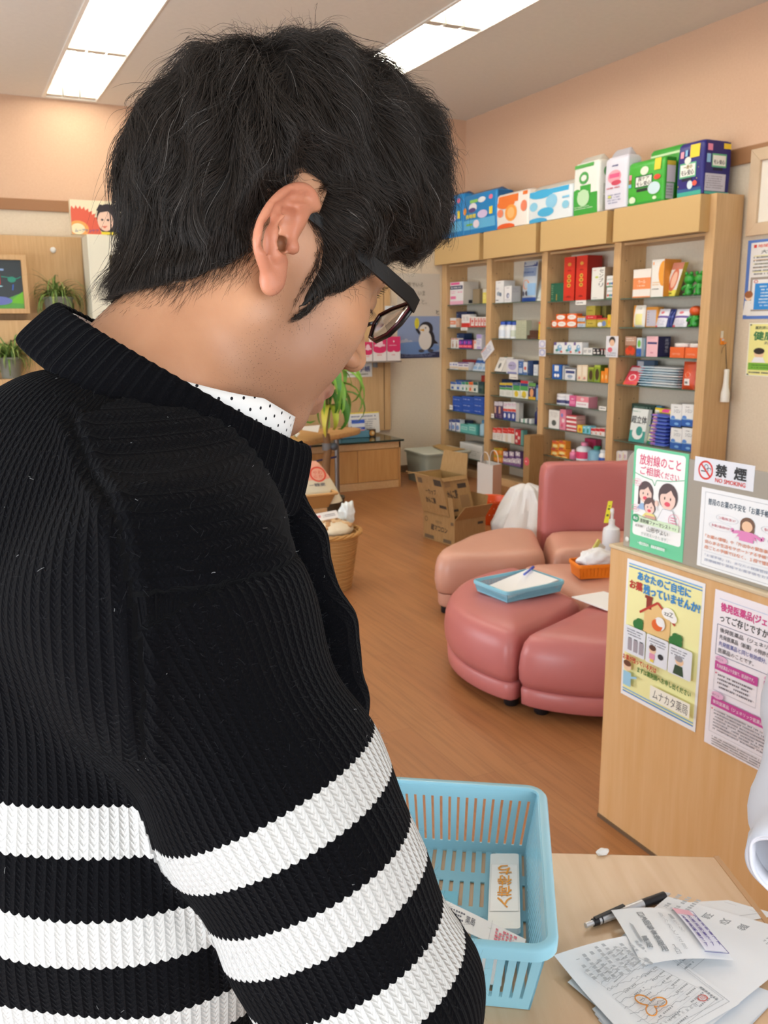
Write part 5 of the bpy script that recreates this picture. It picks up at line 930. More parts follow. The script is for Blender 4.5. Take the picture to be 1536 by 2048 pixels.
def crumple(c, r, sc, seed, lo=None, amp=.22, nu=40, nv=26, m=None):
    rg = np.random.default_rng(seed); K = [(rg.normal(size=3)*2.6, rg.uniform(0, 6.28), rg.uniform(.4, 1)) for _ in range(14)]; rs = []
    for j in range(nv+1):
        th = PI*(j+.15)/(nv+.3); ring = []
        for i in range(nu):
            ph = 2*PI*i/nu; d = np.array([math.sin(th)*math.cos(ph), math.sin(th)*math.sin(ph), -math.cos(th)])
            f = 1+amp*sum(w*(1-2*abs(math.sin(k@d+p)))for k, p, w in K)/6
            q = [c[0]+d[0]*r*sc[0]*f, c[1]+d[1]*r*sc[1]*f, c[2]+d[2]*r*sc[2]*f]
            if lo is not None: q[2] = max(q[2], lo)
            ring.append(q)
        rs.append(ring)
    mb = MB(); mb.rings(rs, m or PLB); return mb
c = OP(.55, .5, .085); o = crumple(c, .09, (1.15, .8, .62), 3).build('plastic_bag', smooth=45); tag(o, 'crumpled white plastic bag stuffed into the orange tray', 'plastic bag')
c = OP(.72, .9, .12); m = MB(); m.T = Matrix.Translation(c) @ Euler((.3, .5, .4)).to_matrix().to_4x4(); m.box(-.05, .05, -.004, .004, -.02, .03, mat('#e3e2d8', .4)); m.box(-.05, -.02, -.0044, .0044, -.012, .038, mat('#d8cf6a', .4)); tag(m.build('wrapped_snack', loc=c, smooth=0), 'small clear and yellow wrapper sticking out of the orange tray', 'wrapper')
sheet('paper_stack', 'white leaflets lying on the ottoman beside the partition', [onz(1143, 1195, zo+.001), onz(1215, 1222, zo+.001), onz(1260, 1200, zo+.001), onz(1207, 1184, zo+.001)], 'paper', th=.004)
zs = .3645; c = onz(1221, 1100, zs); r = thing('pump_bottle', 'white pump bottle in a plastic wrap standing on the sofa seat by the partition', 'bottle', c)
s_ = .0021; m = MB(); m.lathe([(.045, 0), (.048, .006), (.048, .10), (.044, .125), (.02, .14), (.016, .15)], mat('#e6eaec', .3), c, 20); m.build('body', r)
m = MB(); m.lathe([(.017, .15), (.017, .175), (.008, .177), (.008, .21)], mat('#f3f4f4', .3), c, 16); m.tube([c+Vector((0, 0, .21)), c+Vector((0, 0, .232)), c+Vector((-.03, -.03, .236))], .01, mat('#f3f4f4', .3), 10); m.build('pump_head', r)
m = MB(); a = onz(1221, 1100, zs); P0 = atd(1212, 1046, (a-CP).dot(CF)-.06); P1 = atd(1221, 1002, (a-CP).dot(CF)-.06); ax = (P1-P0); sd = CR*.0125
m.hexa([P0-sd, P0+sd, P0+sd+CF*.002, P0-sd+CF*.002], [P1-sd, P1+sd, P1+sd+CF*.002, P1-sd+CF*.002], mat('#efe92e', .5)); F = Face(m, P0-sd-CF*.0004, CR, ax.normalized(), .025, ax.length); F.rect(.25, .3, .75, .4, mat('#6b6a1a')); F.rect(.25, .6, .75, .68, mat('#6b6a1a')); F.rect(.3, .75, .7, .8, mat('#8b8a2a')); m.build('yellow_label', r, smooth=0)
# ---- cartons, bags and bins behind the sofa
CB, n = newmat('cardboard', .75, .25); co = n.coords('Object', (60, 60, 6)); t = n.new('ShaderNodeTexNoise', Scale=2, Detail=4); n.link(co, t.inputs[0]); n.link(n.ramp(t.outputs[0], [(.3, lin('#9c7a4e')), (.7, lin('#a9865a'))]), n.b.inputs['Base Color'])
CBI = mat('#bb9860', .8); CBK = mat('#43362a', .7)
def carton(label, L, Nn, Rr, z, h, lean, fl, printer):
    """Open box: plan corners left, near, right; body height h; fl gives flaps as (edge, outward tilt in degrees, length)."""
    L, Nn, Rr = Vector(L[:2]), Vector(Nn[:2]), Vector(Rr[:2]); Bk = L+Rr-Nn; c = (L+Rr)/2; t = .004; lean = Vector(lean)
    r = thing('cardboard_box', label, 'box', (c.x, c.y, z)); P = [L, Nn, Rr, Bk]
    def at(p, k): return Vector((p.x+lean.x*k/h, p.y+lean.y*k/h, z+k))
    b = MB(); inn = [p+(c-p).normalized()*t*1.4 for p in P]
    for i in range(4):
        j = (i+1) % 4; b.hexa([at(P[i], 0), at(P[j], 0), at(inn[j], 0), at(inn[i], 0)], [at(P[i], h), at(P[j], h), at(inn[j], h), at(inn[i], h)], CB); b.quad(at(inn[i], .004), at(inn[i], h-.001), at(inn[j], h-.001), at(inn[j], .004), CBI)
    b.hexa([at(p, 0) for p in P], [at(p, .004) for p in P], CBI)
    for i, (pr) in enumerate(printer):
        if pr: o = at(P[i], 0); U = (P[i+1]-P[i]); V = at(P[i], h)-o; nrm = Vector((U.y, -U.x, 0)).normalized(); pr(Face(b, o+nrm*.0006, Vector((U.x, U.y, 0)).normalized(), V.normalized(), U.length, V.length))
    b.build('body', r, smooth=0)
    for e, tilt, ln in fl:
        a, q = at(P[e], h), at(P[(e+1) % 4], h); dr = (q-a).normalized(); out = Vector((dr.y, -dr.x, 0)); s = math.sin(math.radians(tilt)); k = math.cos(math.radians(tilt)); v = (out*s+Vector((0, 0, k)))*ln; nn = v.cross(dr).normalized()*.004; sh = dr*.018
        m = MB(); a2, q2 = a+v+sh, q+v-sh; m.hexa([a, q, q2, a2], [a+nn, q+nn, q2+nn, a2+nn], CB)
        o_ = -nn*.1 if tilt < 90 else -nn*.1
        f = m.build('flap', r, smooth=0)
    return r, at
def pr_low1(F): F.text('蔵マコロン', .25, .42, .78, .66, CBK, .02); F.text('○○○', .4, .75, .6, .84, CBK); F.rect(.05, .06, .35, .2, mat('#6a5640')); F.rect(.65, .06, .9, .2, mat('#6a5640')); F.ring(.1, .82, .05, .1, .2, CBK); F.rect(.88, .8, .96, .92, mat('#6a5640'))
def pr_low2(F): F.rect(.74, .74, .92, .84, CBK)
def pr_up1(F): F.text('ーカップ', .3, .52, .7, .66, CBK, .02); F.text('かんこ餅', .24, .28, .62, .44, CBK, .02); F.rect(.7, .78, .98, .94, CBK); F.rect(.72, .2, .98, .28, CBK); F.rect(.08, .78, .25, .92, mat('#6a5640'))
def pr_up2(F): F.text('かんこ餅', .12, .45, .5, .68, CBK, .02); F.rect(.55, .7, .88, .82, CBK); F.rect(.55, .2, .9, .52, mat('#8d6b45')); F.rect(.15, .12, .4, .18, CBK); F.rect(.08, .76, .3, .9, mat('#8d6b45'))
L0 = onz(847, 1075); N0 = onz(909, 1094); dn = (N0-L0).xy; pr_ = Vector((-dn.y, dn.x)).normalized()
k = min(np.linspace(.1, .8, 200), key=lambda s: abs((CR.dot(Vector((N0.x+pr_.x*s, N0.y+pr_.y*s, .2))-CP)/CF.dot(Vector((N0.x+pr_.x*s, N0.y+pr_.y*s, .2))-CP))*FPX+768-971)); R0 = Vector((N0.x+pr_.x*k, N0.y+pr_.y*k, 0))
def zat(p, py): d = Vector((p.x, p.y, 0))-CP; lo, hi = 0, 3    # height above p that shows at image row py
zat = lambda p, py: min(np.linspace(0, 3, 1500), key=lambda z: abs(1024-FPX*CU.dot(Vector((p.x, p.y, z))-CP)/CF.dot(Vector((p.x, p.y, z))-CP)-py))
h0 = zat(N0, 1043)
cr1, at1 = carton('lower open cardboard carton with dark Japanese print behind the sofa end', L0, N0, R0, 0, h0, (0, 0), [(0, 4, .17), (1, 40, .15), (2, 14, .16), (3, 12, .17)], [pr_low1, pr_low2])
for i, f in enumerate([c for c in cr1.children if c.name.startswith('flap')]): pass
zu = h0+.02; s1 = .92; cN = Vector((N0.x, N0.y)); cL = Vector((L0.x, L0.y)); cR = Vector((R0.x, R0.y)); cc = (cL+cR)/2; sh = Vector((-.035, .02))
up = [cc+(p-cc)*.84+sh for p in (cL, cN, cR)]; hU = zat(Vector((*up[1], 0)), 957)-zu
cr2, at2 = carton('upper open cardboard carton tipped on the lower one, flaps up', *up, zu, hU, (-.06, .03), [(0, 75, .10), (1, 150, .03), (2, 8, .16), (3, 100, .12)], [pr_up1, pr_up2])
# orange bin
c = onz(968, 1052); c = Vector((c.x+.12, c.y+.1, 0)); hb_ = zat(c, 997); r = thing('orange_bin', 'round orange plastic bin with a wire handle behind the sofa', 'bin', c)
m = MB(); m.lathe([(.12, 0), (.125, .005), (.16, hb_), (.168, hb_+.006), (.168, hb_-.012), (.162, hb_-.014), (.155, hb_-.01), (.118, .012)], mat('#e2571c', .35), c, 36, caps=False); m.lathe([(.118, .004), (.118, .006)], mat('#c94a16', .4), c, 36)
for k in range(26):
    a = 2*PI*k/26
    for zz_ in (hb_*.45, hb_*.72): m.ball((c.x+math.cos(a)*(.12+.035*zz_/hb_+.002), c.y+math.sin(a)*(.12+.035*zz_/hb_+.002), zz_), .005, mat('#f4d9c4', .4), 6, 4)
m.build('body', r); m = MB(); m.tube([c+Vector((.165*math.cos(a), .165*math.sin(a)*.9-.02*math.sin(a), hb_-.03-.10*math.sin(-a)*.5)) for a in np.linspace(PI, 2*PI, 20)], .003, mat('#b9b4aa', .3, .8), 6); m.build('wire_handle', r)
# white carrier bag, tied and slumped
c = onz(1034, 1080); c = Vector((c.x+.15, c.y+.12, 0)); hw = zat(c, 969); rs = []
rg = np.random.default_rng(5); 
for j in range(31):
    t = j/30; base = .255*(1-t)**.8+.075*(t > 0)*min(1, t*4) if t < .93 else .085*(1-(t-.93)/.09); zc_ = hw*min(1, t*1.03); ring = []
    for i in range(64):
        a = 2*PI*i/64; fold = 1+(.10*math.sin(7*a+2*t)+.06*math.sin(13*a-3*t+1)+.04*math.sin(23*a+5*t))*min(1, .3+t); ring.append((c.x+base*fold*math.cos(a)+.05*t*math.sin(3*t), c.y+base*.85*fold*math.sin(a), max(.001, zc_*(1+.02*math.sin(3*a)))))
    rs.append(ring)
m = MB(); m.rings(rs, PLB); tag(m.build('carrier_bag', loc=c, smooth=60), 'tall slumped white plastic carrier bag behind the sofa backrest', 'plastic bag')
# paper shopping bag
bL, bN, bR = onz(954, 994), onz(984.5, 1003), onz(1002, 998.5); bK = bL+bR-bN; hp = zat(bN, 931)
r = thing('paper_bag', 'white paper shopping bag with a pale pink side and two twisted handles', 'bag', ((bL.x+bR.x)/2, (bL.y+bR.y)/2, 0))
m = MB(); b_ = [bL, bN, bR, bK]; q = [p+Vector((0, 0, hp)) for p in b_]
for i, col in enumerate(('#e6e4e2', '#e3bfae', '#dedcda', '#dbd5d0')):
    j = (i+1) % 4; m.add([b_[i], b_[j], q[j], q[i]], [(0, 1, 2, 3)], mat(col, .55)); n_ = Vector((0, 0, 1)).cross(b_[j]-b_[i]).normalized()*.0012; m.add([p+n_ for p in (b_[i], q[i], q[j], b_[j])], [(0, 1, 2, 3)], mat(col, .55))
m.add(b_, [(3, 2, 1, 0)], mat('#dedcda')); m.build('body', r, smooth=0)
for k, (ea, eb) in enumerate(((bL, bN), (bK, bR))):
    m = MB(); pa, pb = ea.lerp(eb, .22), ea.lerp(eb, .78); m.tube([pa.lerp(pb, .5-.5*math.cos(a))+Vector((0, 0, hp-.02+.13*math.sin(a)**.7)) for a in np.linspace(0.02, PI-.02, 18)], .004, '#ece6e4', 8); m.build('handle', r)
# tall slim carton in front of the shelving
xk = 4.80; pN = onx(1058, 950, xk); yk = pN.y; yl = onx(1046, 950, xk).y; xr_ = ony(1085.5, 950, yk).x; zk = zat(Vector((xk, yk, 0)), 872)
m = MB(); m.box(xk, xr_, yk, yl, 0, zk, CB); F = Face(m, (xk-.0004, yl, 0), (0, -1, 0), (0, 0, 1), yl-yk, zk); zz_ = (zat(Vector((xk, yk, 0)), 924))/zk; F.ell(.55, zz_, .42, .42*F.w/F.h, mat('#e0616a')); F.rect(.35, zz_-.01, .6, zz_+.01, mat('#f2b9b4')); m.box(xk+.001, xr_-.001, (yk+yl)/2-.004, (yk+yl)/2+.004, zk, zk+.0006, mat('#8b6c46'))
tag(m.build('tall_carton', loc=((xk+xr_)/2, (yk+yl)/2, 0), bev=.002, smooth=0), 'tall slim brown carton with a round red sticker before the shelving', 'box')
# clear storage bin with a cardboard lid in the corner
BIN, n = newmat('clear_bin', .25, .5); n.b.inputs['Base Color'].default_value = (*lin('#b9c4b6'), 1); n.b.inputs['Transmission Weight'].default_value = .35; n.b.inputs['IOR'].default_value = 1.1
yb_ = 7.80; xa = ony(852, 940, yb_).x; xb_ = ony(944, 940, yb_).x; zb_ = ony(853, 908, yb_).z; r = thing('storage_bin', 'greenish clear storage bin with a lid, in the corner behind the cartons', 'bin', ((xa+xb_)/2, 8.0, 0))
m = MB(); m.rings([rrect_ring(xa+.03, xb_-.03, yb_+.03, 8.27, .05, 0), rrect_ring(xa+.01, xb_-.01, yb_+.01, 8.29, .05, zb_-.03), rrect_ring(xa-.005, xb_+.0, yb_-.005, 8.30, .05, zb_-.029), rrect_ring(xa-.005, xb_+.0, yb_-.005, 8.30, .05, zb_-.012)], BIN); m.build('body', r)
m = MB(); m.rings([rrect_ring(xa-.01, xb_+.004, yb_-.01, 8.305, .05, zb_-.0118), rrect_ring(xa-.01, xb_+.004, yb_-.01, 8.305, .05, zb_-.002), rrect_ring(xa+.03, xb_-.03, yb_+.03, 8.26, .05, zb_)], mat('#c9d1c4', .3)); m.build('lid', r)
m = MB(); p = [onz(865, 893, zb_+.012), onz(893, 904, zb_+.004), onz(930, 899, zb_+.004), onz(878, 889, zb_+.012)]; m.hexa(p, [q+Vector((0, 0, .006)) for q in p], CBI); tag(m.build('cardboard_sheet', loc=p[0], smooth=0), 'loose flat cardboard piece lying on the storage bin lid', 'cardboard')
zq = SZ['A'][-1] if len(SZ['A']) > 7 else 0
# ================================================================== far end of the shop
W_C = wood('cabinet_laminate', '#c18f55', '#cf9f66', (7, 7, .6), .4)
yc = 7.90; x1 = 4.085; r = thing('display_cabinet', 'low light wood cabinet with a dark glass top against the far corner wall', 'cabinet', (3.5, 8.28, 0))
m = MB(); m.box(2.95, x1-.012, yc+.02, 8.66, .0, .47, W_C); m.build('body', r)
m = MB(); m.box(2.94, x1, yc+.004, 8.66, 0, .075, W_H); m.box(x1-.022, x1, yc, 8.66, .0, .47, W_D); m.build('side_and_base', r, bev=.002)
m = MB(); m.box(2.94, x1, yc, yc+.022, .405, .468, W_H); m.build('front_rail', r, bev=.002)
dx = [2.96, 3.30, ony(716, 920, yc).x, x1-.024]
for a, b in zip(dx, dx[1:]): m = MB(); m.box(a+.002, b-.002, yc+.006, yc+.02, .08, .400, W_C); m.build('door', r, bev=.0015)
m = MB(); m.box(2.935, x1+.025, yc-.03, 8.66, .4715, .49, mat('#1f3f38', .08, trans=.35)); m.build('glass_top', r, bev=.002)
zt = .4905
p = onz(716, 876, zt); r = thing('leaflet_tray', 'light blue tray with leaflets on the glass topped cabinet', 'tray', (p.x-.05, p.y+.05, zt))
m = MB(); x0t, x1t, y0t = ony(683, 870, p.y).x, ony(739, 870, p.y).x, p.y; TB = mat('#6fa9c2', .3, trans=.3)
for q in ((x0t, x1t, y0t, y0t+.004, zt, zt+.07), (x0t, x1t, y0t+.2, y0t+.204, zt, zt+.07), (x0t, x0t+.004, y0t, y0t+.2, zt, zt+.07), (x1t-.004, x1t, y0t, y0t+.2, zt, zt+.07), (x0t, x1t, y0t, y0t+.2, zt, zt+.004)): m.box(*q, TB)
m.build('tray_body', r)
def stand_card(name, label, cat, px0, px1, pyt, pyb, yy, col, spec, lean=.12, th=.004):
    a = ony(px0, pyb, yy); b = ony(px1, pyb, yy); t = ony((px0+px1)/2, pyt, yy+.03); w = b.x-a.x; h = t.z-a.z; z0 = a.z; m = MB(); V = Vector((0, math.sin(lean), math.cos(lean))); o = Vector((a.x, yy, z0)); U = Vector((1, 0, 0)); nn = Vector((0, 1, 0))*th
    m.hexa([o, o+U*w, o+U*w+nn, o+nn], [o+V*h, o+U*w+V*h, o+U*w+V*h+nn, o+V*h+nn], mat(col, .5)); deco(Face(m, o-Vector((0, .0003, 0)), U, V, w, h), spec)
    return tag(m.build(name, loc=(a.x+w/2, yy, z0), smooth=0), label, cat)
stand_card('leaflet', 'blue banded leaflet standing in the light blue tray', 'leaflet', 705, 731, 839, 874, y0t+.1, '#e6e9ee', 'R,0,.78,1,1,#3a5fc0;R,0,.42,1,.56,#2f4fae;R,0,.3,1,.4,#d88a8a;L,.1,.45,.9,.53,1,#fff')
stand_card('photo_box', 'small box with a food photo beside the leaflet tray', 'box', 737, 752, 858, 878, p.y+.03, '#4a3524', 'E,.5,.6,.36,.28,#d89a4a;E,.6,.62,.18,.16,#f0d8a8;R,0,0,1,.14,#3a3f7a', lean=.05, th=.05)
stand_card('desk_calendar', 'white desk calendar sheet with a yellow top edge on the cabinet', 'calendar', 698, 760, 824, 868, 8.35, '#e6e4df', 'R,0,.94,1,1,#ecd24a;L,.1,.74,.9,.88,1,#4a5a8a;L,.08,.08,.92,.7,6,#8a8f9a')
# wood panelling on the corner wall and what hangs on it
pw = ony(782, 800, 8.65).x; struct(MB().box(2.62, pw, 8.655, 8.698, .492, 2.05, W_V), 'trim_3', bev=.002)
sm = MB(); xs_ = ony(769, 800, 8.65).x; sm.box(xs_-.004, xs_+.004, 8.6535, 8.655, .5, 2.05, mat('#6a4c2c', .6)); struct(sm, 'trim_4')
yq = 8.50; xa, xb = ony(716, 722, yq).x, ony(803, 722, yq).x; zs = ony(765, 722, yq).z
r = thing('wall_shelf', 'small wall shelf carrying pink product cartons', 'shelf', ((xa+xb)/2, 8.6, zs)); m = MB(); m.box(xa, xb, yq-.005, 8.654, zs-.016, zs, mat('#8a8078', .4)); m.build('board', r, bev=.002)
m = MB(); m.box((xa+xb)/2-.01, (xa+xb)/2+.01, 8.58, 8.6535, zs-.07, zs-.0165, mat('#777', .4)); m.build('bracket', r)
for k, (a, b, t) in enumerate(((727, 745, 684), (746, 773, 673), (774, 801, 673))):
    z_ = ony((a+b)/2, t, yq).z; m = MB(); x0, x1_ = ony(a, 700, yq).x+.002, ony(b, 700, yq).x-.002; m.box(x0, x1_, yq, yq+.1, zs+.0005, z_, mat('#efe9e8', .4)); F = Face(m, (x0, yq-.0003, zs), (1, 0, 0), (0, 0, 1), x1_-x0, z_-zs)
    deco(F, 'R,0,.48,1,1,#d62f66;E,.5,.46,.5,.14,#d62f66;E,.5,.72,.24,.16,#f0c8d4;R,.1,.6,.9,.68,#f0c8d4;L,.3,.2,.7,.3,1,#d88' if k < 2 else 'R,0,.45,1,1,#d62f66;E,.25,.46,.26,.1,#d62f66;E,.75,.46,.26,.1,#d62f66;L,.15,.6,.85,.68,1,#f4c8d6;E,.5,.8,.05,.04,#fff;L,.35,.2,.65,.3,1,#e08090')
    tag(m.build('product_carton', loc=((x0+x1_)/2, yq+.05, zs), smooth=0), ['short pink and white carton at the hidden end of the wall shelf', 'pink and white carton with a nozzle picture in the middle of the wall shelf', 'pink and white carton at the open end of the wall shelf'][k], 'carton')
def wall_card(name, label, cat, px0, px1, pyt, pyb, yy, col, draw, th=.002):
    a = ony(px0, pyb, yy); b = ony(px1, pyt, yy); w, h = b.x-a.x, b.z-a.z; m = MB(); m.box(a.x, b.x, yy, yy+th, a.z, b.z, mat(col, .55)); draw(Face(m, (a.x, yy-.0003, a.z), (1, 0, 0), (0, 0, 1), w, h)); return tag(m.build(name, loc=((a.x+b.x)/2, yy, a.z), smooth=0), label, cat)
wall_card('notice_sheet', 'small white notice taped on the wood panel behind the man\'s nose', 'notice', 690, 744, 719, 755, 8.652, '#e9e7e2', lambda F: (F.text('お薬手帳', .1, .3, .92, .62, mat('#3f4a8a'), .02), F.lines(.1, .7, .9, .9, 1, mat('#556'), seed=2), F.lines(.1, .08, .9, .24, 1, mat('#886'), seed=3)))
wall_card('sticker_card', 'small yellow and blue card on the wood panel behind the glasses', 'card', 770, 799, 612, 634, 8.652, '#dfe6ea', lambda F: (F.rect(0, 0, 1, .3, mat('#e0a030')), F.rect(.5, .5, 1, 1, mat('#6fa0d8'))))
def draw_bird(F):
    F.rect(0, 0, 1, 1, mat('#cbc3b6', .6)); F.rect(0, .07, 1, .5, mat('#8b9cc0', .6)); F.rect(0, 0, 1, .07, mat('#2c3358')); F.lines(.1, .015, .95, .055, 2, mat('#8a93b4'), seed=3)
    for x, s in ((.12, .03), (.2, .045), (.3, .025)): F.ell(x, .19, .06, s, mat('#b3b7c8'))
    F.ell(.4, .12, .6, .075, mat('#6f8fc4')); K = mat('#28242a'); Wt = mat('#e4dfd8')
    F.ell(.69, .225, .19, .13, K); F.ell(.67, .35, .165, .085, K); F.ell(.65, .21, .155, .115, Wt); F.ell(.63, .34, .12, .06, Wt); F.poly([(.83, .24), (.97, .17), (.85, .17)], K); F.poly([(.5, .28), (.42, .34), (.44, .37), (.54, .31)], K)
    F.poly([(.5, .335), (.62, .35), (.62, .318)], mat('#d8a02c')); F.ell(.66, .36, .014, .01, K); F.ell(.56, .085, .07, .02, mat('#4a4a52')); F.ell(.78, .085, .07, .02, mat('#4a4a52')); F.ell(.45, .415, .055, .065, mat('#d8cc3a')); F.line([(.45, .35), (.46, .46)], .003, mat('#a89a28'))
    for i, s in enumerate(('健康でいる', 'ために、いま', 'できること。')): F.text(s, .12, .84-.1*i, .6+.04*i, .9-.1*i, mat('#8d8678'), .006)
    F.text('と', .9, .52, .98, .57, K)
wall_card('penguin_poster', 'blue poster with a black and white bird on the corner wall', 'poster', 795, 880, 548, 717, 8.696, '#cbc3b6', draw_bird)
# round ended writing table with things on it
zt = .65; r = thing('writing_table', 'light wood writing table with a rounded end, before the cabinet', 'table', (2.95, 7.45, 0))
TPL = [(2.52, 6.95), (2.62, 6.955), (3.0, 7.22), (3.46, 7.56), (3.56, 7.70), (3.50, 7.83), (3.1, 7.85), (2.6, 7.66), (2.36, 7.35), (2.33, 7.05), (2.38, 6.97)]
cushion('tabletop', TPL, [(zt-.045, .004), (zt-.041, 0), (zt-.004, 0), (zt, .004)], W_X, r, 2, .04)
lp = Vector((3.22, 7.52)); CHR = mat('#8f8a88', .3, .9)
for q in (lp, Vector((2.62, 7.16)), Vector((2.75, 7.55))): m = MB(); m.lathe([(.06, 0), (.06, .012), (.022, .016), (.022, zt-.047)], CHR, (q.x, q.y, 0), 16); m.build('leg', r)
m = MB(); a, b = Vector((2.66, 7.17, .42)), Vector((3.2, 7.5, .42)); m.tube([a, b], .009, '#4a4f8a', 8); m.tube([Vector((2.85, 7.26, zt-.05)), Vector((2.85, 7.26, .4))], .012, '#4a4f7a', 8); m.build('brace', r)
z_ = zt+.0005
sheet('paper_sheet', 'white sheet with a turned up corner on the writing table', [onz(604, 860, z_), onz(636, 865, z_), onz(640, 850, z_), onz(606, 853, z_)], 'paper')
sheet('paper_sheet', 'loose white sheet beside the yellow pad on the writing table', [onz(572, 868, z_), onz(594, 874, z_), onz(600, 866, z_), onz(576, 861, z_)], 'paper')
sheet('note_pad', 'pale yellow note pad on the writing table', [onz(545, 878, z_), onz(568, 876, z_), onz(583, 868, z_), onz(550, 868, z_)], 'note pad', col='#e2e88a', th=.012)
p = onz(541, 884, z_); m = MB(); x0 = ony(527, 880, p.y).x; x1_ = ony(543, 880, p.y).x; hz = ony(535, 846, p.y).z; m.box(x0, x1_, p.y, p.y+.12, z_, hz, mat('#a9b8bc', .35)); tag(m.build('file_holder', loc=(x0, p.y, z_), bev=.004), 'grey blue file holder standing at the table end by the shirt collar', 'holder')
p = onz(562, 866, z_); m = MB(); m.rings([[(p.x+.09*math.cos(a)*s, p.y+.07*math.sin(a)*s, z_+h) for a in np.linspace(0, 2*PI, 18, endpoint=False)] for s, h in ((.6, 0), (.95, .012), (1, .025), (.8, .04), (.4, .05))], mat('#c07a30', .5)); tag(m.build('tissue_case', loc=p), 'brownish orange cloth case lying on the writing table', 'case')
r = thing('chair', 'blue backed chair behind the writing table', 'chair', (2.70, 8.05, 0)); pc = onz(575, 850, .72); 
m = MB(); cx, cy = 2.70, 7.88; m.rings([[(cx-.2+.4*s+.0, cy+.03*abs(2*s-1)+dy, z) for s, z, dy in [(s, .52+.24*math.sin(PI*s)**.5*q, 0) for s in np.linspace(0, 1, 13)]] for q in (0, 1)], mat('#3f56a8', .6), caps=False, closed=False); o = m.build('backrest', r); o.modifiers.new('s', 'SOLIDIFY').thickness = .03
m = MB(); m.box(cx-.2, cx+.2, cy-.02, cy+.36, .40, .44, mat('#3f56a8', .6)); m.build('seat', r, bev=.01)
for sx in (-.17, .17):
    for sy in (.02, .32): m = MB(); m.tube([(cx+sx, cy+sy, .0), (cx+sx, cy+sy, .4)], .011, CHR, 8); m.build('leg', r)
m = MB(); m.tube([(cx, cy+.015, .41), (cx, cy+.03, .56)], .012, CHR, 8); m.build('back_post', r)
# ---- pot plants
def leaf(m, root, azim, L, w, rise, drop, col, n=9, twist=0.0):
    p = Vector(root); d = Vector((math.cos(azim), math.sin(azim), 0)); sd = Vector((-d.y, d.x, 0)); a = rise; rs = []; st = L/n
    for i in range(n+1):
        t = i/n; ww = w*(.35+.65*math.sin(PI*min(t*1.15+.08, 1)))*(1 if t < .99 else .05); up = Vector((-math.sin(a)*d.x, -math.sin(a)*d.y, math.cos(a))); s2 = sd*math.cos(twist*t)+up*math.sin(twist*t)
        rs.append([p-s2*ww+up*ww*.25, p, p+s2*ww+up*ww*.25]); p = p+(d*math.cos(a)+Vector((0, 0, math.sin(a))))*st; a -= drop/n*(1+t)
    m.rings(rs, col, caps=False, closed=False)
GR = [mat('#5a9a34', .4), mat('#7db446', .4), mat('#47822e', .4), mat('#b4c444', .4), mat('#ccc048', .45)]
pp = Vector((2.885, 6.88, 0)); r = thing('potted_dracaena', 'tall potted plant with drooping yellowing strap leaves before the writing table', 'plant', pp)
POTG = mat('#4a4334', .5); m = MB(); m.lathe([(.085, 0), (.09, .01), (.115, .16), (.12, .165), (.12, .18), (.108, .18), (.10, .15)], POTG, pp, 24, caps=False); m.lathe([(.108, .15), (.104, .155), (.02, .165)], mat('#3a2f22', .9), pp, 24); m.build('pot', r)
tk = mat('#7a5636', .8, bump=.6, bscale=60); top = atd(652, 868, (pp-CP).dot(CF)); q = [pp+Vector((0, 0, .16)), atd(650, 985, (pp-CP).dot(CF)), atd(652, 930, (pp-CP).dot(CF)), atd(656, 900, (pp-CP).dot(CF)), top]
m = MB(); m.tube(q, [.045, .042, .036, .034, .030], tk, 12); m.build('trunk', r)
m = MB(); c = atd(654, 893, (pp-CP).dot(CF)); m.tube([c-Vector((0, 0, .03)), c+Vector((0, 0, .03))], .042, '#6d6a6a', 12); m.ball(c+CR*.06, .035, mat('#4a4f55', .5), 12, 8); m.build('cable_tie', r)
for k, (dx, hgt) in enumerate(((0, .55), (-.02, .42), (.03, .3))):
    m = MB(); e = top+Vector((dx, 0, hgt)); m.tube([top-Vector((0, 0, .02)), top.lerp(e, .5)+Vector((dx*.3, 0, 0)), e], .011, mat('#8a7440', .7), 8); m.build('cane', r)
    rg = random.Random(k+4)
    for i in range(15 if k == 0 else 11):
        m = MB(); az = rg.uniform(0, 2*PI); leaf(m, e+Vector((0, 0, rg.uniform(-.12, .06))), az, rg.uniform(.42, .68), rg.uniform(.024, .040), rg.uniform(.2, .95), rg.uniform(1.9, 2.9), GR[rg.choice([0, 1, 1, 2, 3, 4] if k else [0, 1, 2, 0, 1, 3])], 10, rg.uniform(-.8, .8)); m.build('leaf', r)
def spider(label, p, rad, hgt, potc, L, nleaf, seed, saucer=None, fix=None):
    r = thing('spider_plant', label, 'plant', p); m = MB(); m.lathe([(rad*.78, 0), (rad*.8, .008), (rad, hgt), (rad*1.06, hgt), (rad*1.06, hgt+.02), (rad*.9, hgt+.02), (rad*.88, hgt-.01)], potc, p, 24, caps=False); m.lathe([(rad*.75, .004), (rad*.9, hgt-.004), (.01, hgt+.002)], mat('#33291e', .9), p, 24); m.build('pot', r)
    if saucer: m = MB(); m.lathe([(rad*.84, .001), (rad*.95, .004), (rad*.98, hgt*.22), (rad*.9, hgt*.22)], saucer, p, 24, caps=False); m.build('saucer', r)
    rg = random.Random(seed); fo = MB()
    for i in range(nleaf): leaf(fo, Vector(p)+Vector((rg.uniform(-.05, .05), rg.uniform(-.05, .05), hgt)), rg.uniform(0, 2*PI), L*rg.uniform(.55, 1.15), rg.uniform(.006, .010), rg.uniform(.4, 1.45), rg.uniform(1.2, 3.0), mat(rg.choice(['#5a7a34', '#6c8c40', '#48682a', '#86994e']), .45), 10)
    if fix: fo.v = [fix(*v) for v in fo.v]
    fo.build('foliage', r); return r
yl = 9.25; a = ony(120, 641, yl); za = a.z
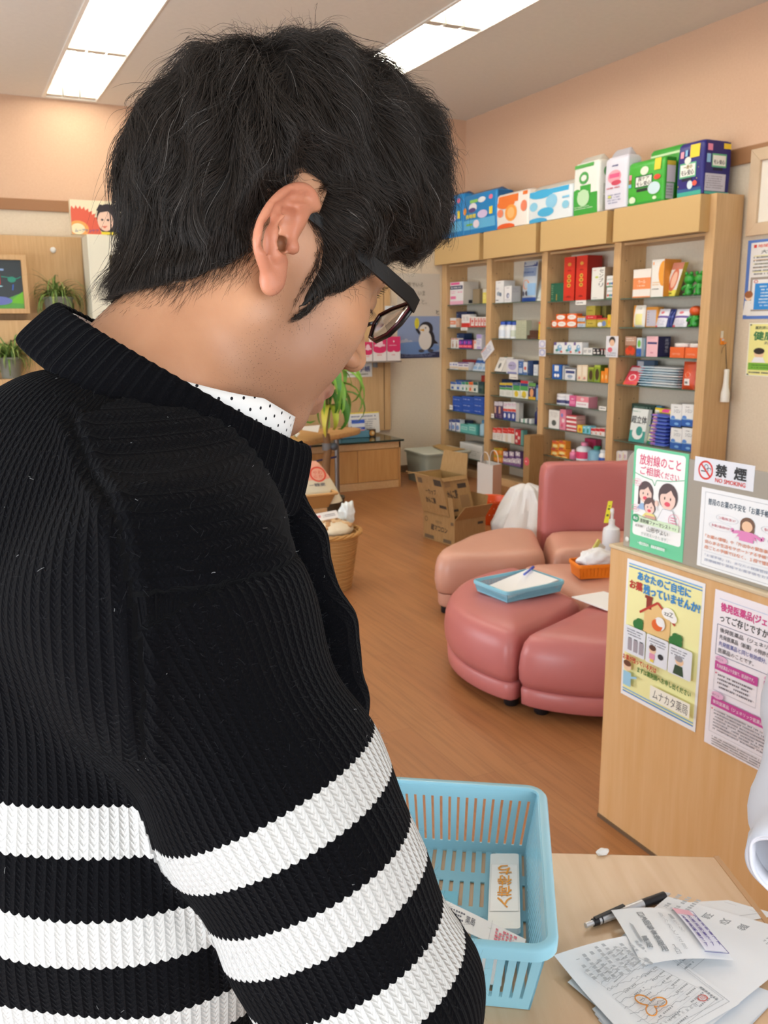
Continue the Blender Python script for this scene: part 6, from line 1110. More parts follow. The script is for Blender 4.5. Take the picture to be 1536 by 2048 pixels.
lg = MB(); lg.box(-.9, 1.335, 8.95, 9.545, 0, za-.001, W_V); lg.box(-.9, 1.40, 8.72, 8.949, 0, 1.16, W_V)
o = lg.build('plant_ledge', loc=(.2, 9.2, 0), bev=.003); tag(o, 'stepped light wood ledge under the plants at the far left', 'ledge')
spider('spider plant in a grey green pot on the upper wood ledge', (a.x, yl, za), .135, .20, mat('#7d7f74', .4), .44, 120, 3, mat('#c9c6d2', .4), lambda x, y, z: (min(max(x, .87 if y > 9.2 else -9), 1.33), min(y, 9.49), max(z, za+.004) if y > 8.945 else z))
b = ony(22, 742, 8.83); spider('spider plant on the lower ledge at the picture edge', (b.x, 8.83, 1.1605), .10, .17, mat('#7d7f74', .4), .44, 110, 8, None, lambda x, y, z: (x, min(y, 8.94), max(z, 1.164) if y > 8.715 else z))
r = thing('wood_panel', 'light wood wall panel with a framed aquarium like screen', 'panel', (.5, 9.5, za)); zt_ = ony(80, 472, 9.5).z; xp = ony(168, 560, 9.5).x
m = MB(); m.box(-.9, xp, 9.50, 9.547, za, zt_, W_V); m.build('board', r, bev=.002)
m = MB(); c = ony(106, 500, 9.497); m.lathe([(.026, 0), (.028, .012), (.018, .022)], mat('#ecebe6', .35), (0, 0, 0), 18); m.v = [(c.x+v[0], 9.4995-v[2], c.z+v[1]) for v in m.v]; m.build('knob', r)['label'] = 'small round white knob'
yf = 9.22; r = thing('screen_cabinet', 'wood framed screen showing a dark underwater scene, cut by the picture edge', 'screen', (.3, 9.36, ony(30, 628, yf).z)); x1_ = ony(56, 570, yf).x; z1_ = ony(40, 510, yf).z; z0_ = ony(40, 627, yf).z; x0_ = x1_-1.0
m = MB()
for q in ((x0_, x1_, z0_, z0_+.045), (x0_, x1_, z1_-.045, z1_), (x0_, x0_+.045, z0_+.045, z1_-.045), (x1_-.045, x1_, z0_+.045, z1_-.045)): m.box(q[0], q[1], yf, 9.499, q[2], q[3], W_V)
m.build('frame', r, bev=.002)
m = MB(); m.box(x0_+.046, x1_-.046, yf+.03, yf+.04, z0_+.046, z1_-.046, mat('#2a3438', .3)); F = Face(m, (x0_+.046, yf+.0295, z0_+.046), (1, 0, 0), (0, 0, 1), x1_-x0_-.092, z1_-z0_-.092, .0006)
F.rect(0, 0, 1, .22, mat('#3f8a7a', .4)); F.poly([(.6, 0), (1, 0), (1, .34)], mat('#5aa84a', .4)); F.poly([(.85, .12), (1, .1), (1, .36)], mat('#6fc02e', .4)); F.rect(.7, .5, .79, .72, mat('#c8302c', .4)); F.ell(.74, .46, .07, .02, mat('#9fd0e0')); F.ell(.9, .6, .04, .06, mat('#2f8f7a')); F.line([(.8, .66), (.95, .62), (.99, .66)], .008, mat('#2f8f7a')); F.rect(.72, .78, .83, .82, mat('#8fb0e0')); F.line([(.91, .5), (.9, .38)], .012, mat('#3f6ac0')); F.ell(.75, .16, .14, .09, mat('#6a7ac0'))
m.build('picture', r, smooth=0)
yk = 9.0; x0 = ony(176, 500, yk).x; z0_ = 0; ztk = ony(200, 470, yk).z; r = thing('white_bookcase', 'tall white open bookcase behind the back of the man\'s head', 'bookcase', (x0+.4, 9.2, 0)); Wb = mat('#e6e4d2', .5)
xo = ony(222, 560, yk).x; zo_ = ony(230, 510, yk).z; x1_ = x0+.95
m = MB(); m.box(x0, xo, yk, yk+.34, 0, ztk, Wb); m.box(x1_-.1, x1_, yk, yk+.34, 0, ztk, Wb); m.box(xo, x1_-.1, yk, yk+.34, zo_, ztk, Wb); m.box(xo, x1_-.1, yk+.32, yk+.34, 0, zo_, mat('#8f866c', .6)); m.box(xo, x1_-.1, yk, yk+.34, 0, .9, Wb); m.build('carcass', r, bev=.003)
for z in (1.30, 1.72): m = MB(); m.box(xo+.001, x1_-.101, yk+.02, yk+.319, z, z+.02, Wb); m.build('shelf_board', r)
for k in range(5): m = MB(); h_ = .26+.03*(k % 3); m.box(xo+.02+.05*k, xo+.062+.05*k, yk+.05, yk+.25, 1.7405, 1.7405+h_, mat(['#5a6a90', '#c9c9d2', '#39455f', '#8f9db8', '#b7a98f'][k], .5)); tag(m.build('book', loc=(xo+.04+.05*k, yk+.15, 1.72)), ['slate blue', 'pale grey', 'dark navy', 'light blue', 'tan'][k]+' book on the white bookcase shelf', 'book', 'books in the white bookcase')
a = ony(144, 468, yk+.02); b = ony(246, 404, yk+.02); z0_ = ztk+.0008; m = MB(); m.box(a.x, b.x, yk+.02, yk+.10, z0_, b.z, mat('#efe3c2', .5)); F = Face(m, (a.x, yk+.0196, z0_), (1, 0, 0), (0, 0, 1), b.x-a.x, b.z-z0_)
F.ell(.14, .1, .46, .64, mat('#df5a40'), 28, 0, 180) if False else None
cx_, cy_ = .13, .12
star = [(cx_+.40*(1+.16*(k % 2))*math.cos(math.radians(t)), cy_+.62*(1+.16*(k % 2))*math.sin(math.radians(t))) for k, t in enumerate(np.linspace(-10, 108, 25))]
F.poly([(0.0, .02)]+[(min(max(x, .0), 1), max(y, .02)) for x, y in star], mat('#dd6048')); F.ell(.12, .16, .2, .24, mat('#f0a85a')); F.ell(.12, .16, .13, .16, mat('#f6ecc0'))
K = mat('#2a2028'); F.ell(.7, .5, .22, .42, K); F.ell(.72, .25, .2, .25, K); F.ell(.64, .42, .15, .3, mat('#efc9b4')); F.poly([(.48, .72), (.55, .9), (.78, .8), (.68, .7), (.56, .66)], K); F.ell(.58, .45, .025, .03, K); F.ell(.69, .45, .025, .03, K); F.poly([(.56, .26), (.68, .28), (.62, .2)], mat('#d8705a')); F.text('ムーアサンケア', .06, .07, .5, .16, mat('#4a5aa0'), .01); F.rect(.55, .02, .85, .1, mat('#e6d23a')); F.rect(.85, .02, 1, .24, mat('#2f4fa0'))
tag(m.build('sign_board', loc=((a.x+b.x)/2, yk+.06, z0_), smooth=0), 'display box with a woman\'s face and a red sun on top of the white bookcase', 'sign')
# ---- snack baskets
WK, n = newmat('wicker', .55, .35); co = n.coords('Object'); wv_ = n.new('ShaderNodeTexWave', Scale=30, Distortion=1.0); wv_.bands_direction = 'Z'; n.link(co, wv_.inputs[0]); n.link(n.ramp(wv_.outputs[0], [(.2, lin('#9a6f3e')), (.6, lin('#c69a60'))]), n.b.inputs['Base Color'])
yb_ = 5.55; zr = ony(640, 990, yb_).z; xr_ = ony(676, 985, yb_).x; xl_ = xr_-.52; r = thing('bread_basket', 'rectangular woven basket holding a snack bag, on a wood stand', 'basket', ((xr_+xl_)/2, yb_+.15, zr-.10))
m = MB(); m.rings([rrect_ring(xl_+.05, xr_-.05, yb_+.04, yb_+.26, .02, zr-.10), rrect_ring(xl_+.01, xr_-.008, yb_+.006, yb_+.30, .02, zr-.005), rrect_ring(xl_+.02, xr_-.018, yb_+.016, yb_+.29, .02, zr-.005), rrect_ring(xl_+.06, xr_-.06, yb_+.05, yb_+.25, .02, zr-.094)], WK); m.build('body', r)
m = MB(); P_ = rrect_ring(xl_, xr_, yb_, yb_+.31, .02, zr); m.tube(P_+[P_[0]], .010, mat('#c4955c', .5), 8); m.build('rim', r)
zs = zr-.1012; xs1 = ony(651, 1030, yb_+.05).x; r = thing('basket_stand', 'plain light wood stand under the rectangular basket', 'stand', (xl_+.2, yb_+.16, 0))
m = MB(); m.box(xl_-.05, xr_-.07, yb_+.03, yb_+.28, zs-.03, zs, W_H); m.build('top_board', r, bev=.002); m = MB(); m.box(xl_, xs1, yb_+.06, yb_+.26, 0, zs-.0305, W_V); m.build('pedestal', r, bev=.002)
CLR = mat('#f0efe8', .15, trans=.35); SN = mat('#e8d8a0', .6)
c = Vector((ony(636, 990, yb_+.16).x, yb_+.15, zr)); zt_ = ony(622, 922, yb_+.16).z; rs = []
for j in range(15):
    t = j/14; w_ = .15*(1-t)**.75+.035; d_b = .065*(1-t)**.8+.004; z = zr-.088+(zt_-zr+.088)*t; rs.append([(c.x-.05*t+w_*math.cos(a)*(1+.05*math.sin(5*a+3*t)), c.y+d_b*math.sin(a)*(1+.1*math.sin(4*a)), z) for a in np.linspace(0, 2*PI, 30, endpoint=False)])
r = thing('snack_bag', 'tall clear snack bag with a pink top and red round stamp in the rectangular basket', 'bag', (c.x, c.y, zr-.06))
m = MB(); m.rings(rs[:9], mat('#e4dcc0', .25)); m.build('clear_part', r)
m = MB(); m.rings(rs[8:], mat('#f0b49a', .3)); F = Face(m, Vector((c.x-.14, c.y-.078, zr+.06)), (1, 0, 0), (-.16, .22, 1), .2, zt_-zr-.06, .0008); F.ring(.62, .45, .3, .34, .2, mat('#dd4a36')); F.text('やわ', .45, .45, .8, .62, mat('#dd5a46')); F.text('らか', .45, .28, .8, .42, mat('#dd5a46')); F.text('ー糖麦', .2, -.08, .8, .06, mat('#555a66'), .02); m.build('printed_top', r)
rs = []; cb = Vector((ony(716, 1070, 4.95).x-.21, 4.97, 0)); zrm = ony(700, 1072, 4.8).z; r = thing('wicker_basket', 'round tan wicker basket filled with bagged biscuits', 'basket', cb)
m = MB(); nA = 72
for j in range(40):
    t = j/39; R = .155+.05*t; ring = []
    for i in range(nA): a = 2*PI*i/nA; q = R+.004*math.sin(i*PI+j*PI)*(1)+.003*math.sin(j*2.2); ring.append((cb.x+q*math.cos(a), cb.y+q*math.sin(a), zrm*t))
    rs.append(ring)
rs.append([(cb.x+.19*math.cos(2*PI*i/nA), cb.y+.19*math.sin(2*PI*i/nA), zrm-.002) for i in range(nA)]); rs.append([(cb.x+.145*math.cos(2*PI*i/nA), cb.y+.145*math.sin(2*PI*i/nA), .01) for i in range(nA)]); m.rings(rs, WK); m.build('body', r, smooth=60)
m = MB()
for k in range(3): m.tube([(cb.x+(.212+.008*math.cos(8*a+k*2.1))*math.cos(a), cb.y+(.212+.008*math.cos(8*a+k*2.1))*math.sin(a), zrm+.008*math.sin(8*a+k*2.1)+.004) for a in np.linspace(0, 2*PI, 90)], .009, mat('#b98a4c', .5), 6)
m.build('braided_rim', r)
r = thing('biscuit_bag', 'clear bag of broken biscuits with a white label in the wicker basket', 'bag', (cb.x+.02, cb.y, zrm))
for q in crumple((cb.x+.03, cb.y-.02, zrm+.02), .17, (.85, .8, .36), 9, lo=zrm-.03, amp=.10, m=mat('#d9cbb0', .2)).build('film', r),: pass
rg = random.Random(2); m = MB()
for k in range(60): a = rg.uniform(0, 2*PI); q = rg.uniform(0, .13); cc = (cb.x+.03+q*math.cos(a), cb.y-.03+q*math.sin(a)*.85, zrm+.045+.04*(1-q/.13)); m.ball(cc, rg.uniform(.012, .022), mat(rg.choice(['#b98a58', '#caa070', '#9c7046', '#d4b184'])), 7, 5, (1, .8, .7))
o = m.build('biscuit_pieces', r); o['kind'] = 'stuff'
m = crumple((cb.x+.15, cb.y+.02, zrm+.10), .07, (.9, .7, 1.2), 4, amp=.3, m=mat('#dfe6e6', .2)); m.build('film_end', r)
m = MB(); F = Face(m, (cb.x-.10, cb.y-.06, zrm+.085), (1, .1, .05), (0, .55, .84), .17, .05, .0006); F.rrect(0, 0, 1, 1, .012, mat('#f0eeea')); F.rect(.1, .4, .3, .7, mat('#d88a90')); F.lines(.4, .3, .9, .7, 2, mat('#667'), seed=4); m.build('label', r)
# ================================================================== dispensing counter in front
zc = .80; B0 = onz(1090, 1704, zc); B1 = onz(1432, 1713, zc); B2 = onz(1531, 1841, zc); df = (B0-B1).normalized(); dr_ = (B2-B1).normalized()
CT, n = newmat('counter_wood', .26, .45); ang = math.atan2(dr_.y, dr_.x); co = n.coords('Object', (1, 1, 1), (0, 0, -ang)); mp = n.new('ShaderNodeMapping'); mp.inputs['Scale'].default_value = (2.5, 26, 1); n.link(co, mp.inputs[0]); t = n.new('ShaderNodeTexNoise', Scale=1.5, Detail=5, Distortion=.5); n.link(mp.outputs[0], t.inputs[0])
n.link(n.ramp(t.outputs[0], [(.3, lin('#d6b08a')), (.7, lin('#e1bf9a'))]), n.b.inputs['Base Color'])
cor = [B1+df*1.15+dr_*.40, B1+dr_*.42, B1, B1+df*1.15]
cc = sum(cor, Vector())/4; r = thing('counter', 'light wood counter with a slanted end, holding prescription papers', 'counter', (cc.x, cc.y, 0))
def shrink(P, d): c = sum(P, Vector())/len(P); return [p+(c-p).normalized()*d for p in P]
m = MB(); up = [p.copy() for p in cor]; m.hexa([Vector((p.x, p.y, zc-.028)) for p in cor], [Vector((p.x, p.y, zc)) for p in cor], CT); m.build('worktop', r, bev=.003)
m = MB(); e0, e1 = Vector((B1.x, B1.y, zc)), B1+dr_*.42; w_ = Vector((-dr_.y, dr_.x, 0))*.004; m.hexa([B1+w_*-1, e1-w_, e1+w_, B1+w_], [p+Vector((0, 0, .0012)) for p in (B1-w_, e1-w_, e1+w_, B1+w_)], mat('#c99c6e', .4)); m.build('edge_strip', r)
pn = shrink(cor, .06); m = MB(); m.hexa([Vector((p.x, p.y, 0)) for p in pn], [Vector((p.x, p.y, zc-.0285)) for p in pn], W_P); m.build('base', r, bev=.003)
# clear mat curling up a little at the far edge gives the streak of light
m = MB(); cl = mat('#f2e6d6', .06, trans=.96); P = [onz(1085, 1712, zc), onz(1425, 1722, zc), onz(1512, 1838, zc), onz(1180, 1838, zc)]
z_ = zc+.0006
def pxs(pts, z): return [onz(a, b, z) for a, b in pts]
# crumb of tissue
p = onz(1203, 1706, zc); o = crumple((p.x, p.y-.002, zc+.003), .009, (1.4, .8, .6), 6, lo=zc+.0005, nu=18, nv=10, m=mat('#f4f2ee', .7)).build('tissue_scrap'); tag(o, 'tiny crumpled white tissue scrap at the far edge of the counter', 'tissue')
# ---- papers
GREY = mat('#b0b4b8'); DK = mat('#94999e')
def bent_sheet(name, label, cor, z, draw, warp, cat='paper', group=None, nu=14, nv=14, col='#f2f4f6'):
    P = [onz(a, b, z) for a, b in cor]; m = MB()           # corners: bottom left, bottom right, top right, top left as the sheet itself reads
    class BF(Face):
        def pt(s, a, b, k=None):
            q = P[0]*((1-a)*(1-b))+P[1]*(a*(1-b))+P[2]*(a*b)+P[3]*((1-a)*b)
            return q+Vector((0, 0, warp(a, b)+.00022*(s.k if k is None else k)))
    F = BF(m, P[0], (P[1]-P[0]).normalized(), (P[3]-P[0]).normalized(), (P[1]-P[0]).length, (P[3]-P[0]).length, .0002, warp); F.n = Vector((0, 0, 1)); F.grid(mat(col, .6), nu, nv); draw(F)
    c = sum(P, Vector())/4; return tag(m.build(name, loc=c, smooth=60), label, cat, group)
def table_print(F, a0, b0, a1, b1, nr, nc, seed, head=None):
    F.line([(a0, b0), (a1, b0), (a1, b1), (a0, b1), (a0, b0)], .0006, GREY)
    for i in range(1, nr): F.line([(a0, b0+(b1-b0)*i/nr), (a1, b0+(b1-b0)*i/nr)], .0003, mat('#b9bec4'))
    for i in range(nr):
        for j in range(nc): F.lines(a0+(a1-a0)*(j+.12)/nc, b0+(b1-b0)*(i+.25)/nr, a0+(a1-a0)*(j+.75)/nc, b0+(b1-b0)*(i+.75)/nr, 1, DK, .45, .4, seed+i*7+j)
# large receipt sheet, read from the pharmacist's side (upside down towards the photographer)
def d_receipt(F):
    table_print(F, .30, .42, .60, .93, 9, 2, 3); table_print(F, .62, .10, .92, .60, 8, 2, 40); table_print(F, .64, .66, .92, .92, 5, 2, 80)
    for i, ch in enumerate('領収証'): F.text(ch, .14, .34+.12*i, .19, .40+.12*i, DK, .02, turn=180)
    F.lines(.05, .05, .26, .2, 5, GREY, seed=6); F.lines(.05, .72, .22, .92, 3, GREY, seed=7)
w0 = lambda a, b: .0
bent_sheet('paper_sheet', 'plain sheet with a printed frame at the slanted end of the counter', [(1560, 1830), (1405, 1858), (1310, 1808), (1456, 1800)], zc+.0008, lambda F: F.line([(.12, .9), (.12, .2), (.88, .2)], .0007, GREY), lambda a, b: .004*math.sin(PI*b)*a)
bent_sheet('receipt_sheet', 'large printed receipt sheet under the small slip on the counter', [(1640, 1880), (1330, 2130), (1135, 1965), (1335, 1797)], zc+.0045, d_receipt, lambda a, b: .0015*math.sin(3*a+2*b)+.002)
for k, (dx, dy) in enumerate(((4, 8), (9, 18), (16, 30))):
    bent_sheet('paper_sheet', ['sheet under the handwritten one on the counter', 'second sheet under the handwritten one on the counter', 'lowest sheet of the small pile under the handwritten one'][k], [(1330+dx*2, 2200), (1180+dx, 2000+dy+10), (1330+dx, 1900+dy), (1560, 1990)], zc+.0012+.0008*(2-k), lambda F: None, lambda a, b: .0002, col='#e6eaee')
def d_hand(F):
    F.line([(.06, .04), (.06, .95), (.97, .95)], .0006, GREY); F.line([(.1, .04), (.1, .93), (.94, .93)], .0005, GREY); F.lines(.12, .86, .3, .91, 1, DK, seed=3)
    F.ring(.19, .8, .035, .045, .25, mat('#d8564a')); F.text('印', .175, .78, .205, .82, mat('#d8564a'), turn=90)
    rg = random.Random(4)
    for i in range(9):
        x = .18+.065*i; pts = [(x, .72)]
        for j in range(26): pts.append((x+rg.uniform(-.011, .011), .72-.022*j))
        F.line(pts, .0006, mat('#8a8e94'))
    for i in range(14): F.text(rg.choice('処方箋日数薬'), .12+.0*i, .06+.045*i, .145, .085+.045*i, DK, turn=90)
    F.lines(.62, .1, .94, .9, 10, GREY, seed=9)
bent_sheet('prescription_sheet', 'curled prescription sheet with handwriting and a red seal on the counter', [(1290, 2120), (1107, 1921), (1290, 1876), (1480, 2010)], zc+.0075, d_hand, lambda a, b: .002+.012*max(0, a-.55)**1.5*1.6+.004*math.sin(PI*b)*(a))
def d_slip(F):
    F.text('1日3回　毎食後', .14, .30, .30, .9, DK, .02, turn=90) if False else None
    F.vtext('日3回毎食後服用', .27, .12, .34, .9, DK, .02); F.vtext('薬局', .14, .2, .2, .42, DK, .02); F.lines(.1, .1, .16, .9, 1, GREY, seed=4); F.vtext('１日', .4, .05, .45, .22, DK); F.vtext('飲み方と注意', .5, .1, .545, .85, GREY); F.vtext('一包化', .6, .4, .64, .8, GREY)
    V = mat('#5a4f9a'); F.line([(.70, .06), (.97, .06), (.97, .94), (.70, .94)], .0012, V); F.rect(.72, .08, .95, .92, mat('#ecebf6')); F.rect(.72, .8, .93, .94, mat('#eeb6c4'))
    for i in range(3): F.vtext('お薬説明書です', .75+.07*i, .12, .785+.07*i, .78, V, .01)
bent_sheet('medicine_slip', 'small curled medicine slip with a violet frame lying over the pen and the papers', [(1222, 1824), (1284, 1932), (1470, 1925), (1385, 1828)], zc+.012, lambda F: d_slip2(F), lambda a, b: .003+.010*(1-abs(2*a-1))+.006*math.sin(PI*b)) if False else None
def bent_slip():
    return bent_sheet('medicine_slip', 'small curled medicine slip with a violet frame lying over the pen end', [(1284, 1933), (1468, 1924), (1384, 1828), (1222, 1823)], zc+.014, d_slip, lambda a, b: .002+.006*math.sin(PI*a)+.003*math.sin(PI*b))
bent_slip()
# ---- pen
a = onz(1171, 1851, zc+.007); b = onz(1340, 1787, zc+.006); ax = (b-a).normalized(); L = (b-a).length; r = thing('ballpoint_pen', 'silver and black knock ballpoint pen lying on the counter', 'pen', a)
def seg(f0, f1, r0, r1, m_, name): m = MB(); m.tube([a+ax*(L*f0), a+ax*(L*(f0+f1)/2), a+ax*(L*f1)], [r0, (r0+r1)/2, r1], m_, 18); return m.build(name, r)
SIL = mat('#dcdee0', .3, .5); BLK = mat('#1c1c1f', .45)
seg(0, .085, .0034, .0036, SIL, 'push_button'); seg(.085, .14, .0052, .0056, BLK, 'end_band'); seg(.14, .165, .0056, .0056, SIL, 'silver_band'); seg(.165, .18, .0057, .0057, BLK, 'black_band'); seg(.18, .62, .0056, .0060, SIL, 'barrel'); seg(.62, .66, .0062, .0062, SIL, 'collar_ring'); seg(.66, .93, .0063, .0058, BLK, 'grip'); seg(.93, 1.0, .0050, .0011, SIL, 'tip')
m = MB(); s0 = a+ax*(L*.1)+Vector((0, 0, .005)); s1 = a+ax*(L*.44)+Vector((0, 0, .0085)); sd = ax.cross(Vector((0, 0, 1)))*.0028; m.hexa([s0-sd, s0+sd, s1+sd, s1-sd], [p+Vector((0, 0, .0016)) for p in (s0-sd, s0+sd, s1+sd, s1-sd)], BLK); m.build('clip', r, bev=.0005)
# ---- rubber band
c = onz(1302, 2010, zc+.013); m = MB(); pts = []
for t in np.linspace(0, 2*PI, 80): 
    R_b = .0125*(1+.65*math.cos(3*t+.5)); pts.append((c.x+R_b*math.cos(t)*1.0, c.y+R_b*math.sin(t)*.95, c.z+.0015+.0012*math.sin(2*t)))
m.tube(pts, .0008, mat('#d98a2c', .45), 6, caps=False); tag(m.build('rubber_band', loc=c), 'orange rubber band twisted into loops on the papers', 'rubber band')
# ---- large blue basket reaching over the far edge of the counter
zb = zc+.0008; FR, NR = onz(1077, 1583, zc+.1), onz(1097, 1897, zc+.1); Vb = (FR-NR).to_2d().normalized(); Ub = Vector((Vb.y, -Vb.x)); dB = (FR-NR).to_2d().length; wB = .262
o_ = Vector((NR.x, NR.y))-Ub*wB
bt, BP = tray('prescription_basket', 'large light blue slotted basket on the counter edge in front of the man', o_, Ub, Vb, wB, dB, zb, .10, '#a6def0', root_cat='basket', taper=.018, slot=.0042, pitch=.0135, rim=.013, alpha=.8)
def BQ(a, b, c): return BP(a, b, c)
m = MB(); q0 = BQ(.60, .28, .006); u_ = (BQ(.98, .26, .006)-q0)
r = thing('name_plate', 'white plastic plate with orange characters for goods on order, leaning in the blue basket', 'plate', BQ(.8, .4, .02))
A_, B_, C_, D_ = BQ(.70, .10, .030), BQ(.97, .14, .034), BQ(.97, .62, .008), BQ(.70, .60, .008)
def zpt(px, py, z): return onz(px, py, z)
A_, B_, C_, D_ = zpt(975, 1857, zb+.034), zpt(1041, 1857, zb+.034), zpt(1042, 1716, zb+.014), zpt(981, 1707, zb+.014)
U_ = (B_-A_).normalized(); V_ = (D_-A_).normalized(); w_, h_ = (B_-A_).length, (D_-A_).length; nn = U_.cross(V_).normalized(); th = Vector(nn)*.008
m = MB(); P2 = []
for (x, y, t0) in ((w_-.005, .005, -90), (w_-.005, h_-.005, 0), (.005, h_-.005, 90), (.005, .005, 180)): P2 += [(x+.005*math.cos(math.radians(t0+18*k)), y+.005*math.sin(math.radians(t0+18*k))) for k in range(6)]
m.rings([[A_+U_*x+V_*y-th for x, y in P2], [A_+U_*x+V_*y for x, y in P2]], mat('#eef1ee', .3)); m.build('plate_body', r, smooth=35)
m = MB(); F = Face(m, A_+nn*.0003, U_, V_, w_, h_); F.rect(.05, .2, .95, .83, mat('#fafaf7', .4)); F.line([(.05, .2), (.95, .2), (.95, .83), (.05, .83), (.05, .2)], .0003, mat('#c8ccc8')); n_ = 4
for i, ch in enumerate('入荷待ち'): F.text(ch, .28, .24+.145*i, .74, .37+.145*i, mat('#f0a22c'), .012, 2, turn=180)
m.build('label_strip', r, smooth=0)
def d_card(F): F.lines(.06, .3, .3, .8, 3, mat('#556'), seed=3); F.text('薬局', .3, .35, .42, .7, mat('#445')); F.line([(.62, .05), (.62, .95)], .0004, GREY); F.lines(.68, .12, .96, .7, 4, mat('#e07a8a'), .7, seed=4)
P = [zpt(962, 1892, zb+.030), zpt(1040, 1893, zb+.036), zpt(1052, 1878, zb+.04), zpt(890, 1800, zb+.03)]
Pa, Pb, Pc_, Pd = zpt(880, 1842, zb+.028), zpt(1040, 1912, zb+.036), zpt(1052, 1880, zb+.036), zpt(892, 1802, zb+.028)
sheet('medicine_envelope', 'white slip with a pink corner print in the blue basket', [Pa, Pb, Pc_, Pd], 'slip', th=.001, draw=d_card)
sheet('blue_card', 'light blue card at the bottom of the blue basket by the sleeve', [zpt(840, 1815, zb+.006), zpt(915, 1825, zb+.006), zpt(915, 1785, zb+.006), zpt(845, 1780, zb+.006)], 'card', col='#7cc6dc', th=.0015)
sheet('white_card', 'white folded card low in the near end of the blue basket', [zpt(960, 1968, zb+.005), zpt(1003, 1972, zb+.005), zpt(1006, 1915, zb+.02), zpt(965, 1915, zb+.02)], 'card', th=.0012)
# ================================================================== the man seen from behind his right shoulder
def axes_from(yaw, pitch, roll):
    f = np.array([math.cos(yaw)*math.cos(pitch), -math.sin(pitch), math.sin(yaw)*math.cos(pitch)]); u0 = np.array([math.cos(yaw)*math.sin(pitch), math.cos(pitch), math.sin(yaw)*math.sin(pitch)]); r0 = np.array([math.sin(yaw), 0, -math.cos(yaw)])
    return r0*math.cos(roll)-u0*math.sin(roll), f, u0*math.cos(roll)+r0*math.sin(roll)
CAMB = np.array([[*CR], [*CU], [*CF]])                 # rows: camera right, up, forward in the room
def cs2w(v): return np.asarray(v, float)@CAMB+np.array(CP)
HR, HF, HU = axes_from(math.radians(34.4), math.radians(25.9), math.radians(3.8)); HT = np.array([-.1052, .1856, .6677])
HB = np.array([HR, HF, HU])                             # rows: head right, forward, up (camera axes)
def h2c(v): return np.asarray(v, float)@HB+HT
def h2w(v): return cs2w(h2c(v))
def c2h(v): return (np.asarray(v, float)-HT)@HB.T
def eh(px, py, r0):                                      # pixel to the head's side plane at distance r0
    d = np.array([(px-768)/FPX, -(py-1024)/FPX, 1.0]); o = -HT@HB.T; dd = d@HB.T; k = (r0-o[0])/dd[0]; return o+dd*k
def cpt(px, py, d): return np.array([(px-768)*d/FPX, (1024-py)*d/FPX, d])
man = thing('person', 'man with dark wavy hair and glasses in a black sweater with white stripes, looking down', 'person', tuple(cs2w([-.2, .0, .68])*np.array([1, 1, 0])))
# ---- head and neck
def skin_field(R, F, U):
    X = (np.abs(R), F, U); Y = (R, F, U); k = .018
    d = s_ell(Y, (0, -.008, .047), (.076, .097, .088))
    d = smin(d, s_ell(Y, (0, .035, -.012), (.064, .062, .085)), .03)
    d = smin(d, s_cap(X, (.052, .005, -.045), (.020, .070, -.086), .021, .016), .03)
    d = smin(d, s_ball(Y, (0, .079, -.083), .017), .02)
    d = smin(d, s_ball(X, (.045, .062, -.010), .024), .03); d = smin(d, s_ball(X, (.037, .058, -.044), .023), .03)
    d = smin(d, s_cap(X, (.036, .086, .038), (.008, .094, .040), .010), .016)
    d = smax(d, -s_ball(X, (.033, .102, .020), .014), .014)
    d = smin(d, s_cap(X, (.026, .083, .029), (.042, .075, .024), .007), .008)
    lid = smax(s_ball(X, (.031, .0835, .020), .0132), .0135-U, .001); d = smin(d, lid, .003)
    nose = smin(s_cap(Y, (0, .094, .028), (0, .1145, -.012), .0065, .0105), s_ell(X, (.0125, .105, -.018), (.0075, .010, .0075)), .008)
    d = smin(d, nose, .009); d = smax(d, -s_cap(X, (.0065, .112, -.0225), (.0075, .104, -.014), .0032), .003)
    d = smin(d, s_cap(X, (0, .103, -.047), (.017, .094, -.052), .0075, .005), .010); d = smin(d, s_cap(X, (0, .099, -.063), (.014, .092, -.061), .0082, .006), .009)
    d = smax(d, -s_cap(X, (0, .111, -.0555), (.022, .097, -.0575), .0022, .0016), .003)
    n = smin(s_cap(Y, (0, -.006, -.03), (0, -.014, -.12), .056, .060), s_cap(Y, (0, -.014, -.12), (0, -.02, -.20), .060, .056), .02)
    return smin(d, n, .028)
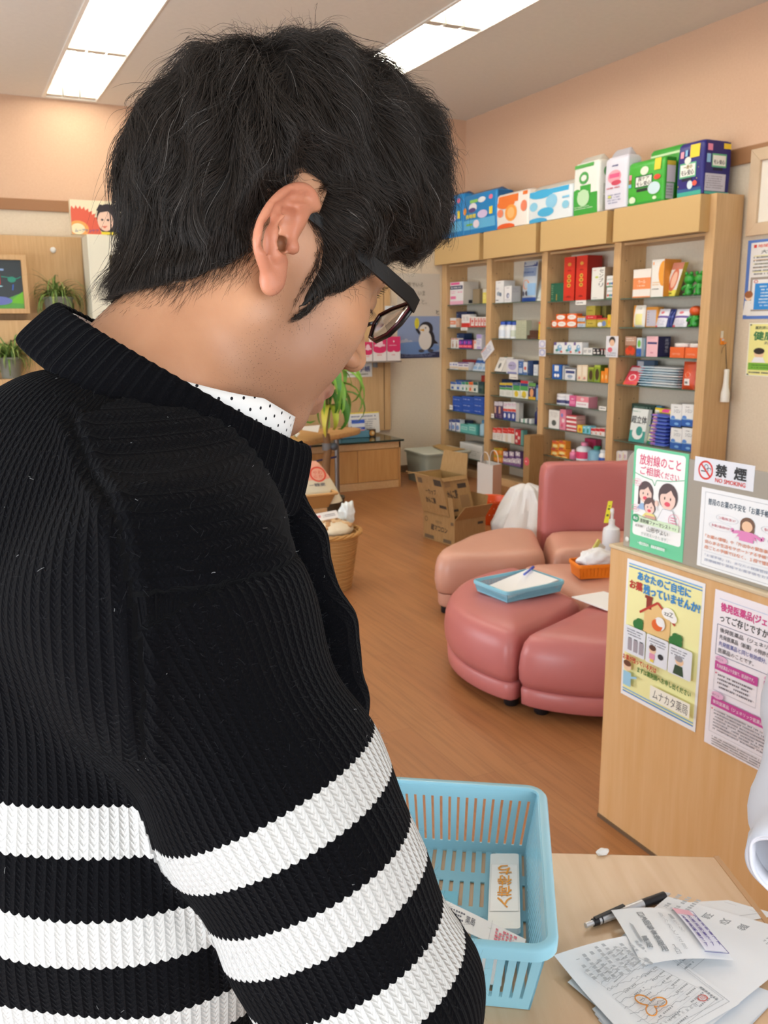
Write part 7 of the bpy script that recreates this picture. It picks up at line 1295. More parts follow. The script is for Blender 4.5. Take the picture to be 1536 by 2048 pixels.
def ear_field(R, F, U, s):
    Y = (R*s, F, U)
    P = [(632, 412, .079), (624, 385, .082), (606, 373, .085), (577, 378, .089), (549, 402, .094), (525, 438, .099), (514, 478, .101), (519, 508, .098), (533, 545, .091), (543, 565, .087)]
    P = [eh(*p) for p in P]; P = np.array(P); n_ = 30; tt = np.linspace(0, len(P)-1, n_); kx = np.arange(len(P)); P = np.stack([np.interp(tt, kx, P[:, k]) for k in range(3)], 1)
    for _ in range(3): P[1:-1] = P[:-2]*.25+P[1:-1]*.5+P[2:]*.25
    d = None
    for a, b in zip(P, P[1:]): q = s_cap(Y, a, b, .0038); d = q if d is None else np.minimum(d, q)
    pl = None
    for a, b, r in (((600, 405, .083), (562, 440, .089), .0062), ((562, 440, .089), (545, 490, .091), .006), ((545, 490, .091), (552, 540, .086), .006), ((590, 440, .080), (560, 500, .083), .007), ((608, 420, .079), (580, 470, .078), .007)):
        q = s_cap(Y, eh(*a), eh(*b), r*.62); pl = q if pl is None else smin(pl, q, .010)
    d = smin(d, pl, .0075)
    for a, b, r in (((598, 402, .086), (563, 428, .092), .0032), ((563, 428, .092), (548, 470, .095), .0036), ((548, 470, .095), (551, 508, .093), .0036), ((551, 508, .093), (566, 526, .087), .0034)): d = smin(d, s_cap(Y, eh(*a), eh(*b), r*.85), .007)
    d = smin(d, s_ell(Y, eh(546, 560, .087), (.0052, .0085, .0115)), .006)
    G = [(616, 396, .088), (588, 394, .092), (558, 416, .097), (538, 450, .1015), (529, 492, .102)]
    for a, b in zip(G, G[1:]): d = smax(d, -s_cap(Y, eh(*a), eh(*b), .0030), .003)
    d = smax(d, -s_ell(Y, eh(570, 470, .092), (.0105, .0085, .0135)), .003); d = smax(d, -s_ball(Y, eh(580, 433, .091), .0068), .004)
    return d
def head_field(R, F, U):
    d = smin(smin(skin_field(R, F, U), ear_field(R, F, U, 1), .005), ear_field(R, F, U, -1), .005)
    for s in (1, -1): Y = (R*s, F, U); d = smax(d, -s_cap(Y, eh(563, 490, .095), eh(566, 486, .066), .0052), .002); d = smin(d, s_ball(Y, eh(586, 496, .0825), .0045), .005)
    return d
hv, hf = sdf_mesh(head_field, (-.112, -.14, -.215), (.112, .135, .145), .0017)
# ---- hands (mostly hidden in front of him): palm and five bent fingers each, on a wrist
def hand_field(Y, W, dirv, up, side):
    """Y: fields; W wrist; dirv towards the fingers; up back of the hand; side towards the thumb."""
    W = np.array(W); D = np.array(dirv)/np.linalg.norm(dirv); U_ = np.array(up); U_ = U_-D*(U_@D); U_ /= np.linalg.norm(U_); S = np.cross(U_, D)*side
    g = lambda a, b, c: W+D*a+S*b+U_*c
    d = s_cap(Y, g(-.07, 0, 0), g(.0, 0, 0), .030, .026)
    for b in (-.024, -.008, .008, .024): d = smin(d, s_cap(Y, g(.01, b*.6, 0), g(.085, b, .002), .013, .0105), .014)
    for b, L in ((.027, .066), (.009, .075), (-.009, .070), (-.026, .055)):
        p = g(.085, b, .002); a = .35
        for k, f_ in enumerate((.45, .31, .24)):
            q = p+(D*math.cos(a)-U_*math.sin(a))*L*f_; d = smin(d, s_cap(Y, p, q, .0088-.0006*k, .0082-.0007*k), .004); p = q; a += .45
    p = g(.02, .022, -.004); q = g(.05, .05, -.016); d = smin(d, s_cap(Y, p, q, .013, .0105), .012); d = smin(d, s_cap(Y, q, g(.085, .052, -.028), .010, .0085), .005)
    return d
SRc, ERc, WRc = np.array([-.123, -.052, .505]), np.array([-.004, -.288, .528]), np.array([.012, -.372, .775])
NBc = np.array([-.172, .062, .622]); UPc = CAMB@np.array([0, 0, 1.0])
FBc = np.array([.87, 0, .50]); FBc = FBc-UPc*(FBc@UPc); FBc /= np.linalg.norm(FBc); RBc = np.cross(FBc, UPc); RBc = RBc if RBc[2] < 0 else -RBc
SLc = NBc-RBc*.17-UPc*.09; ELc = cpt(330, 1800, .93); WLc = cpt(600, 1830, .98)
hdirR = (WRc-ERc); hdirL = WLc-ELc
def mk_hand(W, d_, side):
    W = np.array(W); lo, hi = W-.2, W+.2; return sdf_mesh(lambda a, b, c: hand_field((a, b, c), W, d_, UPc, side), lo, hi, .003)
v1, f1 = mk_hand(WRc, hdirR, 1); v2, f2 = mk_hand(WLc, hdirL, -1)
# hidden trunk that joins neck, arms and legs under the clothes
def bframe(Y): d = [Y[i]-NBc[i] for i in range(3)]; return [sum(d[i]*A[i] for i in range(3)) for A in (RBc, FBc, UPc)]
def trunk_field(a, b, c):
    Y = (a, b, c); d = s_cap(Y, NBc-UPc*.12, NBc-UPc*.45+FBc*.02, .06, .11)
    for S, E_, W in ((SRc, ERc, WRc), (SLc, ELc, WLc)): d = smin(d, s_cap(Y, NBc-UPc*.10, S, .045, .042), .03); d = smin(d, s_cap(Y, S, E_, .042, .036), .02); d = smin(d, s_cap(Y, E_, W, .034, .027), .02)
    return d
v3, f3 = sdf_mesh(trunk_field, (-.6, -.6, .3), (.25, .15, 1.25), .008)
body_v = np.vstack([h2w(hv), cs2w(v1), cs2w(v2), cs2w(v3)]); o1, o2, o3 = len(hv), len(hv)+len(v1), len(hv)+len(v1)+len(v2); body_f = np.vstack([hf, f1+o1, f2+o2, f3+o3])
jx = hv; beard = np.clip((.012-jx[:, 2])/.03, 0, 1)*np.clip((jx[:, 1]+.01)/.03, 0, 1)*np.clip((jx[:, 2]+.125)/.02, 0, 1)*np.clip(1-np.clip((jx[:, 1]-.02)/.05, 0, 1)*np.clip((jx[:, 2]+.035)/.02, 0, 1), 0, 1)
lipm = np.clip(1-np.abs(jx[:, 2]+.056)/.013, 0, 1)*np.clip((jx[:, 1]-.086)/.006, 0, 1)*np.clip((.026-np.abs(jx[:, 0]))/.006, 0, 1)
earm = np.clip((np.abs(jx[:, 0])-.076)/.01, 0, 1)*np.clip((.05-np.abs(jx[:, 2]))/.01, 0, 1)
pad = np.zeros(len(body_v)-len(hv))
SK, n = newmat('skin', .46, .35)
n.b.inputs['Subsurface Weight'].default_value = .18; n.b.inputs['Subsurface Radius'].default_value = (.010, .004, .002); n.b.inputs['Subsurface Scale'].default_value = 1.0
def attr(n, name): a = n.t.nodes.new('ShaderNodeAttribute'); a.attribute_name = name; return a.outputs['Fac']
co = n.coords('Object'); t1 = n.new('ShaderNodeTexNoise', Scale=22, Detail=4); n.link(co, t1.inputs[0]); base = n.ramp(t1.outputs[0], [(.3, lin('#b37f5e')), (.7, lin('#c28f6c'))])
base = n.mix(n.math('MULTIPLY', attr(n, 'ear'), .5), base, lin('#cc7a64')); base = n.mix(n.math('MULTIPLY', attr(n, 'lip'), .7), base, lin('#a8645a'))
base = n.mix(n.math('MULTIPLY', attr(n, 'beard'), .38), base, lin('#6f5347'))
vo = n.new('ShaderNodeTexVoronoi', Scale=620); n.link(co, vo.inputs[0]); dots = n.math('LESS_THAN', vo.outputs['Distance'], .19); t2 = n.new('ShaderNodeTexNoise', Scale=900, Detail=1); n.link(co, t2.inputs[0])
dots = n.math('MULTIPLY', n.math('MULTIPLY', dots, attr(n, 'beard')), n.math('GREATER_THAN', t1.outputs[0], .46)); base = n.mix(n.math('MULTIPLY', dots, .6), base, lin('#33241e')); n.link(base, n.b.inputs['Base Color'])
t3 = n.new('ShaderNodeTexNoise', Scale=420, Detail=3); n.link(co, t3.inputs[0]); n.bump(t3.outputs[0], .10, .001)
body = raw_mesh('body', body_v, body_f, SK, man, {'beard': np.r_[beard, pad], 'lip': np.r_[lipm, pad], 'ear': np.r_[earm, pad]})
# ---- eyes with lids and lashes, glasses
for s in (1, -1):
    m = MB(); c = h2w([s*.031, .0835, .020]); m.ball(c, .0118, mat('#e8e4de', .15), 20, 14); e = m.build('eye', man)
    m = MB(); ax = Vector(h2w([s*.031, .0955, .013])-h2w([s*.031, .0835, .020])).normalized(); q = ax.to_track_quat('Z', 'Y'); m.T = Matrix.Translation(Vector(c)) @ q.to_matrix().to_4x4()
    m.lathe([(.0001, .01195), (.0024, .0119), (.0056, .0106)], mat('#1d130e', .1), (0, 0, 0), 18, caps=False); m.build('iris', e)
    m = MB()
    for k in range(15):
        t = k/14; a = [s*(.019+.026*t), .0925-.010*(2*t-.75)**2, .0175-.003*(2*t-1)**2]; b = [a[0]+s*.002*t, a[1]+.006, a[2]-.0035]; c_ = [a[0]+s*.004*t, a[1]+.0095, a[2]-.0035]; m.tube([h2w(a), h2w(b), h2w(c_)], [.00032, .00022, .00008], '#15100e', 4)
    m.build('eyelashes', e)
    m = MB(); m.tube([h2w([s*(.018+.028*t), .0935-.011*(2*t-.75)**2, .018-.003*(2*t-1)**2]) for t in np.linspace(0, 1, 10)], [.0012]*10, SK, 6); m.build('eyelid', e)
    m = MB()
    for k in range(60):
        t = k/59; a = np.array([s*(.014+.036*t), .101-.012*t*t, .036+.006*math.sin(PI*t)+random.uniform(-.003, .003)]); m.tube([h2w(a-[0, .004, 0]), h2w(a+[s*.004, .002, random.uniform(0, .003)])], [.0003, .0001], '#1a1412', 4)
    m.build('eyebrow', man)
gl = bpy.data.objects.new('eyeglasses', None); COL.objects.link(gl); gl.parent = man; gl['label'] = 'black rectangular plastic eyeglasses with dark red inner rims'
BK_, RD_ = mat('#0f0f10', .3), mat('#4a1820', .3)
for s in (1, -1):
    rim = [(.012, .116, .024), (.014, .1165, .033), (.03, .116, .036), (.055, .114, .036), (.068, .111, .034), (.070, .110, .026), (.066, .109, .014), (.054, .110, .006), (.034, .112, .004), (.019, .1145, .010)]
    P = [h2w([s*a, b-.002+.0, c-.006]) for a, b, c in rim]; m = MB(); m.tube(P+[P[0], P[1]], .0016, BK_, 8, caps=False); o = m.build('front_rim', gl)
    m = MB(); m.tube([h2w([s*a*.985, b-.0042, c-.006]) for a, b, c in rim+rim[:2]], .0011, RD_, 6, caps=False); m.build('inner_rim', gl)
    m = MB(); m.add([Vector(p) for p in P], [tuple(range(len(P)))], mat('#ffffff', .03, trans=1.0)); o = m.build('lens', gl, smooth=0); o.modifiers.new('s', 'SOLIDIFY').thickness = .0012
    m = MB(); tp = [(.0715, .110, .024), (.074, .100, .0265), (.0765, .07, .027), (.0765, .03, .028), (.0765, .0, .028), (.0765, -.012, .022), (.077, -.03, .004)]; rs = []
    for a, b, c in tp:
        hh = .0058 if b > .06 else .0042; q = [(s*(a+.0012), b, c-hh), (s*(a+.0012), b, c+hh), (s*(a-.0012), b, c+hh), (s*(a-.0012), b, c-hh)]; rs.append([h2w(z) for z in (q if s > 0 else q[::-1])])
    m.rings(rs, BK_); m.build('temple', gl, bev=.0006)
m = MB(); m.tube([h2w([-.0125, .115, .020]), h2w([-.005, .1165, .0235]), h2w([.005, .1165, .0235]), h2w([.0125, .115, .020])], .0017, BK_, 8); m.build('bridge', gl)
# ---- hair: an inner mass and many strands over it
SIL = [(256, 580), (246, 530), (240, 462), (232, 400), (233, 330), (240, 250), (262, 180), (300, 118), (352, 62), (440, 34), (540, 32), (640, 54), (728, 100), (800, 170), (850, 248), (880, 330), (888, 420), (884, 480), (868, 535), (828, 565), (790, 565)]
hc = np.array([-.002, .050]); sp = np.array([eh(x, y, 0.0)[1:] for x, y in SIL])-hc; sphi = np.arctan2(sp[:, 1], sp[:, 0]); srho = np.hypot(sp[:, 0], sp[:, 1])-.012; srho = srho-.009*np.clip(np.cos(sphi), 0, 1); sphi = np.where(sphi < -PI*.6, sphi+2*PI, sphi); od = np.argsort(sphi); sphi, srho = sphi[od], srho[od]
HL = [(236, 574), (300, 562), (400, 544), (470, 520), (506, 498), (503, 470), (512, 430), (545, 390), (598, 354), (636, 372), (612, 440), (632, 490), (628, 530), (604, 575), (558, 655), (602, 634), (660, 594), (702, 540), (744, 516), (775, 550), (800, 572), (850, 575), (1000, 520), (1050, 100), (800, -150), (540, -200), (100, -50), (60, 300), (150, 540)]
hp = np.array([eh(x, y, .070 if i < 17 else .0)[1:] for i, (x, y) in enumerate(HL)])
def poly_sd(F, U, P):
    ins = np.zeros(F.shape, bool); dm = np.full(F.shape, 9.0); n = len(P)
    for i in range(n):
        a, b = P[i], P[(i+1) % n]; e = b-a; t = np.clip(((F-a[0])*e[0]+(U-a[1])*e[1])/(e@e), 0, 1); dm = np.minimum(dm, np.hypot(F-a[0]-t*e[0], U-a[1]-t*e[1]))
        c = (a[1] > U) != (b[1] > U); xi = (b[0]-a[0])*(U-a[1])/(b[1]-a[1]+1e-12)+a[0]; ins ^= c & (F < xi)
    return np.where(ins, -dm, dm)
def hair_field(R, F, U, inset=.014):
    f0 = F[0]; u0 = U[0]; sd = poly_sd(f0, u0, hp)[None]+np.zeros_like(R); ph = np.arctan2(U-hc[1], F-hc[0]); ph = np.where(ph < -PI*.6, ph+2*PI, ph); rho = np.interp(ph, sphi, srho); q = np.hypot(F-hc[0], U-hc[1])
    wr = .106-.012*np.clip((-.02-U)/.04, 0, 1); e = np.power(np.power(np.abs(R)/wr, 2.4)+np.power(q/rho, 2.4), 1/2.4); d = (e-1)*np.minimum(rho, wr)
    sk = s_ell((R, F, U), (0, -.008, .047), (.076, .097, .088)); sk = np.minimum(sk, skin_field(R, F, U)); sd = sd+.005; lim = .0015+.75*np.clip(-sd, 0, 1)+.03*np.clip((F-.05)/.03, 0, 1)
    lump = .0045*np.sin(58*R+31*U+2)*np.sin(52*F-24*R)+.003*np.sin(120*F+60*U)*np.sin(97*R+40*U+1)
    return np.maximum(np.maximum(np.minimum(d+inset+lump, sk-.004), sk-lim), sd)
glo, ghi, gv = np.array([-.125, -.155, -.11]), np.array([.125, .175, .20]), .0035
gn = np.ceil((ghi-glo)/gv).astype(int)+1; gx = [glo[i]+gv*np.arange(gn[i]) for i in range(3)]; HG = hair_field(*np.meshgrid(*gx, indexing='ij')).astype(np.float32)
g_ = openvdb.FloatGrid(1.0); g_.copyFromArray(np.clip(HG, -.014, .014)); g_.transform = openvdb.createLinearTransform(voxelSize=gv); mv, mf = g_.convertToQuads(0.0); mv = mv.astype(float)+glo
HM_, n = newmat('hair_mass', .6, .25); n.b.inputs['Base Color'].default_value = (.010, .0075, .006, 1)
hair = raw_mesh('hair', h2w(mv), mf.astype(int), HM_, man); hair['label'] = 'short wavy black hair with a few grey strands'
def samp(p):
    q = np.clip((p-glo)/gv, 0, gn-1.001); i = q.astype(int); f = q-i; r = 0
    for a in (0, 1):
        for b in (0, 1):
            for c in (0, 1): r = r+HG[i[:, 0]+a, i[:, 1]+b, i[:, 2]+c]*((f[:, 0] if a else 1-f[:, 0])*(f[:, 1] if b else 1-f[:, 1])*(f[:, 2] if c else 1-f[:, 2]))
    return r
def grad(p):
    e = .004; g = np.stack([samp(p+np.eye(3)[k]*e)-samp(p-np.eye(3)[k]*e) for k in range(3)], 1); return g/(np.linalg.norm(g, axis=1, keepdims=True)+1e-9)
def nz(p, sc, seed):                                     # smooth vector noise from a few waves
    rg = np.random.default_rng(seed); o = np.zeros_like(p)
    for _ in range(7): k = rg.normal(size=3)*sc; o += np.sin((p@k+rg.uniform(0, 6.28))[:, None]+rg.uniform(0, 6.28, 3)[None])*rg.uniform(.5, 1)
    return o/3.5
tri = mv[mf.astype(int)]; ar = np.linalg.norm(np.cross(tri[:, 2]-tri[:, 0], tri[:, 3]-tri[:, 1]), axis=1); cen = tri.mean(1)
def strands(ns, seed, length, rise, rad, fly=False, top=0):
    rg = np.random.default_rng(seed); w_ = ar*np.where(cen[:, 0] > -.03, 1, .35)*(np.clip((cen[:, 2]-.07)/.04, .02, 1) if top else 1); idx = rg.choice(len(ar), ns, p=w_/w_.sum()); b = rg.random((ns, 2)); T = tri[idx]; p = (T[:, 0]*(1-b[:, :1])+T[:, 1]*b[:, :1])*(1-b[:, 1:])+(T[:, 3]*(1-b[:, :1])+T[:, 2]*b[:, :1])*b[:, 1:]
    g = grad(p); keep = (np.abs(samp(p)) < .004); p = p[keep]; ns = len(p); K = 11; sd0 = -poly_sd(p[:, 1], p[:, 2], hp)
    edge = np.clip(sd0/.05, .42, 1); L = length*rg.uniform(.6, 1.25, ns)*edge; out = np.zeros((ns, K, 3)); tw = rg.normal(size=(ns, 3))
    Wp = np.array([.0, -.075, .135]); pc = np.floor(p/.010+nz(p, 60, 4)*.25)*.010; kk = rg.uniform(.5, 1.4, ns)*np.clip(1+.9*nz(pc, 170, 31)[:, 0], .2, 2.2); cl = nz(pc, 150, 77)
    cur = p-grad(p)*.003
    for j in range(K):
        t = j/(K-1); out[:, j] = cur; n_ = grad(cur); away = cur-Wp; away /= np.linalg.norm(away, axis=1, keepdims=True)+1e-9
        back = np.clip((-.02-cur[:, 1])/.05, 0, 1)[:, None]; low = np.clip((.02-cur[:, 2])/.05, 0, 1)[:, None]
        fl = away*.7+np.array([0, 1.15, -.30])*(1-back)+np.array([0, -.12, -1.0])*back+low*np.array([0, -.05, -.9])
        fr = np.clip((cur[:, 1]-.085)/.02, 0, 1)[:, None]*np.clip((.10-cur[:, 2])/.04, 0, 1)[:, None]; tp = np.clip((cur[:, 2]-.09)/.04, 0, 1)[:, None]
        fl = fl*(1-.35*tp)+fr*np.array([0, -.15, -1.3])+nz(cur, 26, 5)*.6+nz(cur, 80, 9)*.4+cl*(.55+.5*t)+tw*(.14+.25*tp)+nz(cur+t*.02, 120, 13)*tp*.8
        fl -= n_*(fl*n_).sum(1, keepdims=True); fl /= np.linalg.norm(fl, axis=1, keepdims=True)+1e-9
        step = (L/(K-1))[:, None]; cur = cur+fl*step; d = samp(cur); tgt = .0008+rise*edge*np.sin(PI*min(t*.9+.1, 1))**1.0*kk+(rise*1.1*kk*edge*t**2 if not fly else rise*3.0*kk*t**1.6)
        cur = cur-grad(cur)*(np.clip(d-tgt, -.02, .02)*.7)[:, None]
        if fly: cur = cur+nz(cur, 90, 21)*.0016+np.array([0, 0, -.0006])
    return out
def hair_obj(name, S, m, parent, rad):
    hcv = bpy.data.hair_curves.new(name); ns, K = S.shape[:2]; hcv.add_curves([K]*ns); off = np.array(man.location); P = (h2w(S.reshape(-1, 3))-off).astype(np.float32)
    hcv.position_data.foreach_set('vector', P.ravel()); rr = hcv.attributes.new('radius', 'FLOAT', 'POINT') if 'radius' not in hcv.attributes else hcv.attributes['radius']
    tap = np.tile(np.r_[np.ones(K-4), .9, .7, .5, .2], ns).astype(np.float32)*rad; rr.data.foreach_set('value', tap)
    sh = hcv.attributes.new('shade', 'FLOAT', 'CURVE'); sh.data.foreach_set('value', np.random.default_rng(3).random(ns).astype(np.float32))
    hcv.materials.append(m); o = bpy.data.objects.new(name, hcv); COL.objects.link(o); o.parent = parent; return o
HS, n = newmat('hair_strand', .5, .32); sh = attr(n, 'shade'); n.link(n.ramp(sh, [(0, (.010, .0075, .006)), (.6, (.028, .019, .014)), (.985, (.035, .026, .02)), (.99, (.20, .18, .165))]), n.b.inputs['Base Color'])
ho = hair_obj('strands', strands(54000, 1, .062, .0055, .0002), HS, hair, .000115)
hair_obj('loose_strands', strands(700, 2, .065, .005, .0002, True), HS, hair, .00008)
nb_ = hv[(hv[:, 1] < -.005) & (np.abs(hv[:, 0]) < .078)]; q_ = poly_sd(nb_[:, 1], nb_[:, 2], hp); nb_ = nb_[(q_ > -.006) & (q_ < .016) & (nb_[:, 2] < .02)]; q_ = poly_sd(nb_[:, 1], nb_[:, 2], hp)
rg_ = np.random.default_rng(9); wq = np.clip(1-(q_+.006)/.022, .05, 1)**1.5; ii = rg_.choice(len(nb_), 3000, p=wq/wq.sum()); b_ = nb_[ii]; dirs = np.array([0, -.1, -1.0])+rg_.normal(size=(3000, 3))*.22; gg = np.stack([b_[:, 0], b_[:, 1]*.9+.005, 0*b_[:, 0]], 1); gg /= np.linalg.norm(gg, axis=1, keepdims=True)+1e-9; dirs -= gg*(dirs*gg).sum(1, keepdims=True); Ln = rg_.uniform(.006, .016, 3000)
hair_obj('nape_hair', np.stack([b_+gg*.0012*t+dirs*(Ln*t)[:, None]+gg*(.0012*t*t) for t in np.linspace(0, 1, 8)], 1), HS, hair, .00006)
hair_obj('top_curls', strands(4200, 6, .05, .0042, .0002, True, 1), HS, hair, .00009)
# ---- the sweater: one knitted surface with real ribs, plus collar, shirt collar
PER = .0545
S0c = NBc+RBc*.07-UPc*.052
def torso_f(Y):
    b = bframe(Y); Z = (b[0], b[1]*1.22+.02*np.clip(-b[2]/.3, 0, 1), b[2])
    d = s_cap(Z, (0, -.03, -.12), (0, -.02, -.30), .150, .168); d = smin(d, s_cap(Z, (0, -.02, -.30), (0, .0, -.70), .168, .185), .05)
    d = smin(d, s_cap(Z, (0, -.075, -.055), (0, -.06, -.12), .085, .125), .05)
    hem = b[2]+.68
    return np.maximum(d, -hem)
def arm_f(Y, S0, S, E_, W):
    d = smin(s_cap(Y, S0, S, .048, .066), s_cap(Y, S, (S+E_)/2, .066, .0645), .05); d = smin(d, s_cap(Y, (S+E_)/2, E_, .0645, .066), .02)
    return smin(d, s_cap(Y, E_, W-(W-E_)*.12, .064, .046), .015)
RA = (S0c, SRc, ERc, WRc); LA = (NBc-RBc*.07-UPc*.052, SLc, ELc, WLc)
PLK = [cpt(560, 950, .655), cpt(615, 1080, .66), cpt(665, 1240, .665), cpt(700, 1400, .67), cpt(712, 1560, .68)]
def sweater_parts(a, b, c):
    Y = (a, b, c); t = torso_f(Y); bz = bframe(Y)[2]; r = arm_f(Y, *RA); l = arm_f(Y, *LA); k = np.interp(-bz, [.06, .16, .26], [.055, .03, .006])
    return t, r, l, k
def sweater_field(a, b, c):
    t, r, l, k = sweater_parts(a, b, c); d = smin(smin(t, r, k), l, k); Y = (a, b, c)
    for p, q in zip(PLK, PLK[1:]): d = smin(d, s_cap(Y, p, q, .016), .012)
    d = d+.0035*np.sin(21*a+17*b+3*c)*np.sin(19*c-23*b+1)+.0025*np.sin(48*a-30*b+2)*np.sin(37*b+25*c)
    neck = s_cap(Y, NBc+UPc*.12+FBc*.05, NBc-UPc*.03, .066, .060)      # opening for the neck
    cuffs = np.minimum(s_ball(Y, WRc, .035), s_ball(Y, WLc, .035))
    return np.maximum(np.maximum(d, -neck), -cuffs)
sv_, sf_ = sdf_mesh(sweater_field, (-.60, -.72, .26), (.22, .16, 1.16), .0052)
tmp = raw_mesh('tmp', sv_, sf_, HM_); md = tmp.modifiers.new('s', 'SUBSURF'); md.levels = 1; md.render_levels = 1
me = bpy.data.meshes.new_from_object(tmp.evaluated_get(bpy.context.evaluated_depsgraph_get())); nv_ = len(me.vertices); V = np.empty(nv_*3); me.vertices.foreach_get('co', V); V = V.reshape(-1, 3); NO = np.empty(nv_*3); me.vertices.foreach_get('normal', NO); NO = NO.reshape(-1, 3)
bpy.data.objects.remove(tmp)
Y = (V[:, 0], V[:, 1], V[:, 2]); T_, Ra, La, _k = sweater_parts(*Y)
Bf = np.stack(bframe(Y), 1)
def arm_param(V, S0, S, E_, W):
    best = np.full(len(V), 9.0); s = np.zeros(len(V)); ang = np.zeros(len(V)); acc = 0
    for A_, B_ in ((S0, S), (S, E_), (E_, W)):
        e = B_-A_; L = np.linalg.norm(e); e = e/L; rel = V-A_; t = rel@e; tc = np.clip(t, 0, L); q = rel-tc[:, None]*e; d = np.linalg.norm(q, axis=1); z = np.array([0, 0, -1.0]); u1 = z-e*(z@e); u1 /= np.linalg.norm(u1); u2 = np.cross(e, u1)
        m = d < best; best[m] = d[m]; s[m] = (acc+tc)[m]; ang[m] = np.arctan2(q@u2, q@u1)[m]; acc += L
    return s, ang
sR, aR = arm_param(V, *RA); sL, aL = arm_param(V, *LA)
armR = np.where(Bf[:, 2] > -.15, (Bf[:, 1] > -.060) & (Bf[:, 0] > .01) & (Ra < T_+.03), Ra+.004 < T_) & (Ra < La); armL = (La+.004 < T_) & (La <= Ra); arm = armR | armL; s_ = np.where(armR, sR, sL); a_ = np.where(armR, aR, aL)
LS = np.linalg.norm(SRc-S0c); s0 = LS+.012                   # the yoke ends just below the shoulder point
yoke = arm & (Bf[:, 2] > -.060)
tang = np.arctan2(Bf[:, 1]*1.2, Bf[:, 0]); tang = np.where(tang > PI*.5, tang-2*PI, tang)
ru = np.where(arm, np.where(yoke, -Bf[:, 2]/.0072, a_*13.0), tang*.175/.0064); rv = np.where(arm, np.where(yoke, Bf[:, 1]+.4*Bf[:, 0], s_), -Bf[:, 2])
sA = LS+STRIPE_ARM if 'STRIPE_ARM' in globals() else LS+.117; sT = STRIPE_TORSO if 'STRIPE_TORSO' in globals() else .197
sv = np.where(arm, (s_-sA)/PER, (-Bf[:, 2]-sT-1.2*np.clip(Bf[:, 1]-.02, 0, 1))/.0605)
rib = (.5+.5*np.cos(2*PI*ru))**.8
seam = (np.exp(-((Bf[:, 1]+.066)/.0032)**2)+np.exp(-((Bf[:, 1]+.054)/.0032)**2))*(Bf[:, 2] > -.15)*(Bf[:, 0] > .015)*(Ra < T_+.04)
seam2 = np.exp(-((Bf[:, 2]+.060)/.0035)**2)*arm*(Bf[:, 1] > -.05)
V2 = V+NO*(np.where(yoke, rib*.0019, 0)*(1-.7*np.clip(seam, 0, 1))+.0028*np.clip(seam, 0, 1)-.0022*seam2)[:, None]
KN, n = newmat('black_white_knit', .95, .05)
n.b.inputs['Sheen Weight'].default_value = .02; n.b.inputs['Sheen Roughness'].default_value = .5
au, av, asv = attr(n, 'ru'), attr(n, 'rv'), attr(n, 'sv')
scal = n.math('MULTIPLY', n.math('ABSOLUTE', n.math('SINE', n.math('MULTIPLY', au, PI))), -.034); s2 = n.math('ADD', asv, scal)
fr = n.math('FRACT', s2); white = n.math('MULTIPLY', n.math('LESS_THAN', fr, .455), n.math('GREATER_THAN', s2, 0.0))
fu = n.math('ABSOLUTE', n.math('SUBTRACT', n.math('FRACT', n.math('ADD', au, .5)), .5)); st = n.math('FRACT', n.math('ADD', n.math('DIVIDE', av, .0036), n.math('MULTIPLY', fu, 1.6)))
loop = n.math('SUBTRACT', 1.0, n.math('POWER', n.math('ABSOLUTE', n.math('SUBTRACT', n.math('MULTIPLY', st, 2.0), 1.0)), 2.0)); groove = n.math('SUBTRACT', 1.0, n.math('MULTIPLY', n.math('POWER', n.math('MULTIPLY', fu, 2.0), 2.0), .95))
co = n.coords('Object'); tn = n.new('ShaderNodeTexNoise', Scale=900, Detail=2); n.link(co, tn.inputs[0]); hgt = n.math('ADD', n.math('ADD', n.math('MULTIPLY', n.math('MULTIPLY', loop, groove), .6), groove), n.math('MULTIPLY', tn.outputs[0], .5)); n.bump(hgt, .8, .0016)
blk = n.mix(n.math('MULTIPLY', n.math('GREATER_THAN', tn.outputs[0], .66), .5), lin('#0a0a0d'), lin('#1c1c20')); n.link(n.mix(white, blk, lin('#cfcdc9')), n.b.inputs['Base Color'])
fq = np.array([p.vertices[:] for p in me.polygons]); bpy.data.meshes.remove(me)
sw = raw_mesh('sweater', cs2w(V2), fq, KN, man, {'ru': ru, 'rv': rv, 'sv': sv}); sw['label'] = 'black ribbed sweater with white stripes below the chest'
# collar: a ribbed roll around the neck, open at the front
CC, CFv, CRv = np.array([-.146, .096, .645]), np.array([.0700, -.041, .037]), np.array([.036, -.026, -.066])
CW = np.cross(CFv, CRv); CW = CW/np.linalg.norm(CW); CW = CW if CW[1] > 0 else -CW
SEC = [(-.004, -.036), (.0, -.018), (.001, -.002), (.004, .006), (.009, .007), (.014, .002), (.019, -.010), (.024, -.024), (.028, -.038), (.027, -.044), (.016, -.046), (.006, -.044)]
def ringpt(th): return CC+CRv*math.cos(th)+CFv*math.sin(th)
def collar_loft(th0, th1, n, sec, ribs, amp):
    P = []; R_u = []; acc = 0; prev = None
    for i in range(n+1):
        th = th0+(th1-th0)*i/n; c = ringpt(th); acc += 0 if prev is None else np.linalg.norm(c-prev); prev = c; o = c-CC; o = o/np.linalg.norm(o); fade = min(1, .35+i/(n*.03), .35+(n-i)/(n*.03)); back = .5-.5*math.sin(th)
        for (x, y) in sec: rr = amp*(.5+.5*math.cos(2*PI*acc/ribs))*(1 if x > .003 else .3); P.append(c+o*(x*fade*(1-.35*back)+rr)+CW*(y*(1-.25*back)+rr*.3-.004*back)); R_u.append(acc/ribs)
    k = len(sec); F_ = [(i*k+j, i*k+(j+1) % k, (i+1)*k+(j+1) % k, (i+1)*k+j) for i in range(n) for j in range(k)]
    return np.array(P), np.array(F_), np.array(R_u)
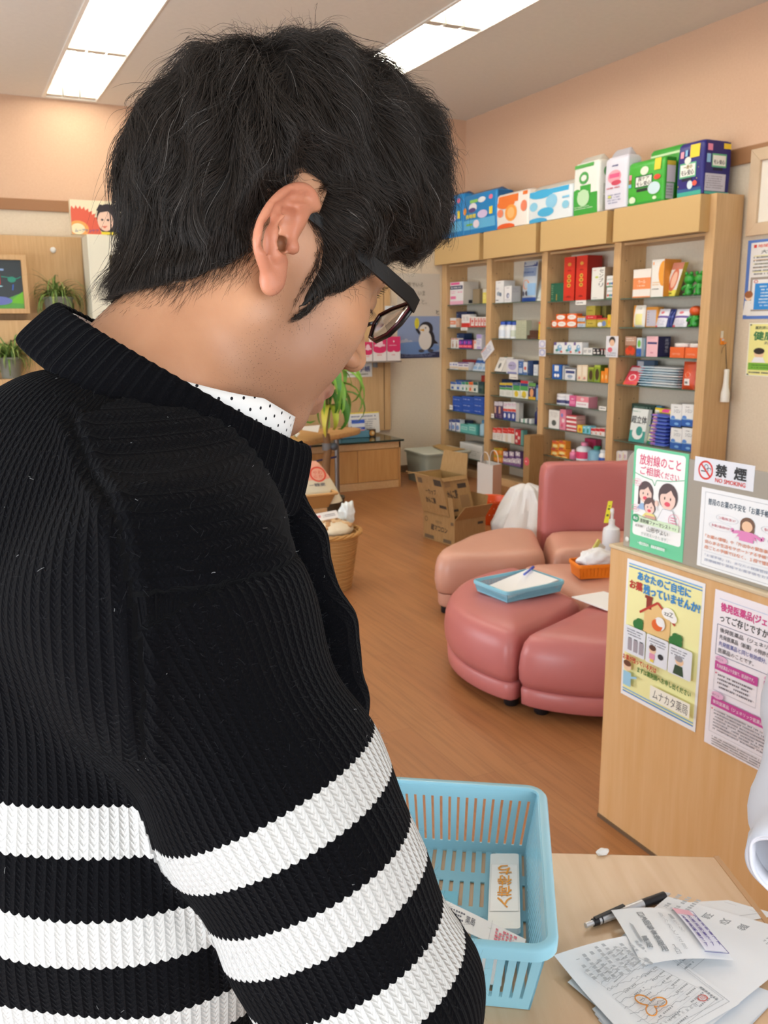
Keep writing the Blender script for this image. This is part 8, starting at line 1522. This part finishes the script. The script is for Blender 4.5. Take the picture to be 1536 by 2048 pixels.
def dens(sec, k=4):
    o = []
    for a, b in zip(sec, sec[1:]+sec[:1]): o += [(a[0]+(b[0]-a[0])*t/k, a[1]+(b[1]-a[1])*t/k) for t in range(k)]
    q = np.array(o)
    for _ in range(2): q = np.roll(q, 1, 0)*.25+q*.5+np.roll(q, -1, 0)*.25
    return [tuple(x) for x in q]
p_, f_, u_ = collar_loft(math.radians(76), math.radians(-256), 420, dens(SEC), .0072, .0022)
col = raw_mesh('collar', cs2w(p_), f_, KN, sw, {'ru': u_, 'rv': np.zeros(len(u_)), 'sv': np.full(len(u_), -1.0)})
SHIRT, n = newmat('dotted_shirt', .7, .25); co = n.coords('UV')
sep = n.new('ShaderNodeSeparateXYZ'); n.link(co, sep.inputs[0]); gx_ = n.math('FRACT', sep.outputs[0]); gy_ = n.math('FRACT', n.math('ADD', sep.outputs[1], n.math('MULTIPLY', n.math('FRACT', n.math('MULTIPLY', n.math('FLOOR', sep.outputs[0]), .5)), 1.0)))
dd = n.math('ADD', n.math('POWER', n.math('SUBTRACT', gx_, .5), 2.0), n.math('POWER', n.math('SUBTRACT', gy_, .5), 2.0)); n.link(n.mix(n.math('LESS_THAN', dd, .016), lin('#e9e7e4'), lin('#16161c')), n.b.inputs['Base Color'])
def shirt_collar():
    vs = []; fs = []; uv = []; N_ = 120; K = 8
    for i in range(N_+1):
        th = math.radians(70-252*i/N_*1.0); c = ringpt(th); o = c-CC; o /= np.linalg.norm(o); s = math.sin(th); h = .020*max(0, min(1, (math.degrees(th)+22)/45)) if th > -PI/2 else .020*max(0, min(1, (-158-math.degrees(th))/45)); 
        for j in range(K+1): y = -.03+(.03+h)*j/K; vs.append(c+o*(-.0035+.004*(j/K)**2*0-.006*max(0, y)/.02)+CW*y); uv.append((i*.38, y/.0088))
    for i in range(N_):
        for j in range(K): a = i*(K+1)+j; fs.append((a, a+1, a+K+2, a+K+1))
    o = raw_mesh('shirt_collar', cs2w(vs), fs, SHIRT, man); l = o.data.uv_layers.new(name='UVMap')
    for lp in o.data.loops: l.data[lp.index].uv = uv[lp.vertex_index]
    m = o.modifiers.new('s', 'SOLIDIFY'); m.thickness = .0016; m.offset = -1; o['label'] = 'white shirt collar with small black dots'
shirt_collar()
# trousers and shoes, below the picture
def legs_field(a, b, c):
    b_ = bframe((a, b, c)); d = s_cap((b_[0], b_[1]*1.15, b_[2]), (0, 0, -.62), (0, 0, -.80), .155, .165)
    for s in (-1, 1): d = smin(d, s_cap(b_, (s*.085, 0, -.80), (s*.10, .01, -1.12), .092, .068), .04); d = smin(d, s_cap(b_, (s*.10, .01, -1.12), (s*.105, -.01, legz), .068, .055), .03)
    return d
legz = -(float(cs2w(NBc)[2])-.09)
lo_ = NBc-UPc*1.6-.45; hi_ = NBc-UPc*.5+.45
def w_field(x, y, z):   # trousers are gathered in the room's own axes
    W = np.stack([x-CP.x, y-CP.y, z-CP.z], -1); C_ = W@CAMB.T; return legs_field(C_[..., 0], C_[..., 1], C_[..., 2])
nb_w = cs2w(NBc)
lv, lf = sdf_mesh(w_field, (nb_w[0]-.35, nb_w[1]-.35, .03), (nb_w[0]+.35, nb_w[1]+.35, nb_w[2]-.55), .011)
raw_mesh('trousers', lv, lf, mat('#2a2d38', .85), man)
FBw = FBc@CAMB; RBw = RBc@CAMB
for s in (-1, 1):
    a = nb_w+RBw*s*.105-FBw*.03; a[2] = .045; b = a+FBw*.17; b[2] = .038
    v_, f_ = sdf_mesh(lambda x, y, z: np.maximum(smin(s_cap((x, y, z), a, b, .045, .040), s_cap((x, y, z), a, a+np.array([0, 0, .05]), .042, .046), .02), .001-z), (min(a[0], b[0])-.08, min(a[1], b[1])-.08, -.01), (max(a[0], b[0])+.08, max(a[1], b[1])+.08, .16), .006)
    raw_mesh('shoe', v_, f_, mat('#1d1a18', .5), man)
# ---- the pharmacist's hanging white sleeve at the picture edge
WC, n = newmat('white_coat', .75, .25); n.b.inputs['Base Color'].default_value = (*lin('#dfe1ea'), 1)
dS = .62
def tubeP(cs, rad, nA=48, fold=.06, seed=1):
    rg = random.Random(seed); rs = []
    for i, (c, r) in enumerate(zip(cs, rad)):
        t = (np.array(cs[min(i+1, len(cs)-1)])-np.array(cs[max(i-1, 0)])); t /= np.linalg.norm(t); z = np.array([0, 0, -1.0]); e1 = np.cross(t, z); e1 /= np.linalg.norm(e1); e2 = np.cross(t, e1)
        rs.append([c+(e1*math.cos(a)+e2*math.sin(a)*.9)*r*(1+fold*math.sin(3*a+i*.9)+fold*.6*math.sin(5*a-i*.7)) for a in np.linspace(0, 2*PI, nA, endpoint=False)])
    return rs
cS = [cpt(1740, 1160, .80), cpt(1695, 1330, .76), cpt(1664, 1470, .73), cpt(1640, 1575, .70), cpt(1616, 1678, .665), cpt(1596, 1752, .64)]
cS2 = []; rS2 = []; rS = [.064, .058, .052, .046, .041, .035]
for i in range(len(cS)-1):
    for k in range(4): t = k/4; cS2.append(cS[i]*(1-t)+cS[i+1]*t); rS2.append(rS[i]*(1-t)+rS[i+1]*t)
cS2.append(cS[-1]); rS2.append(rS[-1])
ph = thing('person', 'person in a white coat, only a hanging sleeve showing at the picture edge', 'person', tuple(cs2w(cpt(1760, 1500, .95))*np.array([1, 1, 0])))
rs = tubeP(cS2, rS2); m = MB(); m.rings([[cs2w(p) for p in r] for r in rs], WC, caps=False); o = m.build('coat_sleeve', ph, smooth=80); q = o.modifiers.new('s', 'SOLIDIFY'); q.thickness = .0022
m = MB(); rs2 = [[cs2w(p) for p in r] for r in tubeP([cS[-1]*1.0+(cS[-2]-cS[-1])*.35, cS[-1]+(cS[-2]-cS[-1])*.02], [.0352, .0352])]; m.rings(rs2, WC, caps=False); m.build('cuff', o, smooth=80).modifiers.new('s', 'SOLIDIFY').thickness = .003
# the rest of that person stands beyond the picture edge
bs = cs2w(cpt(2050, 1000, 1.0)); bs = np.array([bs[0], bs[1], 0]); fw_ = -np.array(CR); fw_[2] = 0; fw_ /= np.linalg.norm(fw_); rt_ = np.cross(fw_, [0, 0, 1.0]); up_ = np.array([0, 0, 1.0])
def bp(r, f, u): return bs+rt_*r+fw_*f+up_*u
A1 = cs2w(cpt(1700, 1180, .80)); W1 = cs2w(cS[1]); sgn = 1 if (A1-bs)@rt_ > 0 else -1
def ph_field(x, y, z, coat=0.0):
    Y = (x, y, z); b = [(x-bs[0])*v[0]+(y-bs[1])*v[1] for v in (rt_, fw_)]; Q = (b[0], b[1]*1.3, z)
    d = smin(s_cap(Q, (0, 0, .98), (0, 0, 1.22), .135+coat, .15+coat), s_cap(Q, (-.14, 0, 1.31), (.14, 0, 1.31), .052+coat), .05)
    if not coat:
        d = smin(d, s_cap(Y, bp(0, .0, 1.3), bp(0, .03, 1.46), .052), .03)
        for s in (-1, 1): d = smin(d, s_cap(Y, bp(s*.085, 0, .92), bp(s*.095, 0, .5), .085, .062), .03); d = smin(d, s_cap(Y, bp(s*.095, 0, .5), bp(s*.095, -.01, .08), .06, .042), .02); d = smin(d, s_cap(Y, bp(s*.095, -.01, .06), bp(s*.095, .15, .045), .042, .035), .02)
        d = smin(d, s_cap(Y, bp(sgn*.16, 0, 1.31), A1, .045, .036), .02); d = smin(d, s_cap(Y, A1, W1, .036, .028), .01)
        d = smin(d, s_cap(Y, bp(-sgn*.16, 0, 1.31), bp(-sgn*.21, .02, 1.02), .045, .036), .02); d = smin(d, s_cap(Y, bp(-sgn*.21, .02, 1.02), bp(-sgn*.22, -.02, .80), .036, .028), .01)
        return d
    d = smin(d, s_cap(Q, (0, 0, .62), (0, 0, .98), .20, .15+coat), .06); d = smin(d, s_cap(Y, bp(sgn*.15, 0, 1.31), A1, .058, .055), .03); d = smin(d, s_cap(Y, bp(-sgn*.15, 0, 1.31), bp(-sgn*.21, .02, 1.02), .06, .052), .03); d = smin(d, s_cap(Y, bp(-sgn*.21, .02, 1.02), bp(-sgn*.22, -.01, .84), .05, .045), .02)
    d = np.maximum(d, .60-z); return np.maximum(d, -s_cap(Y, bp(0, .02, 1.36), bp(0, .05, 1.5), .06))
lo_, hi_ = bs+[-.5, -.5, 0], bs+[.5, .5, 1.6]
pv, pf = sdf_mesh(ph_field, lo_, hi_, .012); hd = hv[hv[:, 2] > -9]
hw = bp(0, .02, 1.55)+hv[:, :1]*rt_+hv[:, 1:2]*fw_+(hv[:, 2:]*1.0)*up_
def hnd(x, y, z, W, D): return hand_field((x, y, z), W, D, up_ if abs(D[2]) < .8*np.linalg.norm(D) else rt_, 1)
v1_, f1_ = sdf_mesh(lambda x, y, z: hnd(x, y, z, W1*.85+A1*.15, cs2w(cS[3])-W1), W1-.2, W1+.2, .0035); Wl = bp(-sgn*.22, -.02, .80); v2_, f2_ = sdf_mesh(lambda x, y, z: hnd(x, y, z, Wl, np.array([0, 0, -1.0])+fw_*.05), Wl-.2, Wl+.2, .0035)
V_all = np.vstack([pv, hw, v1_, v2_]); o1, o2, o3 = len(pv), len(pv)+len(hw), len(pv)+len(hw)+len(v1_)
raw_mesh('body', V_all, np.vstack([pf, hf+o1, f1_+o2, f2_+o3]), SK, ph)
pv, pf = sdf_mesh(lambda x, y, z: ph_field(x, y, z, .02), lo_, hi_, .010); raw_mesh('white_coat', pv, pf, WC, ph)
raw_mesh('hair', bp(0, .02, 1.55)+mv[:, :1]*rt_+mv[:, 1:2]*fw_+mv[:, 2:]*up_, mf.astype(int), HM_, ph)
tv, tf = sdf_mesh(lambda x, y, z: np.maximum(ph_field(x, y, z)-.012, np.maximum(z-.93, .09-z)), bs+[-.35, -.35, 0], bs+[.35, .35, 1.0], .012); raw_mesh('trousers', tv, tf, mat('#2d3038', .8), ph)

# loose wool fibres standing off the knit, and a little lint
rgf = np.random.default_rng(12); vis = np.where((V[:, 2] < .75) & (NO[:, 2] < .35) & (V[:, 1] > -.40))[0]
def fuzz(name, cnt, L, rad, m):
    ii = rgf.choice(vis, cnt); d = NO[ii]*.6+rgf.normal(size=(cnt, 3))*.8; d /= np.linalg.norm(d, axis=1, keepdims=True); cu = rgf.normal(size=(cnt, 3))*.6; Ln = L*rgf.uniform(.4, 1.3, cnt)[:, None]; K = 6
    S = np.stack([V2[ii]+d*Ln*t+cu*Ln*t*t for t in np.linspace(0, 1, K)], 1); hcv = bpy.data.hair_curves.new(name); hcv.add_curves([K]*cnt); P = (cs2w(S.reshape(-1, 3))-np.array(man.location)).astype(np.float32); hcv.position_data.foreach_set('vector', P.ravel())
    rr = hcv.attributes['radius'] if 'radius' in hcv.attributes else hcv.attributes.new('radius', 'FLOAT', 'POINT'); rr.data.foreach_set('value', np.full(cnt*K, rad, np.float32)); hcv.materials.append(m); o = bpy.data.objects.new(name, hcv); COL.objects.link(o); o.parent = sw; o['kind'] = 'stuff'
fuzz('wool_fuzz', 9000, .0026, .00003, mat('#3a3a3e', .9)); fuzz('lint', 220, .0018, .00006, mat('#b9b9ba', .9))
